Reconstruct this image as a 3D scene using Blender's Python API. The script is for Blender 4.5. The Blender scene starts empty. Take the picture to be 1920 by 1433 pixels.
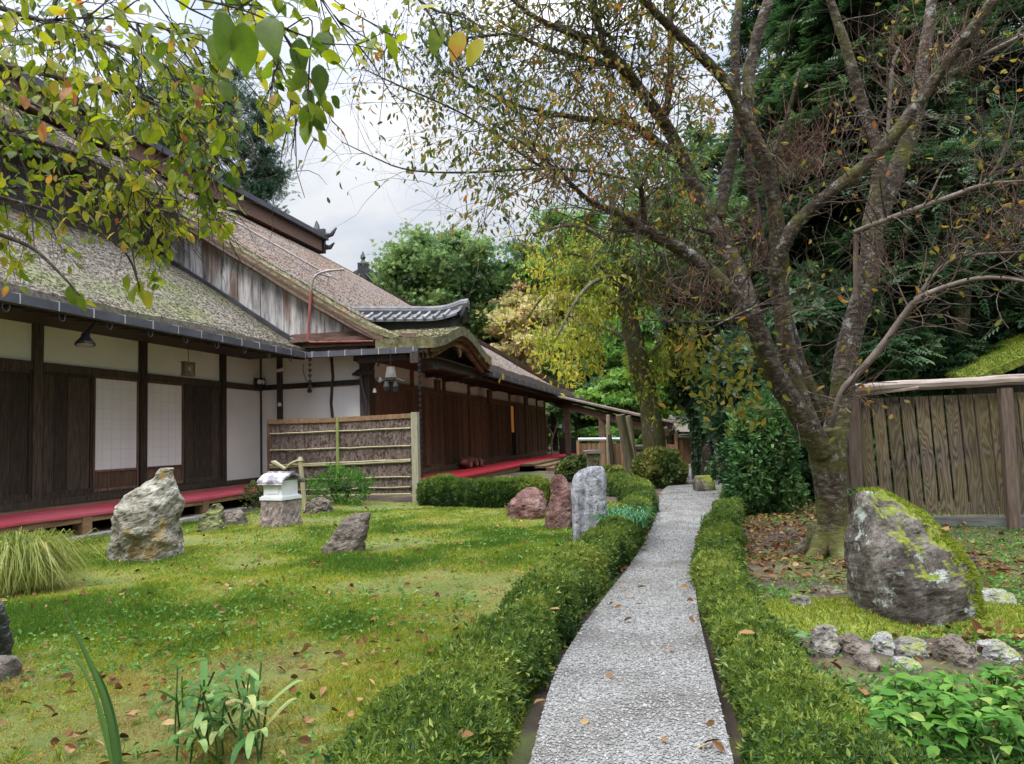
import bpy, math
import numpy as np
from mathutils import Matrix, Vector

sc = bpy.context.scene
COL = sc.collection
rng = np.random.default_rng(11)
R_ = math.radians

# ------------------------------------------------------------------ camera
F, CX, CY, CZ = 1350.0, 960.0, 716.5, 1.15
TH, PSI, ROLL = R_(4.36), R_(13.5), R_(-1.88)

def cam_axes():
    f = np.array([-math.sin(PSI)*math.cos(TH), math.cos(PSI)*math.cos(TH), math.sin(TH)])
    r = np.array([math.cos(PSI), math.sin(PSI), 0.0])
    u = np.cross(r, f)
    c, s = math.cos(ROLL), math.sin(ROLL)
    return np.array([c*r+s*u, -s*r+c*u, f])
CAMR = cam_axes()
cam_d = bpy.data.cameras.new('camera')
cam = bpy.data.objects.new('camera', cam_d)
COL.objects.link(cam)
cam_d.sensor_width = 36.0
cam_d.lens = 36.0*F/1920.0
cam_d.clip_start = 0.05
cam_d.clip_end = 600.0
m = Matrix.Identity(4)
for i in range(3):
    m[i][0], m[i][1], m[i][2] = CAMR[0][i], CAMR[1][i], -CAMR[2][i]
m[2][3] = CZ
cam.matrix_world = m
sc.camera = cam

# ------------------------------------------------------------------ sky
SUN_EL, SUN_AZ = R_(52), R_(215)      # azimuth clockwise from +Y
world = bpy.data.worlds.new('World')
sc.world = world
world.use_nodes = True
nt = world.node_tree
nt.nodes.clear()
def wn(t, **k):
    n = nt.nodes.new(t)
    for a, b in k.items(): setattr(n, a, b)
    return n
w_out = wn('ShaderNodeOutputWorld')
sky = wn('ShaderNodeTexSky', sky_type='NISHITA', sun_disc=False, sun_elevation=SUN_EL, sun_rotation=SUN_AZ)
bg_s = wn('ShaderNodeBackground'); bg_s.inputs['Strength'].default_value = 0.1
nt.links.new(sky.outputs[0], bg_s.inputs['Color'])
tc = wn('ShaderNodeTexCoord')
sep = wn('ShaderNodeSeparateXYZ'); nt.links.new(tc.outputs['Generated'], sep.inputs[0])
def wmath(op, a, b=None, clamp=False):
    n = wn('ShaderNodeMath', operation=op, use_clamp=clamp)
    for i, v in enumerate((a, b)):
        if v is None: continue
        if isinstance(v, (int, float)): n.inputs[i].default_value = v
        else: nt.links.new(v, n.inputs[i])
    return n.outputs[0]
zc = wmath('MAXIMUM', sep.outputs['Z'], 0.0)
den = wmath('ADD', zc, 0.28)
px_ = wmath('DIVIDE', sep.outputs['X'], den); py_ = wmath('DIVIDE', sep.outputs['Y'], den)
cmb = wn('ShaderNodeCombineXYZ'); nt.links.new(px_, cmb.inputs[0]); nt.links.new(py_, cmb.inputs[1])
cn = wn('ShaderNodeTexNoise'); cn.inputs['Scale'].default_value = 1.9; cn.inputs['Detail'].default_value = 5; cn.inputs['Roughness'].default_value = 0.5; cn.inputs['Distortion'].default_value = 0.3
nt.links.new(cmb.outputs[0], cn.inputs['Vector'])
cr = wn('ShaderNodeValToRGB')
cr.color_ramp.elements[0].position = 0.39; cr.color_ramp.elements[0].color = (0.50, 0.57, 0.72, 1)
cr.color_ramp.elements[1].position = 0.59; cr.color_ramp.elements[1].color = (0.97, 0.98, 1.0, 1)
e = cr.color_ramp.elements.new(0.48); e.color = (0.74, 0.79, 0.90, 1)
nt.links.new(cn.outputs[0], cr.inputs[0])
bg_c = wn('ShaderNodeBackground')
nt.links.new(cr.outputs[0], bg_c.inputs['Color'])
# an overcast sky is about three times brighter overhead than near the horizon
zz = wmath('POWER', zc, 4.0)
st = wmath('ADD', wmath('MULTIPLY', zz, 7.8), 0.56)
nt.links.new(st, bg_c.inputs['Strength'])
mx = wn('ShaderNodeMixShader'); mx.inputs[0].default_value = 0.9
nt.links.new(bg_s.outputs[0], mx.inputs[1]); nt.links.new(bg_c.outputs[0], mx.inputs[2])
nt.links.new(mx.outputs[0], w_out.inputs['Surface'])

# ------------------------------------------------------------------ sun behind thin cloud
sun_d = bpy.data.lights.new('sun', 'SUN'); sun_d.energy = 1.5; sun_d.angle = R_(14); sun_d.color = (1.0, 0.95, 0.86)
sun = bpy.data.objects.new('sun', sun_d); COL.objects.link(sun)
sdir = Vector((math.sin(SUN_AZ)*math.cos(SUN_EL), math.cos(SUN_AZ)*math.cos(SUN_EL), math.sin(SUN_EL)))
sun.rotation_euler = (-sdir).to_track_quat('-Z', 'Y').to_euler()
sun.location = sdir*40

sc.render.engine = 'CYCLES'
sc.view_settings.view_transform = 'Standard'
sc.view_settings.look = 'None'
sc.view_settings.exposure = 0.62
sc.view_settings.gamma = 1.0
cy = sc.cycles
cy.max_bounces = 6; cy.diffuse_bounces = 4; cy.glossy_bounces = 2; cy.transmission_bounces = 4; cy.transparent_max_bounces = 4
cy.use_adaptive_sampling = True; cy.adaptive_threshold = 0.02
cy.sample_clamp_indirect = 6.0

# ------------------------------------------------------------------ placing helpers
def ray(u, v): return CAMR.T @ np.array([(u-CX)/F, (CY-v)/F, 1.0])
ORG = np.array([0, 0, CZ])
def G(u, v, z=0.0):
    d = ray(u, v); return ORG + d*((z-CZ)/d[2])
def D(u, v, dep): return ORG + ray(u, v)*dep
def ONX(u, v, x):
    d = ray(u, v); return ORG + d*(x/d[0])
def ONY(u, v, y):
    d = ray(u, v); return ORG + d*(y/d[1])

# ------------------------------------------------------------------ noise
def _h(i, j, k, s):
    n = (i*374761393 + j*668265263 + k*2147483647 + s*974711) & 0xffffffff
    n = ((n ^ (n >> 13))*1274126177) & 0xffffffff
    return ((n ^ (n >> 16)) & 0xffff)/65535.0
def vnoise(P, s=0):
    P = np.asarray(P, float); I = np.floor(P).astype(np.int64); f = P-I; f = f*f*(3-2*f)
    r = 0
    for a in (0, 1):
        wa = f[..., 0] if a else 1-f[..., 0]
        for b in (0, 1):
            wb = f[..., 1] if b else 1-f[..., 1]
            for c in (0, 1):
                wc = f[..., 2] if c else 1-f[..., 2]
                r = r + wa*wb*wc*_h(I[..., 0]+a, I[..., 1]+b, I[..., 2]+c, s)
    return r*2-1
def fbm(P, o=4, s=0, g=0.5):
    P = np.asarray(P, float); r = 0; a = 1
    for i in range(o):
        r = r + a*vnoise(P, s+i*7); P = P*2.03; a *= g
    return r
def sstep(a, b, x):
    t = np.clip((x-a)/(b-a), 0, 1); return t*t*(3-2*t)
def norm(v):
    v = np.asarray(v, float); return v/np.maximum(np.linalg.norm(v, axis=-1, keepdims=True), 1e-9)

# ------------------------------------------------------------------ mesh builder
class MB:
    def __init__(s): s.V = []; s.T = []; s.Q = []; s.r = []; s.n = 0
    def add(s, V, T=None, Q=None, r=0.5):
        V = np.asarray(V, float).reshape(-1, 3)
        s.V.append(V)
        s.r.append(np.broadcast_to(np.asarray(r, float), (len(V),)).copy())
        if T is not None and len(T): s.T.append(np.asarray(T, np.int64).reshape(-1, 3)+s.n)
        if Q is not None and len(Q): s.Q.append(np.asarray(Q, np.int64).reshape(-1, 4)+s.n)
        s.n += len(V); return s
    def box(s, x0, x1, y0, y1, z0, z1, r=None):
        V = [(x, y, z) for z in (z0, z1) for y in (y0, y1) for x in (x0, x1)]
        Q = [(0, 2, 3, 1), (4, 5, 7, 6), (0, 1, 5, 4), (2, 6, 7, 3), (0, 4, 6, 2), (1, 3, 7, 5)]
        return s.add(V, None, Q, rng.random() if r is None else r)
    def beam(s, p0, p1, w, h, up=(0, 0, 1), r=None, taper=1.0):
        p0 = np.array(p0, float); p1 = np.array(p1, float); d = norm(p1-p0); up = np.array(up, float)
        a = np.cross(d, up)
        if np.linalg.norm(a) < 1e-4: a = np.cross(d, (1, 0, 0))
        a = norm(a); b = np.cross(a, d); V = []
        for p, k in ((p0, 1.0), (p1, taper)):
            for i, j in ((-1, -1), (1, -1), (1, 1), (-1, 1)): V.append(p + a*w/2*i*k + b*h/2*j*k)
        Q = [(0, 3, 2, 1), (4, 5, 6, 7), (0, 1, 5, 4), (1, 2, 6, 5), (2, 3, 7, 6), (3, 0, 4, 7)]
        return s.add(V, None, Q, rng.random() if r is None else r)
    def tube(s, pts, rad, n=6, cap=True, r=None, jit=0.0):
        P = np.asarray(pts, float); k = len(P)
        rad = np.broadcast_to(np.asarray(rad, float), (k,))
        d = np.gradient(P, axis=0); d = norm(d)
        ref = np.array([0.3, 0.2, 0.93]) if abs(d[0][2]) < 0.9 else np.array([1.0, 0.1, 0.0])
        a = norm(np.cross(d, ref)); b = np.cross(a, d)
        for i in range(1, k):
            if (a[i]*a[i-1]).sum() < 0: a[i] *= -1; b[i] *= -1
        t = np.arange(n)*2*math.pi/n
        ring = (np.cos(t)[None, :, None]*a[:, None, :] + np.sin(t)[None, :, None]*b[:, None, :])
        rr = rad[:, None, None]*np.ones((1, n, 1))
        if jit: rr = rr*(1+jit*fbm(P[:, None, :]*3+ring*1.5, 3, 5)[..., None])
        V = (P[:, None, :] + ring*rr).reshape(-1, 3)
        Q = []
        i = np.arange(k-1)[:, None]*n; j = np.arange(n)[None, :]; j2 = (j+1) % n
        Q = np.stack(np.broadcast_arrays(i+j, i+j2, i+n+j2, i+n+j), -1).reshape(-1, 4)
        T = []
        if cap:
            V = np.vstack([V, P[0], P[-1]]); c0 = k*n
            for q in range(n):
                T.append((c0, (q+1) % n, q)); T.append((c0+1, (k-1)*n+q, (k-1)*n+(q+1) % n))
        return s.add(V, T, Q, rng.random() if r is None else r)
    def grid(s, P, r=None, wrap=False):
        P = np.asarray(P, float); a, b = P.shape[:2]
        i = np.arange(a-1)[:, None]*b; j = np.arange(b if wrap else b-1)[None, :]; j2 = (j+1) % b
        Q = np.stack(np.broadcast_arrays(i+j, i+j2, i+b+j2, i+b+j), -1).reshape(-1, 4)
        return s.add(P.reshape(-1, 3), None, Q, 0.5 if r is None else r)
    def prism(s, poly, d, r=None):
        poly = np.asarray(poly, float); d = np.asarray(d, float); n = len(poly)
        V = np.vstack([poly, poly+d]); c = np.vstack([poly.mean(0), poly.mean(0)+d]); V = np.vstack([V, c])
        T = []; Q = []
        for i in range(n):
            j = (i+1) % n
            Q.append((i, j, n+j, n+i)); T.append((2*n, j, i)); T.append((2*n+1, n+i, n+j))
        return s.add(V, T, Q, rng.random() if r is None else r)
    def lathe(s, c, prof, n=12, r=None):
        c = np.asarray(c, float); t = np.arange(n)*2*math.pi/n
        P = np.array([[(c[0]+q*math.cos(a), c[1]+q*math.sin(a), c[2]+z) for a in t] for q, z in prof])
        return s.grid(P, 0.5 if r is None else r, wrap=True)
    def arrays(s):
        return np.vstack(s.V), (np.vstack(s.T) if s.T else np.zeros((0, 3), np.int64)), (np.vstack(s.Q) if s.Q else np.zeros((0, 4), np.int64)), np.concatenate(s.r)

OFF = {}
def link_mesh(name, mb, mats, parent=None, smooth=False, base=None):
    V, T, Q, r = mb.arrays()
    if parent is not None: off = OFF[parent.name]
    elif base is not None: off = np.asarray(base, float)
    else: off = np.array([V[:, 0].mean(), V[:, 1].mean(), V[:, 2].min()])
    me = bpy.data.meshes.new(name)
    me.vertices.add(len(V)); me.vertices.foreach_set('co', (V-off).astype(np.float32).ravel())
    nt_, nq = len(T), len(Q)
    me.loops.add(nt_*3+nq*4); me.polygons.add(nt_+nq)
    me.loops.foreach_set('vertex_index', np.concatenate([T.ravel(), Q.ravel()]).astype(np.int32))
    ls = np.concatenate([np.arange(nt_)*3, nt_*3+np.arange(nq)*4]).astype(np.int32)
    me.polygons.foreach_set('loop_start', ls)
    at = me.attributes.new('rnd', 'FLOAT', 'POINT'); at.data.foreach_set('value', r.astype(np.float32))
    me.update(calc_edges=True); me.validate()
    (me.shade_smooth if smooth else me.shade_flat)()
    me.materials.append(mats)
    o = bpy.data.objects.new(name, me); COL.objects.link(o)
    if parent is not None: o.parent = parent
    else: o.location = off
    OFF[o.name] = off
    return o
def tag(o, label, cat, group=None, kind=None):
    if label: o['label'] = label
    if cat: o['category'] = cat
    if group: o['group'] = group
    if kind: o['kind'] = kind
    return o
def thing(name, label, cat, loc, group=None):
    o = bpy.data.objects.new(name, None); COL.objects.link(o); o.location = loc; o.empty_display_size = 0.2
    OFF[o.name] = np.asarray(loc, float)
    return tag(o, label, cat, group)
def part(name, mb, mat, parent, smooth=False): return link_mesh(name, mb, mat, parent, smooth)
def solo(name, mb, mat, label, cat, group=None, smooth=False, kind=None, base=None):
    return tag(link_mesh(name, mb, mat, None, smooth, base), label, cat, group, kind)

# ------------------------------------------------------------------ leaves
TPL = {}
TPL['dia'] = (np.array([(0, 0, 0), (.45, .5, .12), (1, 0, -.05), (.45, -.5, .12)]), [(0, 2, 1), (0, 3, 2)])
def _oval():
    V = [(0, 0, 0), (.25, 0, 0), (.6, 0, -.03), (1, 0, -.14), (.2, .36, .06), (.55, .48, .07), (.83, .24, .0), (.2, -.36, .06), (.55, -.48, .07), (.83, -.24, .0)]
    T = [(0, 1, 4), (1, 5, 4), (1, 2, 5), (2, 6, 5), (2, 3, 6), (0, 7, 1), (1, 7, 8), (1, 8, 2), (2, 8, 9), (2, 9, 3)]
    return np.array(V), T
TPL['oval'] = _oval()
def _ovalhi():
    us = [0, .08, .2, .36, .54, .72, .87, 1.0]; ws = [0, .2, .38, .49, .47, .35, .18, 0]; V = []; T = []
    for u, w in zip(us, ws):
        z = -.16*u*u
        V += [(u, 0, z), (u, w, z+.07*w*2+.02*math.sin(u*19)), (u, -w, z+.07*w*2-.02*math.sin(u*17))]
    for i in range(7):
        a, b = i*3, i*3+3
        T += [(a, b, b+1), (a, b+1, a+1), (a, a+2, b+2), (a, b+2, b)]
    return np.array(V), T
TPL['ovalhi'] = _ovalhi()
def _multi(items):
    V = []; T = []
    for (u, v, w, ang, L, W, lift) in items:
        c, s_ = math.cos(ang), math.sin(ang); b = len(V)
        for (a, q, z) in ((0, 0, 0), (.45, .5, .06), (1, 0, lift), (.45, -.5, .06)):
            V.append((u + a*L*c - q*W*s_, v + a*L*s_ + q*W*c, w + z*L))
        T += [(b, b+2, b+1), (b, b+3, b+2)]
    return np.array(V), T
TPL['frond'] = _multi([(x, 0, 0, sg*R_(58), .42*(1-.45*x), .17, -.12) for x in (.05, .25, .45, .65) for sg in (1, -1)] + [(.72, 0, 0, 0, .34, .16, -.1)])
TPL['sprig'] = _multi([(0, 0, 0, R_(a), .9, .2, l) for a, l in ((0, .1), (48, .25), (-50, .2), (120, .3), (-115, .3))])
TPL['clump'] = _multi([(0.1, 0, 0, R_(a), .8, .42, l) for a, l in ((0, -.1), (75, .1), (-70, .15), (150, .25), (-140, 0))])
def _blade():
    V = [(0, .5, 0), (0, -.5, 0), (.55, .38, .12), (.55, -.38, .12), (1, 0, .02)]
    return np.array(V), [(0, 1, 3), (0, 3, 2), (2, 3, 4)]
TPL['blade'] = _blade()
TPL['tri'] = (np.array([(0, .5, 0), (0, -.5, 0), (1, 0, 0)]), [(0, 1, 2)])
def leaves(mb, tpl, C, U, N, L, W, r):
    """C base points, U leaf axis, N rough normal, L length, W width, r random tint"""
    tv, tt = TPL[tpl]; n = len(C)
    U = norm(U); S = norm(np.cross(N, U)); N2 = np.cross(U, S)
    L = np.broadcast_to(np.asarray(L, float), (n,)); W = np.broadcast_to(np.asarray(W, float), (n,))
    V = (C[:, None, :] + U[:, None, :]*(tv[None, :, 0:1]*L[:, None, None]) + S[:, None, :]*(tv[None, :, 1:2]*W[:, None, None]) + N2[:, None, :]*(tv[None, :, 2:3]*L[:, None, None]))
    T = np.asarray(tt)[None]+(np.arange(n)*len(tv))[:, None, None]
    mb.add(V.reshape(-1, 3), T.reshape(-1, 3), None, np.repeat(np.broadcast_to(np.asarray(r, float), (n,)), len(tv)))
    return mb
def rdir(n, zb=0.0, zs=1.0):
    v = rng.normal(size=(n, 3)); v[:, 2] = v[:, 2]*zs+zb; return norm(v)
def sample_surf(mb, n, wfun=None):
    V, T, Q, _ = mb.arrays()
    A = np.vstack([T, Q[:, [0, 1, 2]], Q[:, [0, 2, 3]]]) if len(Q) else T
    a, b, c = V[A[:, 0]], V[A[:, 1]], V[A[:, 2]]
    nn = np.cross(b-a, c-a); ar = np.linalg.norm(nn, axis=1)
    w = ar.copy()
    if wfun is not None: w = w*wfun((a+b+c)/3, norm(nn))
    i = rng.choice(len(A), n, p=w/w.sum())
    u = rng.random(n); v = rng.random(n); k = u+v > 1; u[k] = 1-u[k]; v[k] = 1-v[k]
    P = a[i]+(b-a)[i]*u[:, None]+(c-a)[i]*v[:, None]
    return P, norm(nn[i])
def inpoly(P, poly):
    x, y = P[:, 0], P[:, 1]; r = np.zeros(len(P), bool); poly = np.asarray(poly); n = len(poly)
    for i in range(n):
        x0, y0 = poly[i][:2]; x1, y1 = poly[(i+1) % n][:2]
        if y0 == y1: continue
        c = ((y0 > y) != (y1 > y)) & (x < (x1-x0)*(y-y0)/(y1-y0)+x0); r ^= c
    return r
def resample(P, step):
    P = np.asarray(P, float); s = np.concatenate([[0], np.cumsum(np.linalg.norm(np.diff(P, axis=0), axis=1))])
    n = max(2, int(s[-1]/step)+1); t = np.linspace(0, s[-1], n)
    return np.stack([np.interp(t, s, P[:, k]) for k in range(P.shape[1])], 1)
def smooth_path(P, it=2):
    P = np.asarray(P, float)
    for _ in range(it):
        Q = [P[0]]
        for a, b in zip(P[:-1], P[1:]): Q += [a*.75+b*.25, a*.25+b*.75]
        Q.append(P[-1]); P = np.array(Q)
    return P

# ------------------------------------------------------------------ materials
def new_mat(name):
    m = bpy.data.materials.new(name); m.use_nodes = True
    n = m.node_tree; b = n.nodes['Principled BSDF']
    return m, n, b
def ramp(n, cols):
    c = n.nodes.new('ShaderNodeValToRGB'); el = c.color_ramp.elements
    while len(el) > 1: el.remove(el[-1])
    for i, (p, q) in enumerate(cols):
        x = el[0] if i == 0 else el.new(p)
        x.position = p; x.color = (*q, 1)
    return c
def tex(n, kind, scale, stretch=(1, 1, 1), coord='Object', **k):
    t = n.nodes.new('ShaderNodeTexCoord'); mp = n.nodes.new('ShaderNodeMapping'); mp.inputs['Scale'].default_value = stretch
    n.links.new(t.outputs[coord], mp.inputs[0])
    x = n.nodes.new(kind); x.inputs['Scale'].default_value = scale
    for a, b in k.items():
        if a in x.inputs: x.inputs[a].default_value = b
        else: setattr(x, a, b)
    n.links.new(mp.outputs[0], x.inputs['Vector']); return x
def mixc(n, a, b, fac, mode='MIX'):
    x = n.nodes.new('ShaderNodeMix'); x.data_type = 'RGBA'; x.blend_type = mode
    for s_, v in ((x.inputs[6], a), (x.inputs[7], b)):
        if isinstance(v, tuple): s_.default_value = (*v, 1)
        else: n.links.new(v, s_)
    if isinstance(fac, float): x.inputs[0].default_value = fac
    else: n.links.new(fac, x.inputs[0])
    return x.outputs[2]
def mmath(n, op, a, b=0.0):
    x = n.nodes.new('ShaderNodeMath'); x.operation = op
    for i, v in enumerate((a, b)):
        if isinstance(v, (int, float)): x.inputs[i].default_value = v
        else: n.links.new(v, x.inputs[i])
    return x.outputs[0]
def attr(n, name='rnd'):
    a = n.nodes.new('ShaderNodeAttribute'); a.attribute_name = name; return a.outputs['Fac']
def bump(n, b, h, strength=0.4, dist=0.02):
    x = n.nodes.new('ShaderNodeBump'); x.inputs['Strength'].default_value = strength; x.inputs['Distance'].default_value = dist
    n.links.new(h, x.inputs['Height']); n.links.new(x.outputs[0], b.inputs['Normal']); return x
def mat_noise(name, cols, scale=5, stretch=(1, 1, 1), rough=.8, bs=.4, bd=.01, detail=8, r_amt=0.25, spec=.3, second=None):
    m, n, b = new_mat(name)
    t = tex(n, 'ShaderNodeTexNoise', scale, stretch, Detail=float(detail), Roughness=.62)
    c = ramp(n, cols); n.links.new(t.outputs[0], c.inputs[0]); col = c.outputs[0]
    if second:
        t2 = tex(n, 'ShaderNodeTexNoise', second[1], second[2] if len(second) > 2 else (1, 1, 1), Detail=5.0)
        c2 = ramp(n, [(second[3] if len(second) > 3 else .5, (0, 0, 0)), (second[4] if len(second) > 4 else .62, (1, 1, 1))]); n.links.new(t2.outputs[0], c2.inputs[0])
        col = mixc(n, col, second[0], c2.outputs[0])
    if r_amt:
        a = attr(n); v = n.nodes.new('ShaderNodeHueSaturation'); n.links.new(col, v.inputs['Color'])
        n.links.new(mmath(n, 'ADD', mmath(n, 'MULTIPLY', a, 2*r_amt), 1-r_amt), v.inputs['Value']); col = v.outputs[0]
    n.links.new(col, b.inputs['Base Color']); b.inputs['Roughness'].default_value = rough; b.inputs['Specular IOR Level'].default_value = spec
    if bs: bump(n, b, t.outputs[0], bs, bd)
    return m
def leaf_mat(name, cols, trans=.4, rough=.45, spec=.25, tboost=1.25, mottle=0):
    m, n, b = new_mat(name)
    c = ramp(n, cols); fac = attr(n)
    if mottle:
        tn_ = tex(n, 'ShaderNodeTexNoise', mottle, Detail=4.0, Roughness=.65); fac = mmath(n, 'ADD', fac, mmath(n, 'MULTIPLY', mmath(n, 'SUBTRACT', tn_.outputs[0], .5), .55))
    n.links.new(fac, c.inputs[0])
    n.links.new(c.outputs[0], b.inputs['Base Color']); b.inputs['Roughness'].default_value = rough; b.inputs['Specular IOR Level'].default_value = spec
    t = n.nodes.new('ShaderNodeBsdfTranslucent')
    v = n.nodes.new('ShaderNodeHueSaturation'); v.inputs['Value'].default_value = tboost; v.inputs['Saturation'].default_value = 1.1
    n.links.new(c.outputs[0], v.inputs['Color']); n.links.new(v.outputs[0], t.inputs['Color'])
    s_ = n.nodes.new('ShaderNodeMixShader'); s_.inputs[0].default_value = trans
    n.links.new(b.outputs[0], s_.inputs[1]); n.links.new(t.outputs[0], s_.inputs[2])
    n.links.new(s_.outputs[0], n.nodes['Material Output'].inputs['Surface'])
    return m
# ================================================================== MATERIALS OF THE HALL
M = {}
M['plaster'] = mat_noise('plaster', [(.3, (.74, .73, .68)), (.7, (.83, .82, .78))], 1.3, rough=.95, bs=.08, r_amt=.03, spec=0.0)
M['wood_dark'] = mat_noise('wood_dark', [(.3, (.02, .015, .011)), (.56, (.062, .046, .034)), (.8, (.125, .096, .072))], 6, (6, 6, .5), .65, .3, .004, r_amt=.35)
M['wood_brown'] = mat_noise('wood_brown', [(.3, (.06, .036, .024)), (.55, (.165, .10, .066)), (.8, (.28, .185, .13))], 6, (6, 6, .45), .7, .3, .004, r_amt=.4)
M['wood_deck'] = mat_noise('wood_deck', [(.3, (.11, .06, .03)), (.7, (.26, .16, .085))], 5, (3, .5, 3), .6, .2, .004, r_amt=.2)
M['wood_gable'] = mat_noise('wood_gable', [(.28, (.06, .054, .054)), (.42, (.22, .205, .205)), (.55, (.44, .42, .415)), (.74, (.60, .57, .56))], 2.6, (4, 4, .45), .85, .4, .006, r_amt=.28, second=((.17, .09, .05), 1.1, (1.5, 1.5, .35), .56, .68))
M['wood_red'] = mat_noise('wood_red', [(.3, (.10, .055, .042)), (.7, (.22, .13, .10))], 5, (.6, 4, 4), .7, .25, .004)
M['bark_roof'] = mat_noise('bark_roof', [(.28, (.07, .06, .048)), (.5, (.155, .134, .105)), (.7, (.235, .207, .168))], 14, (1, 1, 1), .95, .7, .02, r_amt=.15, second=((.13, .14, .055), .45, (1, 1, 1), .46, .68))
M['bark_roof_red'] = mat_noise('bark_roof_red', [(.28, (.07, .053, .043)), (.5, (.15, .116, .096)), (.7, (.215, .175, .145))], 14, (1, 1, 1), .95, .7, .02, r_amt=.15, second=((.17, .10, .055), .5, (1, 1, 1), .50, .72))
M['bark_moss'] = mat_noise('bark_moss', [(.28, (.055, .05, .026)), (.5, (.135, .125, .062)), (.7, (.25, .225, .135))], 7, (1, 1, 1), .95, .9, .03, r_amt=.25, second=((.25, .13, .07), 1.3, (1, 1, 1), .6, .7))
M['metal_dark'] = mat_noise('metal_dark', [(.3, (.022, .022, .027)), (.7, (.055, .055, .065))], 3, rough=.45, bs=.05, r_amt=.1, spec=.5)
M['gutter'] = mat_noise('gutter', [(.3, (.05, .05, .06)), (.7, (.10, .10, .118))], 3, rough=.5, bs=.05, r_amt=.1, spec=.4)
M['metal_pale'] = mat_noise('metal_pale', [(.3, (.30, .30, .31)), (.7, (.5, .5, .52))], 8, rough=.5, bs=.1, r_amt=.1, spec=.5)
M['tile'] = mat_noise('tile', [(.3, (.065, .066, .07)), (.7, (.17, .172, .178))], 4, rough=.7, bs=.1, r_amt=.3, spec=.2)
M['paper'] = mat_noise('paper', [(.3, (.70, .68, .68)), (.7, (.78, .76, .76))], 1.0, rough=.9, bs=0, r_amt=.02)
M['kumiko'] = mat_noise('kumiko', [(.3, (.55, .53, .52)), (.7, (.62, .60, .58))], 3, rough=.8, bs=0, r_amt=.02)
M['carpet'] = mat_noise('carpet', [(.35, (.18, .022, .032)), (.65, (.27, .038, .05))], 40, rough=.98, bs=.3, bd=.004, r_amt=.03, spec=.05, second=((.25, .055, .065), .9, (1, 1, 1), .34, .6))
M['carpet_red'] = mat_noise('carpet_red', [(.35, (.33, .012, .02)), (.65, (.46, .025, .038))], 40, rough=.98, bs=.3, bd=.004, r_amt=.03)
M['shade_black'] = mat_noise('shade_black', [(.3, (.006, .005, .005)), (.7, (.012, .01, .009))], 2, rough=.95, bs=0, r_amt=0)  # flat black that stands in for unlit depth
M['stone_grey'] = mat_noise('stone_grey', [(.3, (.12, .11, .10)), (.7, (.33, .30, .27))], 6, rough=.9, bs=.5, bd=.02)
M['red_pipe'] = mat_noise('red_pipe', [(.3, (.24, .06, .055)), (.7, (.36, .12, .11))], 6, rough=.6, bs=.05, r_amt=.1)
M['copper'] = mat_noise('copper', [(.3, (.16, .14, .13)), (.7, (.32, .27, .24))], 6, rough=.5, bs=.05, r_amt=.1)
M['white_glaze'] = mat_noise('white_glaze', [(.3, (.7, .7, .68)), (.7, (.8, .8, .78))], 3, rough=.25, bs=0, r_amt=0, spec=.5)
M['black_iron'] = mat_noise('black_iron', [(.3, (.012, .012, .013)), (.7, (.03, .03, .033))], 6, rough=.5, bs=.05, r_amt=.1, spec=.5)
M['black_paint'] = mat_noise('black_paint', [(.3, (.008, .008, .01)), (.7, (.02, .02, .022))], 3, rough=.35, bs=.03, r_amt=.1, spec=.5)

def flakes(mb, src, n, L=(.05, .14), W=.5, wfun=None, tilt=.35, up=.01):
    """loose chips and lifted ends of the bark, part of the roof skin"""
    P, N = sample_surf(src, n, wfun); N = np.where(N[:, 2:3] < 0, -N, N)
    down = norm(np.cross(np.cross(N, (0, 0, -1.0)), N)); side = np.cross(N, down)
    a = rng.normal(0, .75, n)[:, None]
    U = norm(down*np.cos(a)+side*np.sin(a)+N*rng.normal(.08, .14, (n, 1)))
    Nn = norm(N+rng.normal(0, tilt, (n, 3)))
    l = rng.uniform(L[0], L[1], n)
    leaves(mb, 'dia', P+N*up, U, Nn, l, l*W*rng.uniform(.5, 1.2, n), np.clip(rng.normal(.55, .3, n), 0, 1))

# ================================================================== THE HALL
XW, YR, XR = -10.37, 16.1, -7.45           # left wall, return wall, right wall
hall = thing('temple_hall', 'long timber temple hall with white plaster walls and mossy bark roofs', 'temple', (-10.4, 16.0, 0))
# ---- plaster
b = MB(); b.box(XW-.2, XW, 3, YR, .3, 3.62); part('plaster_wall', b, M['plaster'], hall)
b = MB(); b.box(XW-.2, XR-.02, YR, YR+.2, .2, 3.55); part('plaster_wall', b, M['plaster'], hall)
b = MB(); b.box(XR-.2, XR, YR+.2, 38.3, .1, 3.4); part('plaster_wall', b, M['plaster'], hall)
# ---- left wing posts, lintel, sill
for y in (5.0, 7.3, 9.63, 12.0, 14.52):
    b = MB(); b.box(XW, XW+.075, y-.085, y+.085, .3, 3.5); part('post', b, M['wood_dark'], hall)
b = MB(); b.box(XW+.004, XW+.05, 3, YR-.03, 2.5, 2.64); part('lintel', b, M['wood_dark'], hall)
b = MB(); b.box(XW+.004, XW+.095, 3, YR-.03, .27, .36); b.box(XW+.006, XW+.06, 3, 14.5, .36, .42); part('sill', b, M['wood_dark'], hall)
b = MB(); b.box(XW+.002, XW+.03, YR-.05, YR-.003, .3, 3.5); part('corner_strip', b, M['wood_dark'], hall)
b = MB(); b.box(-9.87, -9.75, YR-.09, YR-.003, .2, 3.4); part('post', b, M['wood_dark'], hall)
b = MB(); b.tube(resample([(-8.40, YR-.02, .2), (-8.37, YR-.03, 1.5), (-8.43, YR-.03, 2.2), (-8.36, YR-.03, 2.8), (-8.42, YR-.03, 3.4)], .3), .035, 6); part('wall_strip', b, M['wood_dark'], hall)
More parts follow.
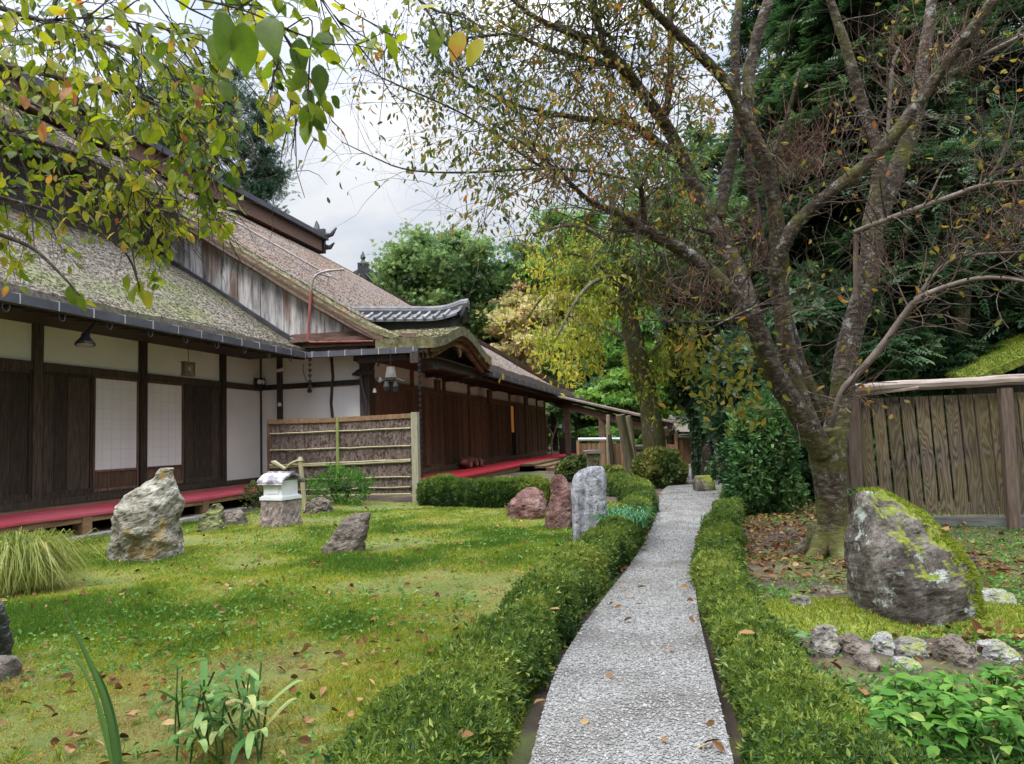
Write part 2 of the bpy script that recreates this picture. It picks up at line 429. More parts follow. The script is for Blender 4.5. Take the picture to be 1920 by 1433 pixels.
b = MB(); b.beam((XW+.02, YR-.03, 2.58), (XR-.1, YR-.03, 2.60), .05, .13); part('lintel', b, M['wood_dark'], hall)
b = MB(); b.box(XR-.17, XR+.08, YR-.12, YR+.2, .2, 3.35); b.box(XR-.3, XR+.22, YR-.16, YR+.24, 3.1, 3.3); part('corner_post', b, M['wood_dark'], hall)
# ---- boarded doors of the left wing
def board_door(x, y0, y1, z0, z1, nb, mat, frame=.05, label=None):
    b = MB(); w = (y1-y0)/nb
    for i in range(nb):
        d = rng.uniform(0, .012)
        b.box(x+.004, x+.02+d, y0+i*w+.004, y0+(i+1)*w-.004, z0, z1)
    o = part('board_door', b, mat, hall)
    f = MB(); f.box(x+.002, x+.045, y0, y0+frame, z0, z1); f.box(x+.002, x+.045, y1-frame, y1, z0, z1)
    f.box(x+.002, x+.043, y0+frame, y1-frame, z1-.06, z1); f.box(x+.002, x+.043, y0+frame, y1-frame, z0, z0+.07)
    fo = link_mesh('door_frame', f, mat, o)
    return o
for y0, y1, nb in ((3.1, 4.9, 5), (5.1, 7.2, 6), (7.4, 9.54, 6), (9.72, 10.78, 4)):
    board_door(XW, y0, y1, .42, 2.5, nb, M['wood_dark'])
board_door(XW, 13.2, 14.43, .42, 2.5, 4, M['wood_dark'])
# ---- paper screens
for y0, y1 in ((10.80, 11.90), (12.09, 13.18)):
    b = MB(); b.box(XW+.004, XW+.022, y0+.04, y1-.04, .79, 2.47); o = part('shoji_screen', b, M['paper'], hall)
    f = MB()
    for q in (y0+.02, y1-.02): f.box(XW+.003, XW+.042, q-.022, q+.022, .42, 2.5)
    f.box(XW+.003, XW+.04, y0+.042, y1-.042, 2.455, 2.5); f.box(XW+.003, XW+.04, y0+.042, y1-.042, .76, .80); f.box(XW+.003, XW+.04, y0+.042, y1-.042, .42, .46)
    link_mesh('screen_frame', f, M['wood_brown'], o)
    k = MB()
    for i in range(1, 5): k.box(XW+.0225, XW+.0245, y0+(y1-y0)*i/5-.003, y0+(y1-y0)*i/5+.003, .80, 2.45)
    for i in range(1, 9): k.box(XW+.0227, XW+.0242, y0+.045, y1-.045, .8+1.66*i/9-.003, .8+1.66*i/9+.003)
    link_mesh('lattice', k, M['kumiko'], o)
    w = MB(); w.box(XW+.004, XW+.02, y0+.042, y1-.042, .46, .76)
    for i in (1, 2): w.box(XW+.02, XW+.032, y0+(y1-y0)*i/3-.012, y0+(y1-y0)*i/3+.012, .46, .76)
    link_mesh('kick_panel', w, M['wood_brown'], o)
# ---- left veranda
XD = -8.42
b = MB()
for i in range(9):
    x0 = XW+.1+i*(XD-XW-.1)/9
    b.box(x0+.004, x0+(XD-XW-.1)/9-.004, 3, YR-.15, .215, .25)
ver = part('veranda', b, M['wood_deck'], hall)
b = MB(); b.box(XD-.10, XD-.02, 3, YR-.15, .13, .213); link_mesh('edge_beam', b, M['wood_deck'], ver)
for y in (4.2, 6.4, 8.72, 11.35, 13.9):
    b = MB(); b.box(XD-.18, XD-.005, y-.085, y+.085, -.12, .213); link_mesh('deck_post', b, M['wood_deck'], ver)
b = MB(); b.box(XD-1.6, XD-1.5, 3, YR, -.15, .21); link_mesh('underfloor_shade', b, M['shade_black'], ver)  # black board added for the shade beneath the deck
# stone footing strip in front of the veranda
b = MB()
yy = 3.0
while yy < 15.4:
    l = rng.uniform(1.1, 2.0); b.box(XD-.32, XD+.16+rng.uniform(-.02, .03), yy+.01, yy+l-.01, -.2, -.05+rng.uniform(-.01, .012)); yy += l
part('stone_footing', b, M['stone_grey'], hall)
# ---- right wing
ys = (18.9, 21.63, 24.3, 27.25, 30.3, 33.35, 36.1, 38.2)
for y in ys:
    b = MB(); b.box(XR, XR+.07, y-.07, y+.07, .2, 3.3); part('post', b, M['wood_brown'], hall)
b = MB(); b.box(XR+.003, XR+.05, YR+.25, 38.3, 2.56, 2.68); part('lintel', b, M['wood_brown'], hall)
b = MB(); b.box(XR+.003, XR+.10, YR+.25, 38.3, .2, .34); part('sill', b, M['wood_brown'], hall)
prev = YR+.25
for y in ys:
    y0, y1 = prev+.07, y-.07; prev = y
    if abs(y-33.35) < .1:
        board_door(XR, 31.2, y1, .34, 2.56, 5, M['wood_brown']); continue
    nb = max(4, int((y1-y0)/.3)); h_ = (y0+y1)/2
    board_door(XR, y0, h_-.01, .34, 2.56, nb//2, M['wood_brown']); board_door(XR, h_+.01, y1, .34, 2.56, nb//2, M['wood_brown'])
# the open bay: black panel for inner shade, indoor glow painted into orange hanging
b = MB(); b.box(XR+.002, XR+.012, 30.38, 31.18, .34, 2.56); dw = part('doorway', b, M['shade_black'], hall)
mg, ng, bg = new_mat('emissive_hanging'); bg.inputs['Base Color'].default_value = (.55, .22, .05, 1); bg.inputs['Emission Color'].default_value = (.9, .38, .08, 1); bg.inputs['Emission Strength'].default_value = .10  # emission on the cloth stands in for light from the room
b = MB(); t = np.linspace(30.42, 30.95, 15)
b.grid([[(XR+.03+.02*math.sin(q*22), q, z) for q in t] for z in (1.35, 1.9, 2.5)]); link_mesh('hanging', b, mg, dw)
b = MB(); n_ = 10
for i in range(n_):
    x0 = XR+.1+i*(1.75)/n_; b.box(x0+.004, x0+1.75/n_-.004, 15.0, 38.5, .15, .19)
ver2 = part('veranda', b, M['wood_deck'], hall)
b = MB(); b.box(XR+1.79, XR+1.86, 15.0, 38.5, .0, .15); link_mesh('edge_beam', b, M['wood_deck'], ver2)
for y in np.arange(15.6, 38, 2.7):
    b = MB(); b.box(XR+1.62, XR+1.77, y-.07, y+.07, -.1, .15); link_mesh('deck_post', b, M['wood_deck'], ver2)
# ---- left wing roof
def sheet_roof(P, th):
    """P rows from top edge to eave, thickness th downward: skin plus edge"""
    P = np.asarray(P, float); b = MB(); b.grid(P); lo = P-np.array([0, 0, th])
    b.grid(np.stack([P[-1], lo[-1]])); b.grid(np.stack([P[:, 0], lo[:, 0]])); b.grid(np.stack([P[:, -1], lo[:, -1]])); b.grid(lo[:, ::-1])
    return b
prof = [(-12.85, 6.02), (-11.6, 5.22), (-10.4, 4.42), (-9.5, 3.82), (-9.1, 3.58), (-8.74, 3.42)]
pr = resample(prof, .18); yv = np.arange(2.0, 15.66, .2)
P = np.array([[(x, y, z+.03*vnoise(np.array([x*1.5, y*1.2, 0.3]))) for y in yv] for x, z in pr])
b = sheet_roof(P, .14); src = MB(); src.grid(P)
flakes(b, src, 30000, (.03, .08), .4, None, .12, .003)
roofL = part('lower_roof', b, M['bark_roof'], hall)
b = MB(); b.beam((-8.78, 2, 3.24), (-8.78, 15.6, 3.24), .10, .07); b.box(-10.369, -8.80, 2, 15.6, 3.26, 3.275); link_mesh('eave_board', b, M['wood_dark'], roofL)
b = MB()
for y in np.arange(2.2, 15.6, .46): b.beam((XW, y, 3.42), (-8.84, y, 3.2), .07, .09)
link_mesh('rafters', b, M['wood_dark'], roofL)
b = MB()      # flashing where the lower roof meets the gable wall
pf = resample([(x, 15.62, z+.05) for x, z in prof], .3)
for p, q in zip(pf[:-1], pf[1:]): b.beam(p, q+.001*(q-p), .17, .10)
b.tube([(-9.2, 15.56, 3.7), (-8.95, 15.5, 3.56), (-8.72, 15.45, 3.36), (-8.72, 15.45, 3.2)], .05, 6)
link_mesh('flashing', b, M['metal_dark'], roofL)
# ---- gutters with straps, snow hooks
def gutter(x0, y0, x1, y1, z0, z1, hooks, ax, sp):
    p, q = np.array((x0, y0, z0), float), np.array((x1, y1, z1), float); d = norm(q-p); s_ = np.array(ax, float)
    b = MB(); b.beam(p+s_*.055, q+s_*.055, .012, .13); b.beam(p-s_*.055, q-s_*.055, .012, .13); b.beam(p-(0, 0, .06), q-(0, 0, .06), .10, .012)
    b.beam(q-d*.006, q+d*.006, .12, .125); b.beam(p-d*.006, p+d*.006, .12, .125)
    g = part('gutter', b, M['gutter'], hall); L = np.linalg.norm(q-p)
    b = MB()
    for t in np.arange(.15, L, sp):
        c = p+d*t; b.beam(c+s_*.064-(0, 0, .066), c+s_*.064+(0, 0, .075), .016, .006, up=s_); b.beam(c+s_*.064+(0, 0, .07), c-s_*.08+(0, 0, .10), .014, .006)
    link_mesh('strap', b, M['metal_pale'], g)
    if hooks:
        for t in np.arange(.3, L, hooks):
            b = MB()
            c = p+d*t; a = np.linspace(0, math.pi, 9)
            u = [c+d*.055*math.cos(k)-(0, 0, .13+.06*math.sin(k)) for k in a]
            b.tube([c+d*.055-(0, 0, .06)]+u+[c-d*.055-(0, 0, .06)], .011, 5)
            link_mesh('hook', b, M['metal_dark'], g)
    return g
gutter(-8.66, 2, -8.66, 15.35, 3.20, 3.22, .88, (1, 0, 0), .62)
gutter(-8.60, 15.28, -5.82, 15.28, 3.23, 3.19, 0, (0, -1, 0), .42)
b = MB(); b.prism([(-13, 2.1, 0), (XW+.0, 2.1, 0), (XW, 2.1, 3.5), (-8.9, 2.1, 3.38), (-13, 2.1, 5.9)], (0, .12, 0)); part('end_wall', b, M['wood_dark'], hall)
b = MB(); b.box(-20, -12.9, 2.2, 15.6, 7.5, 7.6); part('upper_roof', b, M['bark_roof'], hall)
# ---- wall above the lower roof, and gable boarding
b = MB(); b.box(-13.0, -12.86, 2, 15.66, 5.6, 7.4); part('upper_wall', b, M['wood_dark'], hall)
b = MB(); b.beam((-12.95, 2, 7.45), (-12.95, 15.6, 7.45), 1.5, .2); part('upper_roof', b, M['bark_roof'], hall)
barg = lambda x: 3.58+.637*(-6.88-x)
b = MB(); x = -20.2
while x < -7.1:
    w = rng.uniform(.17, .24); x1 = min(x+w, -7.05); xm = (x+x1)/2
    zt = barg(xm)-.1
    zb = 3.62 if xm > -9.15 else float(np.interp(xm, [p[0] for p in prof], [p[1] for p in prof]))-.1
    if xm < -12.85: zb = 5.5
    if zt > zb+.03:
        o_ = rng.uniform(0, .02); b.prism([(x+.004, 15.68-o_, zb), (x1-.004, 15.68-o_, zb), (x1-.004, 15.68-o_, barg(x1)-.1), (x+.004, 15.68-o_, barg(x)-.1)], (0, .09, 0))
    x = x1
gw = part('gable_boarding', b, M['wood_gable'], hall)
b = MB(); b.box(-13.3, -13.18, 15.5, 15.66, 5.5, 7.3); b.beam((-9.2, 15.6, 3.72), (-7.0, 15.6, 3.70), .10, .14); link_mesh('trim', b, M['wood_red'], gw)
b = MB(); b.beam((-9.15, 15.46, 3.58), (-5.95, 15.42, 3.52), .05, .16); b.beam((-9.1, 15.5, 3.46), (-5.95, 15.46, 3.38), .16, .06); b.box(-9.1, -5.7, 15.35, 16.05, 3.29, 3.305)
part('pent_eave', b, M['wood_red'], hall)
b = MB()
b.beam((-20.3, 15.46, barg(-20.3)-.12), (-6.75, 15.46, barg(-6.75)-.12), .08, .2); b.beam((-20.3, 15.33, barg(-20.3)+.02), (-6.7, 15.33, barg(-6.7)+.02), .1, .16)
part('bargeboard', b, M['wood_red'], hall)
# ---- main roof
RX, RZ, RY = -20.0, 12.0, 36.1
mp_ = [(RX, RZ), (-16, 9.47), (-12, 6.92), (-9, 5.0), (-7.6, 4.12), (-6.9, 3.74), (-6.3, 3.5), (-5.62, 3.34)]
mpr = resample(mp_, .22); EY = 42.5
KY0, KY1, KYC = 15.6, 19.9, 17.75
def mainz(x): return float(np.interp(x, [p[0] for p in mp_], [p[1] for p in mp_]))
rows = []
for x, z in mpr:
    ye = RY+(EY-RY)*((x-RX)/(-5.62-RX))**.72
    v = np.concatenate([np.linspace(15.3, 20.3, 26), np.linspace(20.3, ye, 60)[1:]])
    rows.append([(x, y, z+.03*vnoise(np.array([x*1.4, y*1.1, 4.2]))) for y in v])
P = np.array(rows)
b = MB(); src = MB()
cut = int(np.argmin(np.abs(mpr[:, 0]+7.9)))
b.grid(P[:cut+1]); src.grid(P[:cut+1]); b.grid(P[cut:, 24:]); src.grid(P[cut:, 24:])
b.grid(P[cut:, :3])
lo = P-np.array([0, 0, .26])
b.grid(np.stack([P[-1, 24:], lo[-1, 24:]])); b.grid(lo[cut:, 24:][:, ::-1]); b.grid(lo[:cut+1][:, ::-1]); b.grid(np.stack([P[:, 0], lo[:, 0]])); b.grid(np.stack([P[:, -1], lo[:, -1]]))
b.grid([[(RX, 15.3, RZ), (RX, RY, RZ)], [(-34, 15.3, 3.3), (-34, EY, 3.3)]]); b.add([(RX, RY, RZ), (-5.62, EY, 3.34), (-34, EY, 3.3)], [(0, 1, 2)])
flakes(b, src, 28000, (.03, .09), .4, lambda c, n: np.clip(1-(c[:, 1]-15)/30, .15, 1), .12, .003)
mroof = part('main_roof', b, M['bark_roof_red'], hall)
# mossy verge along the gable edge
b = MB(); vr = []
for x, z in resample(mp_[:-1], .2):
    zz_ = z+.06; vr.append([(x, 15.27, zz_-.15), (x, 15.29, zz_-.02), (x, 15.5, zz_+.03), (x, 16.5+.25*vnoise(np.array([x, 3., 1.])), zz_-.03), (x, 17.0, zz_-.22)])
b.grid(np.array(vr)); src = MB(); src.grid(np.array(vr)[:, 1:])
flakes(b, src, 12000, (.03, .08), .45, None, .2, .004); part('mossy_verge', b, M['bark_moss'], hall)
b = MB()
for h0, w_, c in ((.0, .85, 0),):
    b.beam((RX, 14, RZ+.28), (RX, RY+.3, RZ+.28), .95, .62)
rg = part('roof_ridge', b, M['wood_red'], hall)
b = MB(); b.beam((RX, 14, RZ+.75), (RX, RY+.6, RZ+.75), 1.5, .26); b.beam((RX, 14, RZ+.95), (RX, RY+.6, RZ+.95), .9, .2); b.tube([(RX, 14, RZ+1.12), (RX, RY+.7, RZ+1.12)], .16, 8); link_mesh('ridge_cap', b, M['metal_dark'], rg)
b = MB(); b.beam((RX, RY+.55, RZ-.1), (RX, RY+.55, RZ+1.3), 1.1, .2, up=(0, 1, 0)); b.tube([(RX, RY+.6, RZ+1.2), (RX, RY+.65, RZ+1.6), (RX, RY+.6, RZ+1.85)], [.22, .14, .03], 8)
b.tube([(RX+.4, RY+.65, RZ+.9), (RX+.9, RY+.7, RZ+1.0), (RX+1.2, RY+.7, RZ+1.35)], [.2, .14, .04], 7); b.tube([(RX+.3, RY+.65, RZ+.3), (RX+.8, RY+.7, RZ+.25), (RX+1.05, RY+.7, RZ+.5)], [.2, .13, .04], 7)
link_mesh('ridge_end_ornament', b, M['metal_dark'], rg)
b = MB(); b.beam((-5.70, 20.0, 3.06), (-5.70, EY-.3, 3.06), .16, .14); b.beam((-5.95, 20.0, 2.98), (-5.95, EY-.3, 2.98), .14, .14); b.box(-7.4, -5.7, 15.4, EY-.3, 3.1, 3.12);
part('eave_beam', b, M['wood_dark'], hall)
b = MB()
for y in np.arange(20.2, 42, .6): b.beam((-7.4, y, 3.06), (-5.75, y, 2.98), .06, .08)
for y in ys[1:]: b.beam((-7.4, y, 3.02), (-6.0, y, 3.0), .12, .12)
part('rafters', b, M['wood_dark'], hall)
gutter(-5.52, 20.4, -5.52, 42.0, 3.0, 3.0, 0, (1, 0, 0), 1.1)
# ---- curved entrance gable
def kz(y):
    t = np.clip((np.asarray(y, float)-KYC)/2.5, -1, 1); return 3.46+.54*(.5*(1+np.cos(math.pi*t)))**.85
kv = np.linspace(KYC-2.5, KYC+2.5, 44); kx = np.linspace(-5.45, -10.5, 26)
P = np.array([[(x, y, kz(y)+.02*(-5.45-x)+.025*vnoise(np.array([x*1.6, y*1.6, 9.]))) for y in kv] for x in kx])
b = MB(); b.grid(P); src = MB(); src.grid(P)
fr = P[0].copy(); fl = fr-np.array([0, 0, .24]); b.grid(np.stack([fl, fr])); lo = P-np.array([0, 0, .24]); b.grid(lo[:8][:, ::-1]); b.grid(np.stack([P[:8, 0], lo[:8, 0]])); b.grid(np.stack([P[:8, -1], lo[:8, -1]]))
flakes(b, src, 14000, (.03, .09), .45, None, .2, .004)
kar = part('curved_gable_roof', b, M['bark_moss'], hall)
def kband(x0, x1, t0, t1, inset=1.0):
    v = KYC+(kv-KYC)*inset; a = np.stack([np.full_like(v, x0), v, kz(kv)-t0], 1); c = np.stack([np.full_like(v, x0), v, kz(kv)-t1], 1)
    d = np.array([x1-x0, 0, 0]); q = MB(); q.grid(np.stack([c, a])); q.grid(np.stack([c+d, c])); q.grid(np.stack([a, a+d])); q.grid(np.stack([a+d, c+d])); return q
M['wood_gold'] = mat_noise('wood_gold', [(.3, (.09, .045, .022)), (.55, (.19, .10, .05)), (.75, (.30, .18, .10))], 4, (1, 1, 3), .55, .3, .006)
link_mesh('curved_bargeboard', kband(-5.52, -5.60, .23, .33), M['wood_gold'], kar)
link_mesh('curved_bargeboard', kband(-5.62, -5.72, .31, .47), M['wood_gold'], kar)
q = MB(); v = kv; a = np.stack([np.full_like(v, -6.1), v, kz(v)-.3], 1); c = np.stack([np.full_like(v, -6.1), v, np.full_like(v, 3.05)], 1); q.grid(np.stack([c, a])); link_mesh('tympanum', q, M['wood_dark'], kar)
q = MB(); zc_ = float(kz(KYC))-.46
q.prism([(-5.66, KYC+y_, zc_+z_) for y_, z_ in ((-.34, .06), (-.30, -.06), (-.14, -.04), (-.09, -.18), (0, -.30), (.09, -.18), (.14, -.04), (.30, -.06), (.34, .06))], (.05, 0, 0)); link_mesh('pendant', q, M['wood_gold'], kar)
q = MB(); q.beam((-5.9, 15.2, 3.02), (-5.9, 20.3, 3.02), .2, .26); q.beam((-7.4, 15.5, 3.06), (-5.6, 15.5, 3.1), .16, .16); q.beam((-7.4, 20.0, 3.06), (-5.6, 20.0, 3.1), .16, .16)
for y_ in (16.2, 19.2): q.box(-6.05, -5.75, y_-.2, y_+.2, 2.82, 2.9)
link_mesh('bracket_beam', q, M['wood_dark'], kar)
# tiled ridge riding on the curved gable
q = MB(); q.prism([(-10.8, KYC-.24, 3.9), (-5.75, KYC-.24, 3.85), (-5.75, KYC-.24, 4.22), (-10.8, KYC-.24, 4.52)], (0, .48, 0)); tr = part('tiled_ridge', q, M['metal_dark'], hall)
q = MB(); xs_ = np.linspace(-10.8, -5.5, 40)
lift = lambda x: .13*np.clip((x+6.4)/.9, 0, 1)**2+.06*np.maximum(-5.9-x, 0)
for sg in (-1, 1):
    q.grid([[(x, KYC+sg*.56, 4.20+lift(x)) for x in xs_], [(x, KYC+sg*.3, 4.30+lift(x)) for x in xs_], [(x, KYC+sg*.08, 4.42+lift(x)) for x in xs_]])
    q.grid([[(x, KYC+sg*.56, 4.20+lift(x)) for x in xs_], [(x, KYC+sg*.56, 4.14+lift(x)) for x in xs_], [(x, KYC+sg*.2, 4.24+lift(x)) for x in xs_]])
link_mesh('tile_slope', q, M['tile'], tr)
q = MB()
for x in np.arange(-10.7, -5.6, .27):
    for sg in (-1, 1): q.tube([(x, KYC+sg*.60, 4.22+lift(x)), (x, KYC+sg*.08, 4.45+lift(x))], .04, 7)
link_mesh('tile_rib', q, mat_noise('tile_pale', [(.3, (.12, .12, .122)), (.7, (.30, .30, .305))], 5, rough=.7, bs=.1, r_amt=.3, spec=.2), tr)
q = MB(); xs2 = np.linspace(-10.8, -5.35, 30)
for h, w_ in ((4.45, .13), (4.53, .09)): q.tube([(x, KYC, h+lift(x)*1.25) for x in xs2], w_, 8)
link_mesh('ridge_tile', q, M['tile'], tr)
q = MB(); q.box(-5.74, -5.62, KYC-.3, KYC+.3, 3.85, 4.36); q.tube([(-5.6, KYC, 4.35), (-5.5, KYC, 4.55), (-5.38, KYC, 4.72)], [.2, .14, .03], 8); q.box(-5.61, -5.56, KYC-.1, KYC+.1, 3.95, 4.1); link_mesh('ridge_end_ornament', q, M['metal_dark'], tr)

# ================================================================== THINGS ON AND AROUND THE HALL
q = MB(); yv = np.arange(3, 15.9, .25); xv = np.linspace(XW+.62, XD-.015, 8)
Pm = np.array([[(x, y, .262+.006*vnoise(np.array([x*3, y*3, 0]))) for y in yv] for x in xv])
Pm = np.concatenate([Pm, Pm[-1:]+np.array([[[.012, 0, -.008]]]), Pm[-1:]+np.array([[[.016, 0, -.05]]])+np.array([[(0, 0, .012*vnoise(np.array([y*2, 1, 1]))) for y in yv]])])
q.grid(Pm); solo('carpet_runner', q, M['carpet'], 'faded pink red carpet laid along the left veranda beneath the paper screens', 'carpet', smooth=True)
q = MB(); yv = np.arange(15.1, 37.8, .4); xv = np.linspace(XR+.62, XR+1.87, 7)
Pm = np.array([[(x, y, .202) for y in yv] for x in xv]); Pm = np.concatenate([Pm, Pm[-1:]+np.array([[[.008, 0, -.05]]])])
q.grid(Pm); solo('carpet_runner', q, M['carpet_red'], 'bright red carpet on the right veranda before the dark board doors', 'carpet')
# drench pipe running down the main roof
q = MB()
rp = lambda u, v, h: (lambda p: p+np.array([0, 0, h]))(ORG+ray(u, v)*((3.70+.637*-6.88-CZ)/(ray(u, v)[2]+.637*ray(u, v)[0])))
a_, b_ = rp(400, 405, .22), rp(622, 532, .22)
q.tube(resample([a_, b_], .6), .035, 6)
for t in np.linspace(.05, .97, 7): p = a_+(b_-a_)*t; q.tube([p, p-(0, 0, .3)], .018, 5)
dp = thing('drench_pipe', 'thin fire drench pipe on posts climbing the brown main roof', 'pipe', (-8.0, 15.3, 3.3)); part('pipe_run', q, M['copper'], dp)
q = MB(); c0 = ONY(577, 640, 15.25); c1 = ONY(583, 545, 15.25)
q.tube(smooth_path([b_, b_+(-.5, -.5, .12), c1+(.9, .5, .55), c1+(.1, 0, .45), c1], 3), .032, 6); part('bent_end', q, M['copper'], dp)
q = MB(); q.tube([c1, c0], .032, 6); q.tube([c0, c0+(.1, 0, -.03), ONY(700, 640, 15.25)], .022, 6); part('red_riser', q, M['red_pipe'], dp)

# spotlight under the left eave
c = ONX(160, 632, -8.95)
sp_ = thing('spotlight', 'black bell-shaped spotlight hanging under the left eave', 'lamp', c+(0, 0, .25))
q = MB(); q.tube([c+(.05, .12, .22), c+(.03, .06, .12), c+(0, 0, .02)], [.03, .035, .05], 8); part('arm', q, M['black_iron'], sp_)
q = MB(); ax = norm(np.array([.1, -.12, -1.0])); q.tube([c+ax*t for t in (-.06, 0, .05, .1, .13)], [.05, .065, .10, .14, .145], 12, cap=True); part('shade', q, M['black_iron'], sp_)
q = MB(); q.tube([c+ax*.132, c+ax*.15], [.12, .08], 12); part('lens', q, M['metal_pale'], sp_)
# hanging wooden lanterns / plaques
def plaque(c, w, h, label, top):
    t = thing('hanging_lantern', label, 'lantern', c, 'slatted wooden lanterns hung under the eaves')
    q = MB()
    for i in range(6): q.box(c[0]-.02, c[0]+.02, c[1]-w/2+w*(i+.1)/6, c[1]-w/2+w*(i+.85)/6, c[2]-h/2+.03, c[2]+h/2-.03)
    part('slats', q, M['wood_deck'], t)
    q = MB(); q.box(c[0]-.05, c[0]+.05, c[1]-w/2-.02, c[1]+w/2+.02, c[2]+h/2-.03, c[2]+h/2); q.box(c[0]-.05, c[0]+.05, c[1]-w/2-.02, c[1]+w/2+.02, c[2]-h/2, c[2]-h/2+.03); q.box(c[0]-.04, c[0]+.04, c[1]-w/2-.018, c[1]-w/2, c[2]-h/2, c[2]+h/2); q.box(c[0]-.04, c[0]+.04, c[1]+w/2, c[1]+w/2+.018, c[2]-h/2, c[2]+h/2); part('frame', q, M['wood_brown'], t)
    q = MB(); q.tube([c+(.022, 0, 0), c+(.04, 0, 0)], .045, 10); part('boss', q, M['stone_grey'], t)
    q = MB(); q.tube([c+(0, 0, h/2), (c[0], c[1], top)], .008, 4); part('cord', q, M['black_iron'], t)
plaque(ONX(353, 692, -9.2), .26, .27, 'slatted wooden lantern hung before the white frieze of the left wing', 3.24)
plaque(ONX(820, 725, -7.1), .34, .42, 'slatted wooden lantern nearest the curved gable on the right wing', 3.1)
plaque(ONX(918, 744, -7.1), .45, .5, 'middle slatted wooden lantern hung along the right wing eave', 3.1)
plaque(ONX(986, 753, -7.1), .5, .5, 'farthest slatted wooden lantern along the right wing, past the lit doorway', 3.1)
# rain chains
def rain_chain(top, bot, label, lanky=False):
    t = thing('rain_chain', label, 'rain chain', bot)
    n = int((top[2]-bot[2])/.13); q = MB()
    for i in range(n):
        z = top[2]-.06-i*.13; q.lathe((top[0], top[1], z-.07), [(.012, 0), (.035, .04), (.05, .085), (.045, .085), (.012, .02)], 7)
    part('cups', q, M['metal_dark'], t)
    q = MB(); q.tube([top, bot], .008, 4); part('chain', q, M['black_iron'], t)
rain_chain(ONY(581, 668, 15.3), ONY(581, 735, 15.3), 'short rain chain of dark cups hanging beside the white return wall')
ct = ONY(786, 668, 15.25); rain_chain(ct, np.array([ct[0], ct[1], .1]), 'long rain chain hanging behind the bamboo screen post')
q = MB(); q.lathe((ct[0], ct[1], -.05), [(.0, .0), (.22, .0), (.3, .18), (.27, .2), (.2, .06), (0, .05)], 14); solo('drain_bowl', q, M['stone_grey'], 'grey stone drain bowl under the long rain chain', 'bowl')
# hanging bronze gong cluster before the entrance
c = ONY(733, 700, 15.0)
t = thing('hanging_bell', 'grey wooden bell with bronze arms hung before the dark entrance door', 'bell', c)
q = MB(); q.tube([c+(0, 0, .14), c+(0, 0, -.1)], [.09, .13], 10); part('bell_body', q, mat_noise('bell_wood', [(.3, (.10, .095, .085)), (.7, (.22, .21, .19))], 8, rough=.9, bs=.3), t)
q = MB(); q.tube([c+(0, 0, .12), (c[0], c[1], 3.2)], .006, 4); part('cord', q, M['black_iron'], t)
q = MB()
for s_, l in ((-1, .34), (1, .42)):
    q.tube(smooth_path([c+(0, 0, -.16), c+(s_*l*.4, -.03, -.13), c+(s_*l*.8, -.03, -.22), c+(s_*l, -.03, -.12)], 2), .012, 5)
q.lathe(c+(-.1, 0, -.42), [(.0, 0), (.07, .03), (.09, .12), (.06, .24), (.0, .26)], 10); q.lathe(c+(.1, .02, -.44), [(0, 0), (.06, .02), (.08, .14), (.05, .26), (0, .27)], 10)
part('bronze_lamps', q, M['black_iron'], t)
# iron wall fitting with insulators on the corner post
c = ONY(684, 700, 15.9)
t = thing('wall_fitting', 'black iron floodlight bracket with cables on the corner post', 'bracket', c)
q = MB(); q.beam(c+(-.25, 0, -.02), c+(.25, -.02, .02), .07, .08); q.tube(smooth_path([c+(.1, 0, 0), c+(.25, -.06, .12), c+(.3, -.06, .26), c+(.4, -.06, .24), c+(.36, -.06, .14)], 2), .022, 6); q.beam(c+(-.3, -.05, -.03), c+(-.12, -.05, .08), .05, .05); part('bracket_arm', q, M['black_iron'], t)
q = MB(); q.tube(smooth_path([c+(-.1, -.03, -.05), c+(-.04, -.04, -.4), c+(.06, -.04, -.8), c+(.0, -.04, -1.1)], 2), .03, 6); q.lathe(c+(0, -.04, -1.2), [(.03, 0), (.09, .0), (.09, .1), (.03, .12)], 8); part('cable', q, M['metal_dark'], t)
for d_ in ((.42, -.05, -.17), (.27, -.05, -.43)): q = MB(); q.tube([c+d_+(0, 0, .05), c+d_+(0, 0, -.05)], [.03, .05], 8); part('bulb', q, M['white_glaze'], t)
# white insulators on the return post, junction box in the corner
c = ONY(526, 695, 15.95); q = MB(); q.tube([c+(-.12, 0, 0), c+(-.02, 0, .01)], [.04, .045], 8); q.tube([c+(.02, -.04, .01), c+(.11, -.05, .03)], [.045, .04], 8); q.box(c[0]-.2, c[0]-.1, c[1]-.01, c[1]+.01, c[2]-.015, c[2]-.005)
solo('twin_lamp', q, M['white_glaze'], 'pair of small white bulbs on the dark post near the wall corner', 'lamp')
c = ONY(524, 759, 15.97); q = MB(); q.lathe(c-(0, 0, .05), [(.0, 0), (.045, .02), (.05, .06), (.03, .1), (0, .11)], 10); solo('insulator', q, M['white_glaze'], 'round white porcelain knob low on the dark return post', 'insulator')
c = ONX(487, 717, XW+.14); t = thing('meter_box', 'small dark meter box with pale dial in the wall corner', 'meter', c)
q = MB(); q.box(c[0]-.09, c[0]+.09, c[1]-.1, c[1]+.1, c[2]-.1, c[2]+.1); part('case', q, M['black_iron'], t)
q = MB(); q.tube([c+(.06, -.101, 0), c+(.06, -.112, 0)], .06, 12); q.tube([c+(.091, 0, 0), c+(.1, 0, 0)], .06, 12); part('dial', q, M['white_glaze'], t)
c = ONY(582, 728, 15.95); q = MB(); q.tube([c+(0, 0, .08), c+(0, -.03, 0)], .03, 7); q.tube([c+(0, -.03, 0), c+(.03, -.1, -.08)], [.03, .06], 8); q.tube(smooth_path([c+(0, 0, .08), c+(-.12, 0, .2), c+(-.2, 0, .45), c+(-.18, 0, .6)], 2), .008, 4)
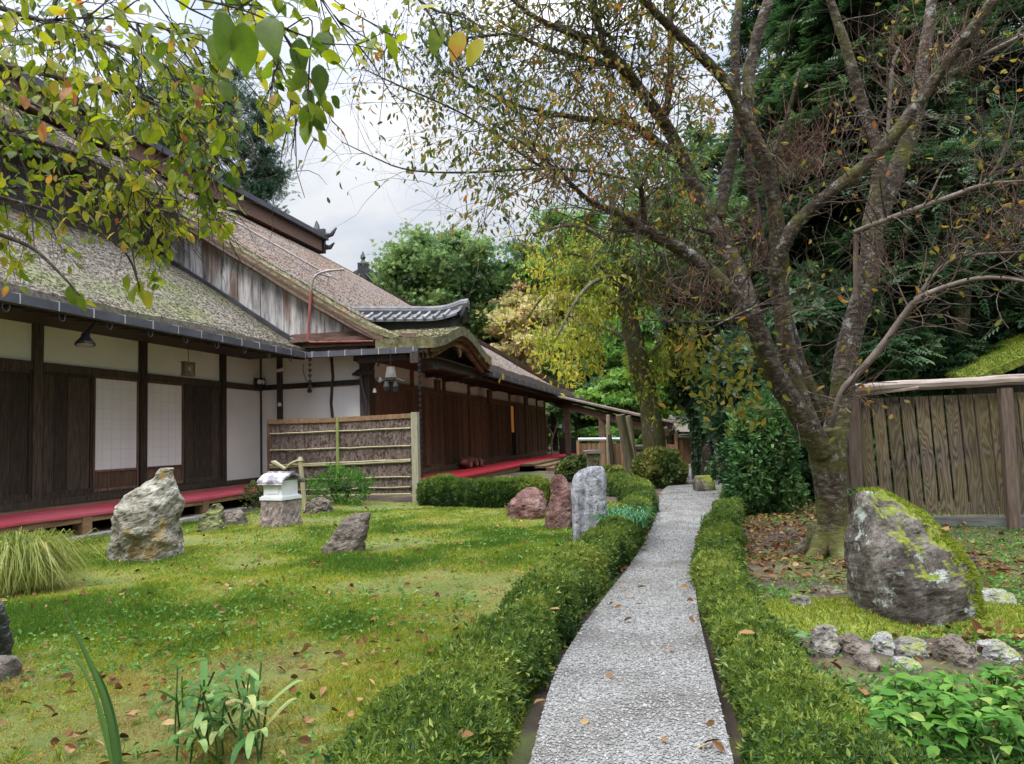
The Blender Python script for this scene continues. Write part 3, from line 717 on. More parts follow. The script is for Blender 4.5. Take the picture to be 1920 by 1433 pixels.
solo('wall_lamp', q, M['black_iron'], 'small black wall lamp on the lintel of the return wall', 'lamp')
# reclining carved animal on the right veranda
M['carved'] = mat_noise('carved', [(.3, (.10, .03, .022)), (.7, (.24, .085, .06))], 5, (1, 2, 3), .5, .4, .01)
c = np.array([XR+.52, 22.6, .19]); q = MB()
q.tube([c+(0, -1.0, .13), c+(0, -.75, .22), c+(.02, -.35, .17), c+(0, 0, .21), c+(0, .45, .17), c+(0, .95, .14), c+(.05, 1.35, .13), c+(.1, 1.6, .08)], [.10, .15, .14, .18, .16, .13, .10, .04], 12, jit=.18)
q.tube([c+(.1, -.85, .12), c+(.16, -1.1, .22), c+(.1, -1.28, .2)], [.11, .12, .06], 9, jit=.2)
for y_ in (-.5, .15, .7): q.tube([c+(.1, y_, .25), c+(.22, y_-.1, .12), c+(.26, y_-.25, .02)], [.1, .08, .06], 7, jit=.2)
solo('carved_figure', q, M['carved'], 'reddish carved wooden reclining beast on the right veranda against the doors', 'carving', smooth=True)
# ================================================================== GROUND
hl = np.array([G(*p)[:2] for p in ((1000, 1433), (1035, 1290), (1075, 1215), (1135, 1130), (1190, 1060), (1222, 1000), (1238, 950))])   # path left edge
hr = np.array([G(*p)[:2] for p in ((1372, 1433), (1335, 1270), (1308, 1160), (1303, 1085), (1318, 1010), (1345, 965), (1362, 942))])   # path right edge
far = [G(*p)[:2] for p in ((1235, 928), (1268, 905), (1285, 885), (1288, 872), (1325, 872), (1345, 890), (1362, 915))]
dl, dr = norm(hl[1]-hl[2]), norm(hr[1]-hr[2])
path_poly = smooth_path(np.vstack([[hl[0]-norm(hl[1]-hl[0])*4], hl, far, hr[::-1], [hr[0]-norm(hr[1]-hr[0])*4]]), 2)
lawn_poly = np.array([(-9.2, 3), (-9.2, 13.2), (-6.5, 13.3), (-4.5, 13.2), (-2.2, 12.6), (-.7, 12.5)] + [tuple(p+np.array((-.1, 0))) for p in hl[::-1]] + [(0, -2), (-9, -2)])

def gz(x, y):
    P = np.stack([x*.55, y*.55, np.zeros_like(x)], -1)
    z = .035*fbm(P, 4, 3)+.014*fbm(P*5.5, 3, 91)
    return z - .07*sstep(-6.5, -8.6, x)*sstep(14.5, 12, y) - .02
def ground_z(P): return gz(P[..., 0], P[..., 1])

m, n, bs = new_mat('ground')
z_at = n.nodes.new('ShaderNodeAttribute'); z_at.attribute_name = 'rnd'
t1 = tex(n, 'ShaderNodeTexNoise', 1.3, Detail=8.0, Roughness=.6); t2 = tex(n, 'ShaderNodeTexNoise', 60, Detail=6.0, Roughness=.75)
moss = ramp(n, [(.3, (.075, .13, .018)), (.48, (.15, .195, .026)), (.62, (.215, .22, .034)), (.78, (.23, .19, .06))]); n.links.new(t1.outputs[0], moss.inputs[0])
moss2 = mixc(n, moss.outputs[0], (.035, .04, .012), mmath(n, 'MULTIPLY', mmath(n, 'SUBTRACT', 1.0, t2.outputs[0]), .75))
dirt = ramp(n, [(.3, (.05, .033, .022)), (.5, (.11, .075, .05)), (.58, (.19, .17, .055)), (.74, (.15, .17, .03))]); n.links.new(t1.outputs[0], dirt.inputs[0])
dirt2 = mixc(n, dirt.outputs[0], (.022, .016, .012), mmath(n, 'MULTIPLY', mmath(n, 'SUBTRACT', 1.0, t2.outputs[0]), .8))
n.links.new(mixc(n, moss2, dirt2, z_at.outputs['Fac']), bs.inputs['Base Color']); bs.inputs['Roughness'].default_value = .95
bump(n, bs, t2.outputs[0], .8, .03); M['ground'] = m
xs = np.concatenate([np.linspace(-180, -16, 30), np.linspace(-15, 12, 190), np.linspace(13, 180, 30)])
ysv = np.concatenate([np.linspace(-60, -3, 14), np.linspace(-2, 22, 190), np.linspace(23, 60, 30), np.linspace(64, 320, 30)])
X, Y = np.meshgrid(xs, ysv, indexing='ij'); Z = gz(X, Y)
P2 = np.stack([X.ravel(), Y.ravel()], 1)
inl = inpoly(P2, lawn_poly).astype(float)
b = MB(); b.grid(np.stack([X, Y, Z], -1), r=1-inl)
link_mesh('ground', b, M['ground'])['kind'] = 'structure'

# gravel path
m, n, bs = new_mat('gravel')
v1 = tex(n, 'ShaderNodeTexVoronoi', 125); v2 = tex(n, 'ShaderNodeTexNoise', 2.2, Detail=5.0)
c1 = ramp(n, [(0, (.145, .14, .13)), (.35, (.205, .20, .188)), (.7, (.255, .25, .236)), (1, (.32, .314, .298))]); sp = n.nodes.new('ShaderNodeSeparateColor'); n.links.new(v1.outputs['Color'], sp.inputs[0]); n.links.new(sp.outputs[0], c1.inputs[0])
c2 = ramp(n, [(.34, (.52, .48, .44)), (.55, (1, 1, 1))]); n.links.new(v2.outputs[0], c2.inputs[0])
n.links.new(mixc(n, c1.outputs[0], c2.outputs[0], 1.0, 'MULTIPLY'), bs.inputs['Base Color']); bs.inputs['Roughness'].default_value = .9
bump(n, bs, mmath(n, 'SUBTRACT', 1.0, v1.outputs['Distance']), .9, .012); M['gravel'] = m
b = MB()
k = len(path_poly); gx = np.linspace(path_poly[:, 0].min(), path_poly[:, 0].max(), 2)
bm_pts = [Vector((p[0], p[1], 0)) for p in path_poly]
from mathutils.geometry import tessellate_polygon
tri = tessellate_polygon([bm_pts])
b.add(np.column_stack([path_poly, np.full(k, .045)]), [tuple(t) for t in tri])
pv, pt, _, _ = b.arrays()
if np.cross(pv[pt[0][1]]-pv[pt[0][0]], pv[pt[0][2]]-pv[pt[0][0]])[2] < 0: b.T = [b.T[0][:, ::-1]]
src_path = b
link_mesh('gravel_path', b, M['gravel'])['kind'] = 'structure'
# loose stones on it
near = lambda p: lambda c, nn: 1/np.maximum(np.linalg.norm(c[:, :2], axis=1), 1.5)**p
nP = 110000
r_ = 2.3*np.exp(rng.random(nP)*math.log(22/2.3)); a_ = rng.uniform(-.5, .35, nP)
Pp = np.stack([r_*np.sin(a_), r_*np.cos(a_)], 1); Pp = Pp[inpoly(Pp, path_poly)]
q = MB(); n_ = len(Pp)
ov = np.array([(1, 0, 0), (-.9, .2, 0), (.1, 1, 0), (-.1, -1, .1), (0, .1, .75), (0, 0, -.7)]); ot = np.array([(0, 2, 4), (2, 1, 4), (1, 3, 4), (3, 0, 4), (2, 0, 5), (1, 2, 5), (3, 1, 5), (0, 3, 5)])
s_ = rng.uniform(.0028, .0056, n_)*np.where(rng.random(n_) < .03, 1.7, 1)*(1+.12*np.linalg.norm(Pp, axis=1)); al = rng.uniform(0, 6.28, n_); st_ = rng.uniform(.55, 1.0, (n_, 1))
vv = ov[None]*np.stack([np.ones(n_), st_[:, 0], st_[:, 0]], 1)[:, None]*s_[:, None, None]
vx = vv[..., 0]*np.cos(al)[:, None]-vv[..., 1]*np.sin(al)[:, None]; vy = vv[..., 0]*np.sin(al)[:, None]+vv[..., 1]*np.cos(al)[:, None]
V = np.stack([vx+Pp[:, 0:1], vy+Pp[:, 1:2], vv[..., 2]+.048], -1).reshape(-1, 3)
q.add(V, (ot[None]+(np.arange(n_)*6)[:, None, None]).reshape(-1, 3), None, np.repeat(rng.random(n_), 6))
m, n, bs = new_mat('pebble'); c = ramp(n, [(0, (.115, .112, .104)), (.3, (.18, .176, .165)), (.75, (.24, .235, .222)), (1, (.34, .334, .318))]); n.links.new(attr(n), c.inputs[0]); n.links.new(c.outputs[0], bs.inputs['Base Color']); bs.inputs['Roughness'].default_value = .95; bs.inputs['Specular IOR Level'].default_value = .1
solo('path_gravel', q, m, 'pale grey loose gravel spread over the winding garden path', 'gravel', kind='stuff')

# ================================================================== GRASS, CLOVER, FALLEN LEAVES
M['grass'] = leaf_mat('grass', [(0, (.06, .12, .019)), (.4, (.165, .225, .029)), (.72, (.29, .30, .045)), (.92, (.34, .29, .075)), (1, (.28, .20, .075))], .35, .7, .05)
M['clover'] = leaf_mat('clover', [(0, (.045, .12, .025)), (.5, (.10, .22, .05)), (.85, (.20, .30, .08)), (1, (.32, .36, .14))], .3, .6, .1)
M['litter'] = leaf_mat('litter', [(0, (.045, .022, .010)), (.35, (.12, .056, .024)), (.65, (.22, .12, .055)), (.88, (.33, .23, .11)), (1, (.40, .15, .035))], .12, .75, .05)
def polar(n, r0, r1, a0, a1, p=1.0):
    u = rng.random(n); r = r0*(r1/r0)**u if p == 1 else r0+(r1-r0)*u**p
    a = rng.uniform(a0, a1, n); return np.stack([r*np.sin(a), r*np.cos(a)], 1)
Pg = polar(1300000, 2.0, 15.5, R_(-72), R_(10)); Pg = Pg[inpoly(Pg, lawn_poly)]
tone = fbm(np.stack([Pg[:, 0]*.9, Pg[:, 1]*.9, Pg[:, 0]*0], 1), 4, 21)
keep = rng.random(len(Pg)) < np.clip(.85+tone*.9, .4, 1); Pg = Pg[keep]; tone = tone[keep]; n_ = len(Pg)
C = np.column_stack([Pg, ground_z(Pg)-.004]); d_ = np.linalg.norm(Pg, axis=1)
q = MB(); U = rdir(n_, .75, .6); l = rng.uniform(.014, .044, n_)*np.clip(1+tone*.7, .5, 1.7)
leaves(q, 'tri', C, U, rdir(n_), l, .0045*(1+d_*.16), np.clip(.50-tone*.65+rng.normal(0, .2, n_)+.35*np.clip(fbm(np.column_stack([Pg*2.6, Pg[:, 0]*0]), 3, 44), 0, 1), 0, 1))
solo('lawn_grass', q, M['grass'], 'short mossy yellow-green grass covering the lawn left of the path', 'grass', kind='stuff')
Pc = polar(60000, 2.0, 15.0, R_(-72), R_(8)); Pc = Pc[inpoly(Pc, lawn_poly)]
cl = fbm(np.stack([Pc[:, 0]*.8, Pc[:, 1]*.8, Pc[:, 0]*0], 1), 3, 33) + .35*sstep(7.5, 11, np.linalg.norm(Pc, axis=1))
Pc = Pc[rng.random(len(Pc)) < np.clip(cl*1.1-.08, .02, .4)]; n_ = len(Pc)
q = MB(); d_ = np.linalg.norm(Pc, axis=1)
leaves(q, 'dia', np.column_stack([Pc, ground_z(Pc)+rng.uniform(.008, .045, n_)]), rdir(n_, .12, .4), rdir(n_, 1.6, .6), rng.uniform(.016, .042, n_)*(1+d_*.05), rng.uniform(.010, .022, n_)*(1+d_*.05), np.clip(rng.beta(2, 2.6, n_), 0, 1))
solo('clover_cover', q, M['clover'], 'patches of small bright clover leaves scattered through the lawn', 'clover', kind='stuff')
def fallen(n, poly, r0, r1, a0, a1, zoff, sz, name, label, dens=None):
    P = polar(n, r0, r1, a0, a1)
    if poly is not None: P = P[inpoly(P, poly)]
    if dens is not None: P = P[rng.random(len(P)) < dens(P)]
    k = len(P); q = MB(); curl = rdir(k, 1.3, .5)
    leaves(q, 'oval', np.column_stack([P, ground_z(P)+zoff+rng.uniform(0, .02, k)]), rdir(k, .1, .25), curl, rng.uniform(*sz, k), rng.uniform(sz[0]*.5, sz[1]*.62, k), rng.beta(2, 2.2, k))
    return solo(name, q, M['litter'], label, 'fallen leaves', kind='stuff')
fallen(1500, lawn_poly, 2.1, 14, R_(-70), R_(6), .02, (.03, .075), 'fallen_leaves', 'brown and orange fallen leaves scattered over the green lawn')
right_poly = np.array([tuple(p+np.array((.35, 0))) for p in hr] + [(.8, 14.5), (5.5, 14.5), (5.5, 1.5), (.6, 1.5)])
fallen(26000, right_poly, 2.1, 14, R_(0), R_(42), .015, (.035, .085), 'fallen_leaves', 'thick brown leaf litter under the cherry tree right of the path', lambda P: np.clip(.05+.9*sstep(5.6, 7.6, P[:, 1])*sstep(3.2, 1.6, P[:, 0])+.35*fbm(np.column_stack([P*1.1, P[:, 0]*0]), 3, 5), .05, 1))
fallen(900, path_poly, 2.6, 16, R_(-25), R_(14), .075, (.03, .07), 'fallen_leaves', 'few orange brown leaves strewn on the pale gravel path', lambda P: np.clip(.13+.8*(np.minimum(np.abs(P[:, 0]-np.interp(P[:, 1], hl[:, 1], hl[:, 0])), np.abs(P[:, 0]-np.interp(P[:, 1], hr[:, 1], hr[:, 0]))) < .07), 0, 1))
# low weeds and moss right of the path
Pm_ = polar(150000, 2.0, 13, R_(0), R_(42)); Pm_ = Pm_[inpoly(Pm_, right_poly)]
tn = fbm(np.column_stack([Pm_*1.0, Pm_[:, 0]*0]), 4, 61)
Pm_ = Pm_[rng.random(len(Pm_)) < np.clip(.62+tn*1.3-.55*sstep(7.5, 10, Pm_[:, 1])*sstep(3.5, 1.5, Pm_[:, 0]), .03, 1)]; k = len(Pm_)
q = MB(); d_ = np.linalg.norm(Pm_, axis=1); hf = rng.random(k) < .6
leaves(q, 'blade', np.column_stack([Pm_, ground_z(Pm_)])[hf], rdir(hf.sum(), .9, .5), rdir(hf.sum()), rng.uniform(.015, .04, hf.sum()), .004*(1+d_[hf]*.15), np.clip(rng.normal(.45, .2, hf.sum()), 0, 1))
solo('ground_moss', q, M['grass'], 'yellow-green moss tufts on the brown earth right of the path', 'moss', kind='stuff')
q = MB(); hf = ~hf; k = hf.sum()
leaves(q, 'dia', np.column_stack([Pm_, ground_z(Pm_)+.02])[hf], rdir(k, .15, .4), rdir(k, 1.5, .6), rng.uniform(.02, .05, k), rng.uniform(.012, .026, k), rng.beta(2, 3, k))
solo('weeds', q, M['clover'], 'small green weeds among the leaf litter right of the path', 'weeds', kind='stuff')

# ================================================================== HEDGES AND SHRUBS
M['hedge_core'] = mat_noise('hedge_core', [(.3, (.012, .018, .006)), (.7, (.03, .045, .012))], 8, rough=.95, bs=.5, bd=.03, r_amt=.1)  # shade in the gaps between leaves put into this dark colour
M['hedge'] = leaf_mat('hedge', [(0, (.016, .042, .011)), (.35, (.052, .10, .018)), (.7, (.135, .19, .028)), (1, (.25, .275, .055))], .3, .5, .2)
M['camellia'] = leaf_mat('camellia', [(0, (.022, .06, .02)), (.5, (.055, .13, .036)), (.85, (.11, .21, .055)), (1, (.19, .28, .09))], .25, .42, .25)
M['topiary'] = leaf_mat('topiary', [(0, (.03, .055, .014)), (.4, (.075, .11, .024)), (.75, (.15, .18, .035)), (1, (.26, .22, .07))], .25, .5, .25)
M['fresh'] = leaf_mat('fresh', [(0, (.03, .095, .02)), (.5, (.075, .19, .03)), (.85, (.15, .28, .05)), (1, (.26, .33, .08))], .4, .55, .12, 1.25, 30)
def hedge(name, label, cl, W, H, nl, sz, mat='hedge', pw=1.2, rr=.5):
    cl = np.asarray(cl, float); c3 = resample(np.column_stack([cl, W, H]), .1); c2 = c3[:, :2]
    d = norm(np.gradient(c2, axis=0)); s_ = np.stack([-d[:, 1], d[:, 0]], 1); rows = []
    th_ = np.linspace(0, math.pi, 15)
    for i in range(len(c2)):
        endk = min(1, .35+.65*sstep(0, .35, .1*min(i, len(c2)-1-i)))
        row = []
        for t in th_:
            cx = abs(math.cos(t))**rr*np.sign(math.cos(t)); cz = abs(math.sin(t))**rr
            p = np.array([c2[i, 0]+s_[i, 0]*cx*c3[i, 2]/2*endk, c2[i, 1]+s_[i, 1]*cx*c3[i, 2]/2*endk, cz*c3[i, 3]*(.75+.25*endk)])
            row.append(p)
        rows.append(row)
    P = np.array(rows); nz = fbm(P*2.6, 3, 9); nz2 = fbm(P*7, 2, 4)
    ctr = np.column_stack([c2, c3[:, 3]*.4])[:, None, :]; P = P+norm(P-ctr)*(.055*nz+.035*nz2)[..., None]; P[..., 2] = np.maximum(P[..., 2], -.02)
    inner = ctr+(P-ctr)*np.array([.86, .86, .9])
    root = thing(name, label, 'hedge', (*c2[len(c2)//2], 0))
    q = MB(); q.grid(inner); part('core', q, M['hedge_core'], root)
    src = MB(); src.grid(P)
    Pn, N = sample_surf(src, nl, near(pw)); o = norm(Pn-np.column_stack([Pn[:, :2], Pn[:, 2]*.3])); 
    c_i = np.argmin(((Pn[:, None, :2]-c2[None])**2).sum(-1), 1); out = norm(Pn-np.column_stack([c2[c_i], Pn[:, 2]*.5])); N = np.where((N*out).sum(1)[:, None] < 0, -N, N)
    dep = rng.uniform(-.04, .012, nl); dist = np.linalg.norm(Pn, axis=1)
    tone = fbm(Pn*1.7, 3, 77)
    q = MB(); U = norm(N*.7+rdir(nl, .35)); l = rng.uniform(*sz, nl)*(1+.05*dist)
    leaves(q, 'sprig', Pn+N*dep[:, None], U, rdir(nl), l, l*.95, np.clip(.42+.35*tone+.30*(Pn[:, 2]/c3[c_i, 3]-.6)+rng.normal(0, .16, nl), 0, 1))  # tint rises with height: bright top and shaded sides painted in
    k2 = nl//9; Pn2, N2 = sample_surf(src, k2, near(pw)); o2 = np.argmin(((Pn2[:, None, :2]-c2[None])**2).sum(-1), 1); out2 = norm(Pn2-np.column_stack([c2[o2], Pn2[:, 2]*.5])); N2 = np.where((N2*out2).sum(1)[:, None] < 0, -N2, N2)
    l2 = rng.uniform(.02, .042, k2); leaves(q, 'dia', Pn2+N2*rng.uniform(-.01, .03, (k2, 1)), norm(N2*.6+rdir(k2)), rdir(k2), l2, l2*.42, np.clip(rng.normal(.5, .3, k2), 0, 1))
    part('foliage', q, M[mat], root)
    return root
lc = [hl[0]-norm(hl[1]-hl[0])*.6+np.array((-.47, 0))] + [p+np.array((-w, -.02)) for p, w in zip(hl, (.35, .26, .24, .22, .21, .20, .20))]
lw = [.62, .47, .36, .33, .32, .33, .34, .34]; lh = [.20, .22, .26, .29, .30, .31, .32, .33]
lc += [np.array(G(1205, 935)[:2])+np.array((-.25, .5)), np.array(G(1180, 925)[:2])+np.array((-.5, .6))]; lw += [.5, .5]; lh += [.38, .36]
lsm = smooth_path(np.column_stack([lc, lw, lh]), 2)
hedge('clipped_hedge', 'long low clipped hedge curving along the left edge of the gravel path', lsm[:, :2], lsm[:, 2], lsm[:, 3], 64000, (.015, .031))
rc = [hr[0]-norm(hr[1]-hr[0])*.7+np.array((.43, 0)), hr[0]+np.array((.31, 0))]+[p+np.array((w, .0)) for p, w in zip(hr[1:], (.20, .17, .16, .19, .19, .19))]
rw_ = [.58, .45, .32, .28, .28, .34, .34, .34]; rh_ = [.11, .14, .18, .22, .24, .25, .25, .25]
rsm = smooth_path(np.column_stack([rc, rw_, rh_]), 2)
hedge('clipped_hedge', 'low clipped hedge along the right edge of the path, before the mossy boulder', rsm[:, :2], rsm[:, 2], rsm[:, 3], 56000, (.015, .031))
bc = [G(790, 940)[:2], G(900, 948)[:2], G(1000, 948)[:2], G(1060, 945)[:2]]
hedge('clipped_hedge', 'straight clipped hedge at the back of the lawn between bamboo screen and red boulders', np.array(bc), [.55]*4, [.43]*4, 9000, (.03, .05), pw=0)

def shrub(name, label, cat, c, rad, nl, sz, mat, tpl='dia', asp=.5, core=.78, flat=.0, stems=5, group=None, lob=.18, up=.3):
    c = np.asarray(c, float); rad = np.asarray(rad, float); root = thing(name, label, cat, c, group)
    u = np.linspace(0, 2*math.pi, 25)[:-1]; v = np.linspace(-.35, math.pi/2, 12); Vv = np.array([[(math.cos(b_)*math.cos(a), math.cos(b_)*math.sin(a), math.sin(b_)) for a in u] for b_ in v])
    def surf(D_): return c+np.array([0, 0, rad[2]*.42])+D_*rad*np.array([1, 1, .6])*(1+lob*fbm(D_*2.2+c, 3, 13))[..., None]
    q = MB(); q.grid(c+np.array([0, 0, rad[2]*.42])+(surf(Vv)-c-np.array([0, 0, rad[2]*.42]))*core, wrap=True); part('core', q, M['hedge_core'], root)
    D_ = rdir(nl, .25); P = surf(D_); k = rng.uniform(.80, 1.04, (nl, 1)); cc = c+np.array([0, 0, rad[2]*.42]); P = cc+(P-cc)*k; P[:, 2] = np.maximum(P[:, 2], c[2]+.02)
    q = MB(); U = norm(D_*.8+rdir(nl, up)); l = rng.uniform(*sz, nl)
    leaves(q, tpl, P, U, norm(D_*.7+rdir(nl, .5)), l, l*asp, np.clip(.45+.4*fbm(P*2.5, 3, 8)+rng.normal(0, .18, nl), 0, 1)); part('foliage', q, M[mat], root)
    if stems:
        q = MB()
        for i in range(stems):
            a = rng.uniform(0, 6.28); q.tube([c+(.06*math.cos(a), .06*math.sin(a), -.02), c+(rad[0]*.5*math.cos(a), rad[1]*.5*math.sin(a), rad[2]*.5)], [.022, .01], 5)
        part('stem', q, M['wood_dark'], root)
    return root
c = G(1240, 912); shrub('round_shrub', 'large clipped round shrub left of the far path bend', 'shrub', c, (.56, .52, .80), 9000, (.04, .075), 'topiary', 'clump', .9)
c = G(1080, 902); shrub('round_shrub', 'smaller clipped round shrub behind the upright red stones', 'shrub', c, (.48, .48, .62), 4500, (.035, .065), 'topiary', 'clump', .9)
c = G(1434, 962); shrub('camellia_bush', 'dark glossy camellia bush standing left of the cherry trunk', 'bush', c, (.50, .55, 1.55), 9000, (.055, .10), 'camellia', 'oval', .46, core=.62, lob=.35)
c = G(640, 945); shrub('nandina_bush', 'leafy green bush in front of the bamboo screen', 'bush', c, (.55, .42, .62), 1500, (.05, .10), 'fresh', 'dia', .36, core=.35, lob=.4, up=.6)
c = G(482, 950); shrub('small_bush', 'small yellowish bush beside the veranda end and white shrine box', 'bush', c, (.26, .25, .4), 420, (.05, .09), 'topiary', 'dia', .4, core=.3, lob=.4, up=.6)
c = G(1345, 872); shrub('round_shrub', 'small far shrub beside the garden gate', 'shrub', c, (.7, .6, .8), 1800, (.06, .1), 'topiary', 'clump', .9)
c = G(1140, 915); shrub('round_shrub', 'low rounded shrub behind the grey upright stone', 'shrub', c, (.42, .4, .45), 2400, (.035, .065), 'topiary', 'clump', .9)

# ================================================================== ROCKS
def rock_mat(name, cols, scale, moss=None, stretch=(1, 1, 1), lichen=None, bs=.7):
    m, n, b = new_mat(name)
    t = tex(n, 'ShaderNodeTexNoise', scale, stretch, Detail=10.0, Roughness=.68); c = ramp(n, cols); n.links.new(t.outputs[0], c.inputs[0]); col = c.outputs[0]
    t3 = tex(n, 'ShaderNodeTexNoise', scale*6, Detail=6.0, Roughness=.7); col = mixc(n, col, (.03, .028, .026), mmath(n, 'MULTIPLY', mmath(n, 'GREATER_THAN', mmath(n, 'SUBTRACT', .44, t3.outputs[0]), 0.0), .55))
    if lichen:
        t4 = tex(n, 'ShaderNodeTexNoise', lichen[1], Detail=6.0, Roughness=.75); r4 = ramp(n, [(lichen[2], (0, 0, 0)), (lichen[2]+.05, (1, 1, 1))]); n.links.new(t4.outputs[0], r4.inputs[0]); col = mixc(n, col, lichen[0], r4.outputs[0])
    if moss:
        g = n.nodes.new('ShaderNodeNewGeometry'); s_ = n.nodes.new('ShaderNodeSeparateXYZ'); n.links.new(g.outputs['Normal'], s_.inputs[0])
        t2 = tex(n, 'ShaderNodeTexNoise', 5, Detail=6.0); r2 = ramp(n, [(moss[0], (0, 0, 0)), (moss[0]+.15, (1, 1, 1))])
        dt = n.nodes.new('ShaderNodeVectorMath'); dt.operation = 'DOT_PRODUCT'; n.links.new(g.outputs['Normal'], dt.inputs[0]); dt.inputs[1].default_value = moss[1] if len(moss) > 1 else (0, 0, 1)
        n.links.new(mmath(n, 'ADD', dt.outputs['Value'], mmath(n, 'SUBTRACT', t2.outputs[0], .5)), r2.inputs[0])
        mc = ramp(n, [(.3, (.07, .10, .012)), (.55, (.17, .20, .02)), (.75, (.27, .27, .04))]); n.links.new(t3.outputs[0], mc.inputs[0]); col = mixc(n, col, mc.outputs[0], r2.outputs[0])
    n.links.new(col, b.inputs['Base Color']); b.inputs['Roughness'].default_value = .88; b.inputs['Specular IOR Level'].default_value = .3
    mix_ = mmath(n, 'ADD', t.outputs[0], mmath(n, 'MULTIPLY', t3.outputs[0], .35)); bump(n, b, mix_, bs, .04); return m
def rock(name, label, u, v, prof, depth, mat, seed, amp=.10, sharp=2.6, z0=-.05, group=None, lean=0.0, scale=None, rot=0.0):
    """prof: (height px above v, left px, right px) read at the base's distance; a solid of that depth grown round it"""
    c = G(u, v); dist = float((c-ORG) @ CAMR[2]); k = dist/F if scale is None else scale
    right = np.array([CAMR[0][0], CAMR[0][1], 0]); right /= np.linalg.norm(right); back = np.array([-right[1], right[0], 0])
    if rot: right, back = right*math.cos(rot)+back*math.sin(rot), back*math.cos(rot)-right*math.sin(rot)
    pr = np.array(prof, float); hs = np.linspace(pr[0, 0], pr[-1, 0], 56); Lf = np.interp(hs, pr[:, 0], pr[:, 1])*.93; Rt = np.interp(hs, pr[:, 0], pr[:, 2])*.93
    t = np.linspace(0, 2*math.pi, 81)[:-1]; rows = []; H = hs[-1]
    for h, l, r in zip(hs, Lf, Rt):
        w = (r-l)/2*k; mid = (l+r)/2*k; f_ = (h-hs[0])/(H-hs[0]); dd = depth*max(.10, (1-f_**3*.75))*(w/max((Rt-Lf).max()/2*k, 1e-6))**.5
        cs, sn = np.cos(t), np.sin(t); a = np.abs(cs)**(2/sharp)*np.sign(cs); b_ = np.abs(sn)**(2/sharp)*np.sign(sn)
        rows.append(c+right*(mid+w*a)[:, None]+back*(dd/2*b_+lean*h*k)[:, None]+np.array([0, 0, h*k+z0 if h == hs[0] else h*k]))
    P = np.array(rows); ctr = P.mean((0, 1)); sz = H*k
    nzv = fbm((P-ctr)/sz*2.3+seed*3.7, 7, seed, .6); rid = 1-np.abs(fbm((P-ctr)/sz*2.0+seed, 3, seed+3))*2
    cr_ = P.mean(1, keepdims=True); D_ = P-cr_; D_[..., 2] = 0; P = P+norm(D_)*((nzv*amp+rid*amp*.5)*sz)[..., None]; P[..., 2] += nzv*amp*.4*sz*np.linspace(0, 1, len(hs))[:, None]
    q = MB(); q.grid(P, wrap=True)
    top = P[-1].mean(0); V = np.vstack([P[-1], top+(0, 0, .01*sz)]); q.add(V, [(i, (i+1) % 80, 80) for i in range(80)])
    return solo(name, q, mat, label, 'rock', group, smooth=False, base=c)
M['rock_pale'] = rock_mat('rock_pale', [(.3, (.05, .045, .032)), (.44, (.165, .15, .11)), (.57, (.31, .29, .24)), (.74, (.49, .475, .43))], 3.2, None, (1, 1, 1.2), ((.19, .135, .05), 2.6, .545))
M['rock_brown'] = rock_mat('rock_brown', [(.3, (.045, .037, .028)), (.5, (.115, .094, .073)), (.7, (.235, .20, .165))], 4)
M['rock_red'] = rock_mat('rock_red', [(.3, (.04, .017, .014)), (.48, (.13, .062, .052)), (.68, (.30, .19, .17))], 4, None, (1, 1, .6))
M['rock_grey'] = rock_mat('rock_grey', [(.3, (.10, .10, .115)), (.45, (.24, .24, .265)), (.6, (.36, .36, .385)), (.75, (.55, .55, .57))], 4, None, (3.2, 3.2, .22))
M['rock_moss'] = rock_mat('rock_moss', [(.3, (.022, .018, .013)), (.48, (.075, .062, .05)), (.66, (.20, .178, .15))], 6, (.22, (.62, .30, .72)), (1, 1, .5), ((.36, .40, .36), 5, .57), 1.0)
M['rock_ring'] = rock_mat('rock_ring', [(.3, (.05, .045, .038)), (.5, (.165, .15, .135)), (.7, (.36, .34, .325))], 7, (.92,), (1, 1, 1))
M['rock_ring_pale'] = rock_mat('rock_ring_pale', [(.3, (.10, .095, .09)), (.5, (.27, .265, .26)), (.7, (.46, .45, .44))], 5, (.85,), (1, 1, 2))
M['rock_green'] = rock_mat('rock_green', [(.3, (.05, .05, .03)), (.5, (.13, .13, .07)), (.7, (.25, .24, .16))], 5, (.6,))
rock('standing_rock', 'tall pale weathered standing rock before the veranda', 270, 1042, [(-4, -58, 62), (30, -57, 62), (75, -48, 66), (112, -24, 66), (135, -2, 60), (150, 28, 52), (160, 42, 54)], .55, M['rock_pale'], 3, .075)
rock('garden_rock', 'small greenish lumpy rock beside the veranda footing', 398, 990, [(0, -26, 26), (20, -24, 18), (34, -6, 16), (44, 2, 12)], .3, M['rock_green'], 5, .10)
rock('garden_rock', 'low grey rock right of the small greenish rock', 438, 978, [(0, -26, 26), (14, -20, 22), (22, -6, 14)], .3, M['rock_brown'], 6, .08)
rock('slanted_rock', 'brown slanted rock alone in the middle of the lawn', 648, 1027, [(0, -48, 34), (14, -30, 38), (34, -14, 44), (54, 2, 46), (62, 12, 46)], .34, M['rock_brown'], 8, .07)
rock('garden_rock', 'low wide reddish-brown boulder left of the upright red stone', 990, 966, [(0, -42, 36), (22, -38, 36), (40, -20, 30), (52, -4, 16)], .5, M['rock_red'], 10, .06)
rock('upright_rock', 'upright reddish stone between the low red boulder and grey stone', 1049, 982, [(0, -27, 27), (30, -26, 28), (60, -18, 26), (82, -10, 18), (90, -4, 10)], .4, M['rock_red'], 12, .05)
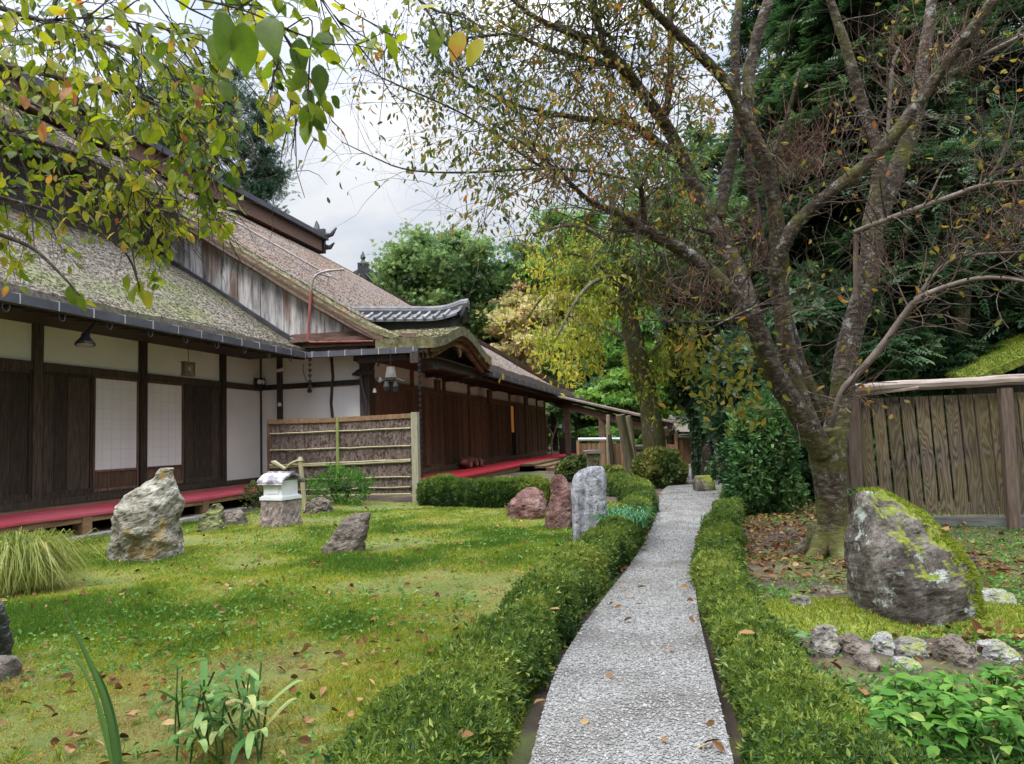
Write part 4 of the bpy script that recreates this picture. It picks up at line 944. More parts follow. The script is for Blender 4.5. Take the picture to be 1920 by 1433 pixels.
rock('upright_rock', 'tall grey flat-sided stone standing at the hedge with pale veins', 1103, 1026, [(-2, -32, 34), (60, -31, 36), (108, -29, 36), (128, -20, 34), (142, -4, 32), (148, 10, 28)], .24, M['rock_grey'], 14, .028, 4.5)
bo = rock('mossy_boulder', 'large lichened boulder with yellow-green moss on top, right of the path', 1714, 1160, [(-6, -94, 94), (40, -101, 101), (95, -107, 92), (148, -107, 62), (190, -105, 24), (219, -103, -22), (239, -94, -52)], .72, M['rock_moss'], 17, .045, 3.0)
bm_ = bo.data; bv = np.array([v.co for v in bm_.vertices]) + OFF[bo.name]; src = MB(); src.add(bv, [tuple(p.vertices) for p in bm_.polygons if len(p.vertices) == 3], [tuple(p.vertices) for p in bm_.polygons if len(p.vertices) == 4])
Pm2, Nm2 = sample_surf(src, 60000); cb_ = bv.mean(0); Nm2 = np.where(((Pm2-cb_)*Nm2).sum(1)[:, None] < 0, -Nm2, Nm2)
k_ = Nm2 @ np.array([.62, .30, .72])+.36*fbm(Pm2*3.2, 4, 12) > .50; Pm2, Nm2 = Pm2[k_], Nm2[k_]; n_ = len(Pm2); q = MB()
leaves(q, 'tri', Pm2-Nm2*.004, norm(Nm2+rdir(n_)*.7), rdir(n_), rng.uniform(.012, .034, n_), .008, np.clip(rng.normal(.45, .22, n_), 0, 1)); part('moss', q, M['grass'], bo)

rock('dark_rock', 'wet black rock cut by the left edge of the lawn', -34, 1235, [(0, -40, 38), (40, -40, 44), (80, -30, 42), (100, -10, 30)], .35, M['black_iron'], 19, .07)
rock('garden_rock', 'low grey stone below the black rock at the left edge', 4, 1258, [(0, -40, 22), (18, -36, 18), (26, -20, 5)], .25, M['rock_brown'], 20, .07)
rock('path_stone', 'moss-topped squared stone standing beyond the end of the right hedge', 1320, 924, [(0, -20, 20), (22, -19, 18), (32, -16, 15)], .45, M['rock_moss'], 22, .03, 4)
for i, (u, v, w, h, lb) in enumerate([(1545, 1215, 30, 34, 'pale pinkish stone at the left front corner of the boulder bed'), (1602, 1222, 30, 36, 'pale blue-grey stone second from the left in the boulder bed edge'), (1655, 1218, 24, 28, 'small grey stone third from left in the boulder bed edge'), (1705, 1222, 30, 32, 'pale rounded stone at the middle of the boulder bed front edge'), (1790, 1238, 36, 38, 'mossy dark stone right of centre on the boulder bed edge'), (1872, 1232, 34, 34, 'grey stone at the right end of the boulder bed edge'), (1500, 1150, 24, 26, 'whitish stone at the left side of the boulder bed'), (1560, 1115, 36, 18, 'low grey stone at the back left of the boulder bed'), (1862, 1132, 46, 24, 'flat pale stone right behind the mossy boulder'), (1918, 1180, 26, 24, 'grey stone cut by the right edge of the photo'), (1628, 1245, 26, 16, 'half buried stone below the boulder bed front'), (1700, 1248, 24, 16, 'flat half buried stone below the middle of the bed edge')]):
    kk = (1.25, .9, 1.15, .8, 1.2, .95)[i % 6]; sh = (.2, -.25, .1, .3, -.1, -.3)[i % 6]; w *= (.82, .95, .8, 1.0, .85, .9)[i % 6]
    rock('edging_stone', lb, u, v, [(0, -w, w), (h*.4*kk, -w*1.02, w*.98), (h*.75*kk, -w*(.72-sh), w*(.70+sh)), (h*kk, -w*(.3-sh), w*(.3+sh))], w*2*.0042*.9, (M['rock_ring'], M['rock_ring_pale'], M['rock_brown'])[(i*5) % 3], 30+i, .12, 2.1, group='edging stones round the boulder bed')
# moss pad inside the stone ring
c = G(1690, 1165); q = MB(); tt = np.linspace(0, 2*math.pi, 41)[:-1]; pad = []
for k in np.linspace(1, .05, 10): pad.append([(c[0]+1.0*k*math.cos(a)*(1+.08*math.sin(3*a)), c[1]+.42*k*math.sin(a), -.01+.07*(1-k**6)+.02*vnoise(np.array([k*8*math.cos(a), k*8*math.sin(a), 2.]))) for a in tt])
q.grid(np.array(pad), wrap=True); src = q
M['moss_pad'] = mat_noise('moss_pad', [(.3, (.05, .075, .012)), (.55, (.15, .18, .025)), (.75, (.25, .25, .045))], 14, rough=.97, bs=.9, bd=.03, r_amt=.1)
mp = solo('moss_mound', q, M['moss_pad'], 'low bright moss mound around the foot of the mossy boulder', 'moss', smooth=True)
P, N = sample_surf(src, 9000); q = MB(); leaves(q, 'blade', P, norm(N+rdir(9000)*.6), rdir(9000), rng.uniform(.015, .035, 9000), .006, np.clip(rng.normal(.5, .2, 9000), 0, 1)); tag(link_mesh('moss_tufts', q, M['grass']), 'soft yellow-green moss tufts on the boulder mound', 'moss', None, 'stuff')

# taller tufts and weeds in the lawn, thickest round the stones
tc_ = [Pq for Pq in polar(900, 2.1, 13, R_(-70), R_(6)) if inpoly(np.array([Pq]), lawn_poly)[0]]
for u, v, w in ((270, 1042, 62), (398, 990, 28), (438, 978, 26), (648, 1027, 44), (990, 966, 40), (1049, 982, 28), (1095, 1026, 30), (527, 985, 36), (600, 958, 26)):
    for x_ in np.linspace(-1.05, 1.05, 14): tc_.append(G(u+w*x_+rng.normal(0, 3), v+rng.uniform(-3, 5))[:2])
tc_ = np.array(tc_); q = MB(); rep_ = 16; Pt = np.repeat(tc_, rep_, 0)+rng.normal(0, .016, (len(tc_)*rep_, 2)); n_ = len(Pt); sc_ = np.repeat(rng.uniform(.5, 1.25, len(tc_)), rep_); tn_ = np.repeat(rng.normal(.38, .2, len(tc_)), rep_)
leaves(q, 'blade', np.column_stack([Pt, ground_z(Pt)-.004]), rdir(n_, 1.0, .5), rdir(n_), rng.uniform(.03, .085, n_)*sc_, .0036*(1+.1*np.linalg.norm(Pt, axis=1)), np.clip(tn_+rng.normal(0, .12, n_), 0, 1))
solo('grass_tufts', q, M['grass'], 'taller loose grass tufts in the lawn and round the stones', 'grass', kind='stuff')
# ================================================================== WHITE SHRINE BOX ON STONE
M['white_paint'] = mat_noise('white_paint', [(.3, (.58, .60, .60)), (.7, (.72, .74, .74))], 3, rough=.5, bs=.05, r_amt=.04)
c = G(527, 985); fx = norm(np.array([CAMR[0][0], CAMR[0][1], 0])); th0 = R_(-24); ex = np.array([math.cos(th0+PSI), math.sin(th0+PSI), 0]); ey = np.array([-ex[1], ex[0], 0])
k = float((c-ORG) @ CAMR[2])/F
def obox(b, c, hx, hy, z0, z1, hx2=None, hy2=None):
    hx2 = hx if hx2 is None else hx2; hy2 = hy if hy2 is None else hy2
    V = [c+ex*sx*hx+ey*sy*hy+(0, 0, z0) for sx, sy in ((-1, -1), (1, -1), (1, 1), (-1, 1))]+[c+ex*sx*hx2+ey*sy*hy2+(0, 0, z1) for sx, sy in ((-1, -1), (1, -1), (1, 1), (-1, 1))]
    b.add(V, None, [(0, 3, 2, 1), (4, 5, 6, 7), (0, 1, 5, 4), (1, 2, 6, 5), (2, 3, 7, 6), (3, 0, 4, 7)]); return b
q = MB()
g_ = np.linspace(-1, 1, 13); hb = 48*k
ring = [(-1, v) for v in g_[:-1]]+[(v, 1) for v in g_[:-1]]+[(1, -v) for v in g_[:-1]]+[(-v, -1) for v in g_[:-1]]
rows = []
for z in np.linspace(-.05, hb, 10):
    f_ = 1.06-.10*z/hb; rows.append([c+ex*a*.195*f_+ey*b_*.195*f_+np.array([0, 0, z])+rng.normal(0, .006, 3) for a, b_ in ring])
P = np.array(rows); q.grid(P[:, ::-1], wrap=True); q.add(np.vstack([P[-1], c+(0, 0, hb)]), [(i, (i+1) % 48, 48) for i in range(48)])
M['plinth'] = rock_mat('plinth', [(.3, (.14, .10, .085)), (.5, (.27, .215, .19)), (.7, (.38, .325, .30))], 8)
solo('stone_plinth', q, M['plinth'], 'rough pinkish stone block carrying the white shrine box', 'plinth', base=c)
zb = hb+.004
t = thing('shrine_box', 'small white box shrine with curved grey metal roof on a stone block', 'shrine', c+(0, 0, zb))
q = MB(); obox(q, c, .205, .205, zb, zb+.045); obox(q, c, .185, .185, zb+.045, zb+.06); obox(q, c, .165, .165, zb+.06, zb+.27); part('body', q, M['white_paint'], t)
q = MB(); obox(q, c-ey*.166, .11, .006, zb+.085, zb+.25); obox(q, c-ey*.174-ex*.09, .008, .008, zb+.15, zb+.18); part('door', q, M['white_paint'], t)
q = MB(); rr_ = []
for s_, z in ((-1.2, .25), (-1.14, .28), (-.75, .335), (-.3, .372), (0, .38), (.3, .372), (.75, .335), (1.14, .28), (1.2, .25)): rr_.append([c+ey*s_*.19+ex*w+(0, 0, zb+z) for w in (-.235, .235)])
R0 = np.array(rr_); q.grid(R0); q.grid((R0-np.array([0, 0, .03]))[::-1]); q.grid(np.stack([R0[:, 0], R0[:, 0]-np.array([0, 0, .03])])); q.grid(np.stack([R0[:, 1]-np.array([0, 0, .03]), R0[:, 1]]))
q.beam(c-ex*.235+(0, 0, zb+.385), c+ex*.235+(0, 0, zb+.385), .05, .02)
part('roof', q, mat_noise('shrine_roof', [(.35, (.12, .10, .12)), (.5, (.22, .2, .22)), (.62, (.62, .60, .62))], 9, rough=.45, bs=.2, r_amt=.05, spec=.5), t)
# bamboo spout post behind it
M['bamboo'] = mat_noise('bamboo', [(.3, (.24, .21, .12)), (.55, (.30, .265, .15)), (.75, (.42, .36, .23))], 3, (3, 3, .7), .5, .1, .004, r_amt=.12)
M['bamboo_green'] = mat_noise('bamboo_green', [(.3, (.16, .20, .06)), (.55, (.26, .29, .10)), (.75, (.36, .36, .16))], 3, (3, 3, .7), .5, .1, .004, r_amt=.12)
cb = G(572, 955); t = thing('water_spout', 'pale bamboo water spout post behind the white shrine box', 'spout', cb)
hp = ONY(563, 862, cb[1])
q = MB(); q.tube(resample([cb-(0, 0, .05), hp], .15), .042, 8); part('post', q, M['bamboo'], t)
q = MB(); q.tube([hp+(0, 0, -.02), hp+(0, 0, .05)], [.06, .03], 8); s0 = ONY(535, 880, cb[1]-.1); q.tube(smooth_path([hp, (hp+s0)/2+(0, -.05, .03), s0, s0-(.05, 0, -.02)], 2), .022, 6); e0 = ONY(515, 868, cb[1]-.1); q.tube([s0, e0, e0+(-.06, 0, .02)], [.03, .045, .02], 7); part('spout', q, M['bamboo'], t)
q = MB()
rock('garden_rock', 'broken grey stones at the foot of the bamboo spout', 600, 958, [(0, -30, 26), (16, -24, 20), (26, -2, 12)], .35, M['rock_brown'], 50, .14)

# ================================================================== BAMBOO AND BARK SCREEN
YF = 13.35
pL, pR, pM = ONY(506, 787, YF), ONY(778, 773, YF), ONY(635, 783, YF)
t = thing('bamboo_screen', 'bark screen fence with bamboo rails beside the veranda corner', 'fence', ((pL[0]+pR[0])/2, YF, 0))
q = MB(); q.box(pL[0]-.045, pL[0]+.045, YF-.045, YF+.045, -.05, pL[2]); part('post', q, M['wood_brown'], t)
q = MB(); q.box(pR[0]-.065, pR[0]+.065, YF-.065, YF+.065, -.05, pR[2]); part('post', q, mat_noise('post_pale', [(.3, (.20, .18, .12)), (.7, (.38, .35, .25))], 5, (5, 5, .6), .7, .3, .004, r_amt=.05), t)
q = MB(); q.tube(resample([(pM[0], YF-.06, .1), (pM[0], YF-.06, pM[2])], .2), .034, 8)
for z in np.arange(.3, 1.7, .32): q.tube([(pM[0], YF-.06, z-.008), (pM[0], YF-.06, z+.008)], .039, 8)
part('bamboo_upright', q, M['bamboo_green'], t)
q = MB(); q.beam((pL[0]-.02, YF, pL[2]-.05), (pM[0]-.05, YF, pM[2]-.05), .12, .09); q.beam((pM[0]-.02, YF, pM[2]-.045), (pR[0]-.07, YF, pM[2]-.025), .12, .09); part('top_rail', q, M['wood_deck'], t)
m, n, bs = new_mat('bark_panel')
t1 = tex(n, 'ShaderNodeTexNoise', 14, (1.2, 1.2, .5), Detail=10.0, Roughness=.72, Distortion=1.2); c = ramp(n, [(.36, (.045, .03, .024)), (.48, (.13, .09, .075)), (.6, (.22, .165, .14)), (.72, (.36, .29, .245))]); n.links.new(t1.outputs[0], c.inputs[0]); n.links.new(c.outputs[0], bs.inputs['Base Color']); bs.inputs['Roughness'].default_value = .9; bump(n, bs, t1.outputs[0], .9, .02); M['bark_panel'] = m
q = MB(); w = .26; x = pL[0]+.05
while x < pR[0]-.07:
    x1 = min(x+rng.uniform(.16, .3), pR[0]-.068); q.box(x+.002, x1-.002, YF-.03+rng.uniform(-.006, .006), YF+.02, .12, pL[2]-.09); x = x1
src = q
P, N = sample_surf(q, 5000); k_ = N[:, 1] < -.5; P = P[k_]; n_ = len(P); U = np.column_stack([rng.normal(0, .5, n_), -rng.uniform(0, .25, n_), rng.normal(0, 1, n_)])
leaves(q, 'dia', P, U, np.tile((0, -1., 0), (n_, 1))+rdir(n_)*.5, rng.uniform(.03, .09, n_), rng.uniform(.008, .02, n_), rng.random(n_))
part('bark_panel', q, M['bark_panel'], t)
zt = pL[2]
for i, (za, zb_) in enumerate(((808, 799), (839, 832), (868, 858), (871, 861), (895, 890), (915, 909), (926, 922))):
    a = ONY(506, za+6, YF-.055); b_ = ONY(770, zb_+4, YF-.055); q = MB(); q.tube(resample([a, b_], .25)+rng.normal(0, .004, (len(resample([a, b_], .25)), 3)), .016 if i not in (2, 3) else .022, 6); part('bamboo_rail', q, M['bamboo'], t)

# ================================================================== BOARD FENCE ON THE RIGHT
def fence_wood(name, cols, sc_, dist):
    m, n, b = new_mat(name); tcn = n.nodes.new('ShaderNodeTexCoord'); a = attr(n)
    cx = n.nodes.new('ShaderNodeCombineXYZ'); n.links.new(mmath(n, 'MULTIPLY', a, 37.0), cx.inputs[0]); n.links.new(mmath(n, 'MULTIPLY', a, 91.0), cx.inputs[1]); n.links.new(mmath(n, 'MULTIPLY', a, 13.0), cx.inputs[2])
    va = n.nodes.new('ShaderNodeVectorMath'); va.operation = 'ADD'; n.links.new(tcn.outputs['Object'], va.inputs[0]); n.links.new(cx.outputs[0], va.inputs[1])
    mp = n.nodes.new('ShaderNodeMapping'); mp.inputs['Scale'].default_value = (7, 7, 1.0); n.links.new(va.outputs[0], mp.inputs[0])
    wv = n.nodes.new('ShaderNodeTexNoise'); wv.inputs['Scale'].default_value = .9; wv.inputs['Detail'].default_value = 2.0; wv.inputs['Distortion'].default_value = .3; n.links.new(mp.outputs[0], wv.inputs['Vector'])
    band = mmath(n, 'SINE', mmath(n, 'MULTIPLY', wv.outputs[0], 120.0)); c = ramp(n, cols); n.links.new(mmath(n, 'ADD', mmath(n, 'MULTIPLY', band, .5), .5), c.inputs[0])
    t2 = tex(n, 'ShaderNodeTexNoise', 30, (1, 1, .06), Detail=6.0, Roughness=.7); col = mixc(n, c.outputs[0], (.05, .04, .03), mmath(n, 'MULTIPLY', mmath(n, 'SUBTRACT', 1.0, t2.outputs[0]), .55))
    t3 = tex(n, 'ShaderNodeTexNoise', 1.2, (1, 1, 1.6), Detail=4.0); r3 = ramp(n, [(.36, (0, 0, 0)), (.6, (1, 1, 1))]); n.links.new(t3.outputs[0], r3.inputs[0]); col = mixc(n, col, (.19, .15, .04), mmath(n, 'MULTIPLY', r3.outputs[0], .38))
    v = n.nodes.new('ShaderNodeHueSaturation'); n.links.new(col, v.inputs['Color']); n.links.new(mmath(n, 'ADD', mmath(n, 'MULTIPLY', a, .5), .75), v.inputs['Value']); n.links.new(v.outputs[0], b.inputs['Base Color']); b.inputs['Roughness'].default_value = .85; bump(n, b, mmath(n, 'ADD', band, t2.outputs[0]), .35, .004); return m
M['fence'] = fence_wood('fence_boards', [(.05, (.036, .024, .016)), (.28, (.09, .064, .045)), (.65, (.135, .10, .073)), (1, (.19, .15, .115))], 1, 1)
M['fence_post'] = mat_noise('fence_post', [(.3, (.07, .048, .034)), (.6, (.15, .11, .082)), (.8, (.23, .18, .145))], 6, (7, 7, .6), .85, .4, .005, r_amt=.1)
M['log_pale'] = mat_noise('log_pale', [(.3, (.20, .15, .12)), (.55, (.38, .31, .26)), (.8, (.50, .44, .39))], 4, (.7, 6, 6), .8, .3, .006, r_amt=.1)
YB = 9.0
def FB(u, v, dy=0): return ONY(u, v, YB+dy)
t = thing('board_fence', 'weathered vertical board fence with log top rail right of the cherry tree', 'fence', (FB(1760, 960)[0], YB, 0))
q = MB(); i = 0
zt_, zb_ = FB(1760, 742)[2], FB(1760, 965)[2]; u = 1581.0
for i in range(24):
    a = FB(1596+i*27.6-(7 if i else 18), 742); b_ = FB(1618+i*27.9-8, 965); w = .127 if i else .2
    for z, x in ((zt_, a[0]), (zb_, b_[0])): pass
    q.add([(a[0]-w/2, YB-.012, zt_), (a[0]+w/2, YB-.012, zt_), (a[0]+w/2, YB+.012, zt_), (a[0]-w/2, YB+.012, zt_), (b_[0]-w/2, YB-.012, zb_), (b_[0]+w/2, YB-.012, zb_), (b_[0]+w/2, YB+.012, zb_), (b_[0]-w/2, YB+.012, zb_)], None, [(0, 1, 2, 3), (7, 6, 5, 4), (0, 4, 5, 1), (1, 5, 6, 2), (2, 6, 7, 3), (3, 7, 4, 0)], rng.random())
part('board_panel', q, M['fence'], t)
x0f, x1f = FB(1590, 800)[0], FB(1590, 800)[0]+4.2
q = MB()
for z in (FB(1760, 757)[2], FB(1760, 868)[2]): q.beam((x0f, YB+.05, z), (x1f, YB+.05, z), .07, .05)
part('back_rail', q, M['fence_post'], t)
q = MB()
for zz_, du in ((757, -16), (868, -6)):
    for i in range(16): p = FB(1596+i*27.7-5+(0 if zz_ < 800 else 12), zz_); q.tube([(p[0], YB+.03, p[2]), (p[0], YB+.012, p[2])], .012, 6)
part('nail', q, M['metal_pale'], t)
for ut, ub in ((1884, 1902), (1597, 1612)):
    a, b_ = FB(ut, 728, -.07), FB(ub, 1006 if ut > 1700 else 990, -.07); q = MB(); q.beam(a, b_, .115, .10, up=(0, 1, 0)); part('post', q, M['fence_post'], t)
q = MB(); a, b_ = FB(1603, 729, -.1), FB(1920, 711, -.1); d_ = norm(b_-a); L = resample([a, b_+d_*1.6], .25); q.tube(L+rng.normal(0, .004, L.shape), .058, 9, jit=.06); part('log_rail', q, M['log_pale'], t)
q = MB(); q.tube([FB(1600, 742, -.08), FB(1722, 727, -.14)], [.02, .024], 6); part('split_pole', q, M['log_pale'], t)
M['beam_grey'] = mat_noise('beam_grey', [(.3, (.07, .068, .06)), (.7, (.19, .185, .165))], 5, (.7, 6, 6), .9, .4, .006)
q = MB(); zA, zB2 = FB(1800, 968)[2], FB(1800, 987)[2]; q.box(x0f, x1f, YB-.05, YB+.06, zB2+.005, zA-.005); q.box(x0f, x1f, YB-.09, YB+.05, FB(1800, 1003)[2], zB2); part('ground_beam', q, M['beam_grey'], t)
q = MB(); q.box(x0f-.2, x1f, YB-.22, YB+.2, -.3, FB(1800, 1004)[2]); p = FB(1902, 1005, -.1); q.box(p[0]-.12, p[0]+.12, YB-.3, YB-.05, -.2, p[2]+.02); part('stone_base', q, M['beam_grey'], t)
# mossy roof behind the fence
q = MB(); a, b_ = ONY(1800, 708, 11.5), ONY(1925, 655, 11.5); d_ = b_-a; e_ = np.array([0, 1.2, .10]); s2 = np.array([.0, -.5, -.22])
P = np.array([[a+d_*s_*1.8+e_*r_+np.array([0, 0, .02*vnoise(np.array([s_*9, r_*9, 1.]))+.06*math.sin(min(1, r_*2.2+.15)*1.5)]) for s_ in np.linspace(0, 1, 24)] for r_ in np.linspace(-.25, 1, 14)])
q.grid(P); q.grid(np.stack([P[0]-np.array([0, 0, .12]), P[0]])); q.grid(np.stack([P[:, 0], P[:, 0]-np.array([0, 0, .12])])); src = q
t = thing('mossy_roof', 'bright moss covered shed roof rising behind the board fence', 'shed', (a[0]+1, 12, 0)); part('roof', q, M['moss_pad'], t)
P_, N_ = sample_surf(src, 6000); q = MB(); leaves(q, 'blade', P_, norm(N_+rdir(6000)*.6), rdir(6000), rng.uniform(.02, .05, 6000), .010, np.clip(rng.normal(.35, .2, 6000), 0, 1)); part('moss', q, M['grass'], t)
q = MB(); q.box(a[0]+.1, a[0]+4, 11.6, 12.6, -.1, 1.75); part('wall', q, M['wood_dark'], t)
for u in (1900,): q = MB(); c = ONY(u+40, 700, 11.3); q.beam((c[0], 11.35, 0), (c[0], 11.35, c[2]+.1), .1, .1); part('post', q, M['fence_post'], t)

# ================================================================== PLANTS ON THE LAWN
# ornamental grass clump at the left
M['sedge'] = leaf_mat('sedge', [(0, (.06, .10, .02)), (.45, (.19, .23, .04)), (.75, (.33, .32, .09)), (1, (.42, .34, .20))], .3, .5, .2)
c = G(30, 1100); n_ = 3000; q = MB(); a = rng.uniform(0, 6.28, n_); tl = rng.uniform(.35, 1.05, n_); L = rng.uniform(.25, .6, n_)
for i in range(n_):
    an = a[i]; o = np.array([math.cos(an), math.sin(an), 0]); b0 = c+o*abs(rng.normal(0, .13)); l = L[i]; k = tl[i]; sd = np.array([-o[1], o[0], 0]); w_ = rng.normal(0, .16)
    pts = np.array([b0, b0+o*l*.15*k+(0, 0, l*.55)+sd*w_*.2, b0+o*l*.40*k+(0, 0, l*(.88-.18*k))+sd*w_*.6, b0+o*l*.68*k+(0, 0, l*(.80-.45*k))+sd*w_, b0+o*l*.82*k+(0, 0, max(.01-b0[2], l*(.58-.66*k)))+sd*w_*1.4])
    s_ = sd*.0026+rng.normal(0, .0008, 3); V = np.concatenate([np.stack([p-s_*w, p+s_*w]) for p, w in zip(pts, (1, 1.1, 1, .7, .12))])
    q.add(V, None, [(0, 1, 3, 2), (2, 3, 5, 4), (4, 5, 7, 6), (6, 7, 9, 8)], np.clip(.30+.55*(k-.45)+rng.normal(0, .17), 0, 1))
solo('grass_tussock', q, M['sedge'], 'arching tussock of yellow-green ornamental grass at the left edge', 'grass clump')
# iris blades
M['iris'] = leaf_mat('iris', [(0, (.03, .075, .02)), (1, (.09, .17, .04))], .3, .4, .35)
def strap(q, pts, wid, r, nrm=None, fold=.25):
    P = smooth_path(pts, 2); k = len(P); w = np.interp(np.linspace(0, 1, k), np.linspace(0, 1, len(wid)), wid); d_ = norm(np.gradient(P, axis=0)); nn = np.array(nrm if nrm is not None else CAMR[2]); s_ = norm(np.cross(d_, nn)); up = np.cross(s_, d_)
    q.grid(np.stack([P-s_*w[:, None]+up*w[:, None]*fold, P, P+s_*w[:, None]+up*w[:, None]*fold], 1), r)
q = MB(); dd = 2.55
for pts, w in ((((222, 1460), (205, 1340), (172, 1250), (118, 1140)), (.010, .014, .013, .008, .001)), (((226, 1460), (215, 1360), (196, 1290), (178, 1252)), (.009, .013, .011, .006, .001)), (((214, 1460), (190, 1330), (150, 1240), (118, 1212)), (.007, .008, .006, .001)), (((218, 1460), (196, 1380), (182, 1325), (175, 1290)), (.006, .007, .006, .001))):
    strap(q, [D(u, v, dd+.03*i) for i, (u, v) in enumerate(pts)], w, rng.random())
solo('iris_leaves', q, M['iris'], 'fan of tall dark green iris blades at the lower left', 'iris')
# striped bamboo grass
M['sasa'] = leaf_mat('sasa', [(0, (.03, .09, .02)), (.5, (.08, .18, .035)), (.8, (.24, .34, .12)), (1, (.34, .36, .13))], .35, .5, .2)
t = thing('bamboo_grass', 'broad-leaved bamboo grass plant with pale leaf edges in front of the hedge', 'plant', G(405, 1420)); q = MB(); qs = MB()
for i in range(24):
    b0 = G(rng.uniform(320, 510), rng.uniform(1365, 1450)); hgt = rng.uniform(.08, .30); tip = b0+np.array([rng.normal(0, .06), rng.normal(0, .06), hgt]); qs.tube([b0, (b0+tip)/2+rng.normal(0, .01, 3), tip], .004, 4)
    for j in range(rng.integers(2, 5)):
        a = rng.uniform(0, 6.28); o = np.array([math.cos(a), math.sin(a), rng.uniform(.1, .8)]); l = rng.uniform(.09, .17); p0 = tip-(0, 0, rng.uniform(0, hgt*.5)); strap(q, [p0, p0+o*l*.4, p0+o*l*.8-(0, 0, .01), p0+o*l-(0, 0, .05)], (.002, .012, .014, .010, .001), np.clip(rng.normal(.5, .25), 0, 1), (0, 0, 1), .18)
part('leaf', q, M['sasa'], t); part('stem', qs, M['iris'], t)
# broad leaves at the lower right
def leafplant(name, label, spots, hr_, n, sz, mat, asp=.6, tpl='oval', group=None, sp=.045):
    t = thing(name, label, 'plant', spots[0], group); q = MB(); qs = MB()
    for c in spots:
        for i in range(n):
            tip = c+np.array([rng.normal(0, sp), rng.normal(0, sp), rng.uniform(*hr_)]); qs.tube([c+np.array([rng.normal(0, .03), rng.normal(0, .03), 0]), tip], .003, 4); k = rng.integers(3, 6); a0 = rng.uniform(0, 6.28)
            A = a0+np.arange(k)*2*math.pi/k; U = np.stack([np.cos(A), np.sin(A), np.full(k, -.05)], 1)+rng.normal(0, .15, (k, 3)); l = rng.uniform(*sz, k)
            leaves(q, tpl, np.tile(tip, (k, 1))+U*.008, U, np.tile((0, 0, 1.), (k, 1))+rng.normal(0, .3, (k, 3)), l, l*asp, np.clip(rng.normal(.5, .22, k), 0, 1))
    part('leaf', q, M[mat], t); part('stem', qs, M['iris'], t)
for u, v in ((1700, 1395), (1755, 1382), (1830, 1375), (1890, 1360), (1790, 1350), (1860, 1335), (1905, 1420), (1740, 1340), (1690, 1350), (1660, 1420), (1780, 1415), (1850, 1425)):
    leafplant('broadleaf_plant', 'low bright green broad-leaved plant in the patch at the lower right corner', [G(u, v)], (.05, .17), 8, (.042, .078), 'fresh', .6, 'oval', 'broad-leaved plants at the lower right', .034)
leafplant('broadleaf_plant', 'small dark seedling between the right hedge and the boulder bed', [G(u, v) for u, v in ((1490, 1218),)], (.04, .09), 9, (.05, .08), 'camellia', .45)
leafplant('fern_plant', 'dark green leafy sprig growing beside the cherry trunk', [G(1588, 1012)+(0, 0, .40)], (.05, .12), 6, (.10, .16), 'camellia', .3)
M['liriope'] = leaf_mat('liriope', [(0, (.02, .09, .03)), (.6, (.05, .19, .06)), (1, (.12, .28, .09))], .3, .35, .4)
q = MB()
for i in range(420):
    c = G(rng.uniform(1125, 1215), rng.uniform(1010, 1040))+(0, 0, .25); a = rng.uniform(0, 6.28); o = np.array([math.cos(a), math.sin(a), 0]); l = rng.uniform(.12, .24); strap(q, [c, c+o*l*.3+(0, 0, l*.6), c+o*l*.8+(0, 0, l*.35)], (.006, .006, .001), rng.random(), (0, 0, 1), .1)
solo('liriope_clump', q, M['liriope'], 'tuft of dark strap leaves growing through the hedge beside the grey stone', 'plant')
# ================================================================== TREES
def bark_mat(name, dark, mid, pale, moss, lent=True, mossz=(.2, 2.2)):
    m, n, b = new_mat(name)
    t1 = tex(n, 'ShaderNodeTexNoise', 15, (1, 1, 2.0) if lent else (2.5, 2.5, .5), Detail=8.0, Roughness=.68); c = ramp(n, [(.32, dark), (.5, mid), (.66, pale)]); n.links.new(t1.outputs[0], c.inputs[0]); col = c.outputs[0]
    t2 = tex(n, 'ShaderNodeTexNoise', 8, Detail=8.0, Roughness=.78); r2 = ramp(n, [(.57, (0, 0, 0)), (.61, (1, 1, 1))]); n.links.new(t2.outputs[0], r2.inputs[0]); col = mixc(n, col, (.36, .37, .33), mmath(n, 'MULTIPLY', r2.outputs[0], .75))
    if moss:
        tcn = n.nodes.new('ShaderNodeTexCoord'); s_ = n.nodes.new('ShaderNodeSeparateXYZ'); n.links.new(tcn.outputs['Object'], s_.inputs[0]); t3 = tex(n, 'ShaderNodeTexNoise', 2.2, Detail=6.0, Roughness=.65)
        mr = n.nodes.new('ShaderNodeMapRange'); mr.inputs[1].default_value = mossz[1]; mr.inputs[2].default_value = mossz[0]; n.links.new(s_.outputs['Z'], mr.inputs[0])
        r3 = ramp(n, [(.50, (0, 0, 0)), (.66, (1, 1, 1))]); n.links.new(mmath(n, 'ADD', t3.outputs[0], mmath(n, 'MULTIPLY', mr.outputs[0], .13)), r3.inputs[0]); col = mixc(n, col, moss, mmath(n, 'MULTIPLY', r3.outputs[0], .85))
    n.links.new(col, b.inputs['Base Color']); b.inputs['Roughness'].default_value = .85; b.inputs['Specular IOR Level'].default_value = .25; bump(n, b, mmath(n, 'ADD', t1.outputs[0], mmath(n, 'MULTIPLY', t2.outputs[0], .4)), .9, .03); return m
M['bark_cherry'] = bark_mat('bark_cherry', (.014, .011, .008), (.054, .040, .028), (.18, .15, .115), (.095, .10, .016))
M['bark_dark'] = bark_mat('bark_dark', (.018, .014, .011), (.05, .038, .03), (.12, .09, .07), None, False)
M['bark_brown'] = bark_mat('bark_brown', (.04, .03, .022), (.11, .085, .06), (.22, .18, .14), (.09, .10, .02), False, (.5, 6))
M['twig'] = mat_noise('twig', [(.3, (.04, .028, .022)), (.7, (.13, .09, .068))], 9, rough=.8, bs=0, r_amt=.4)
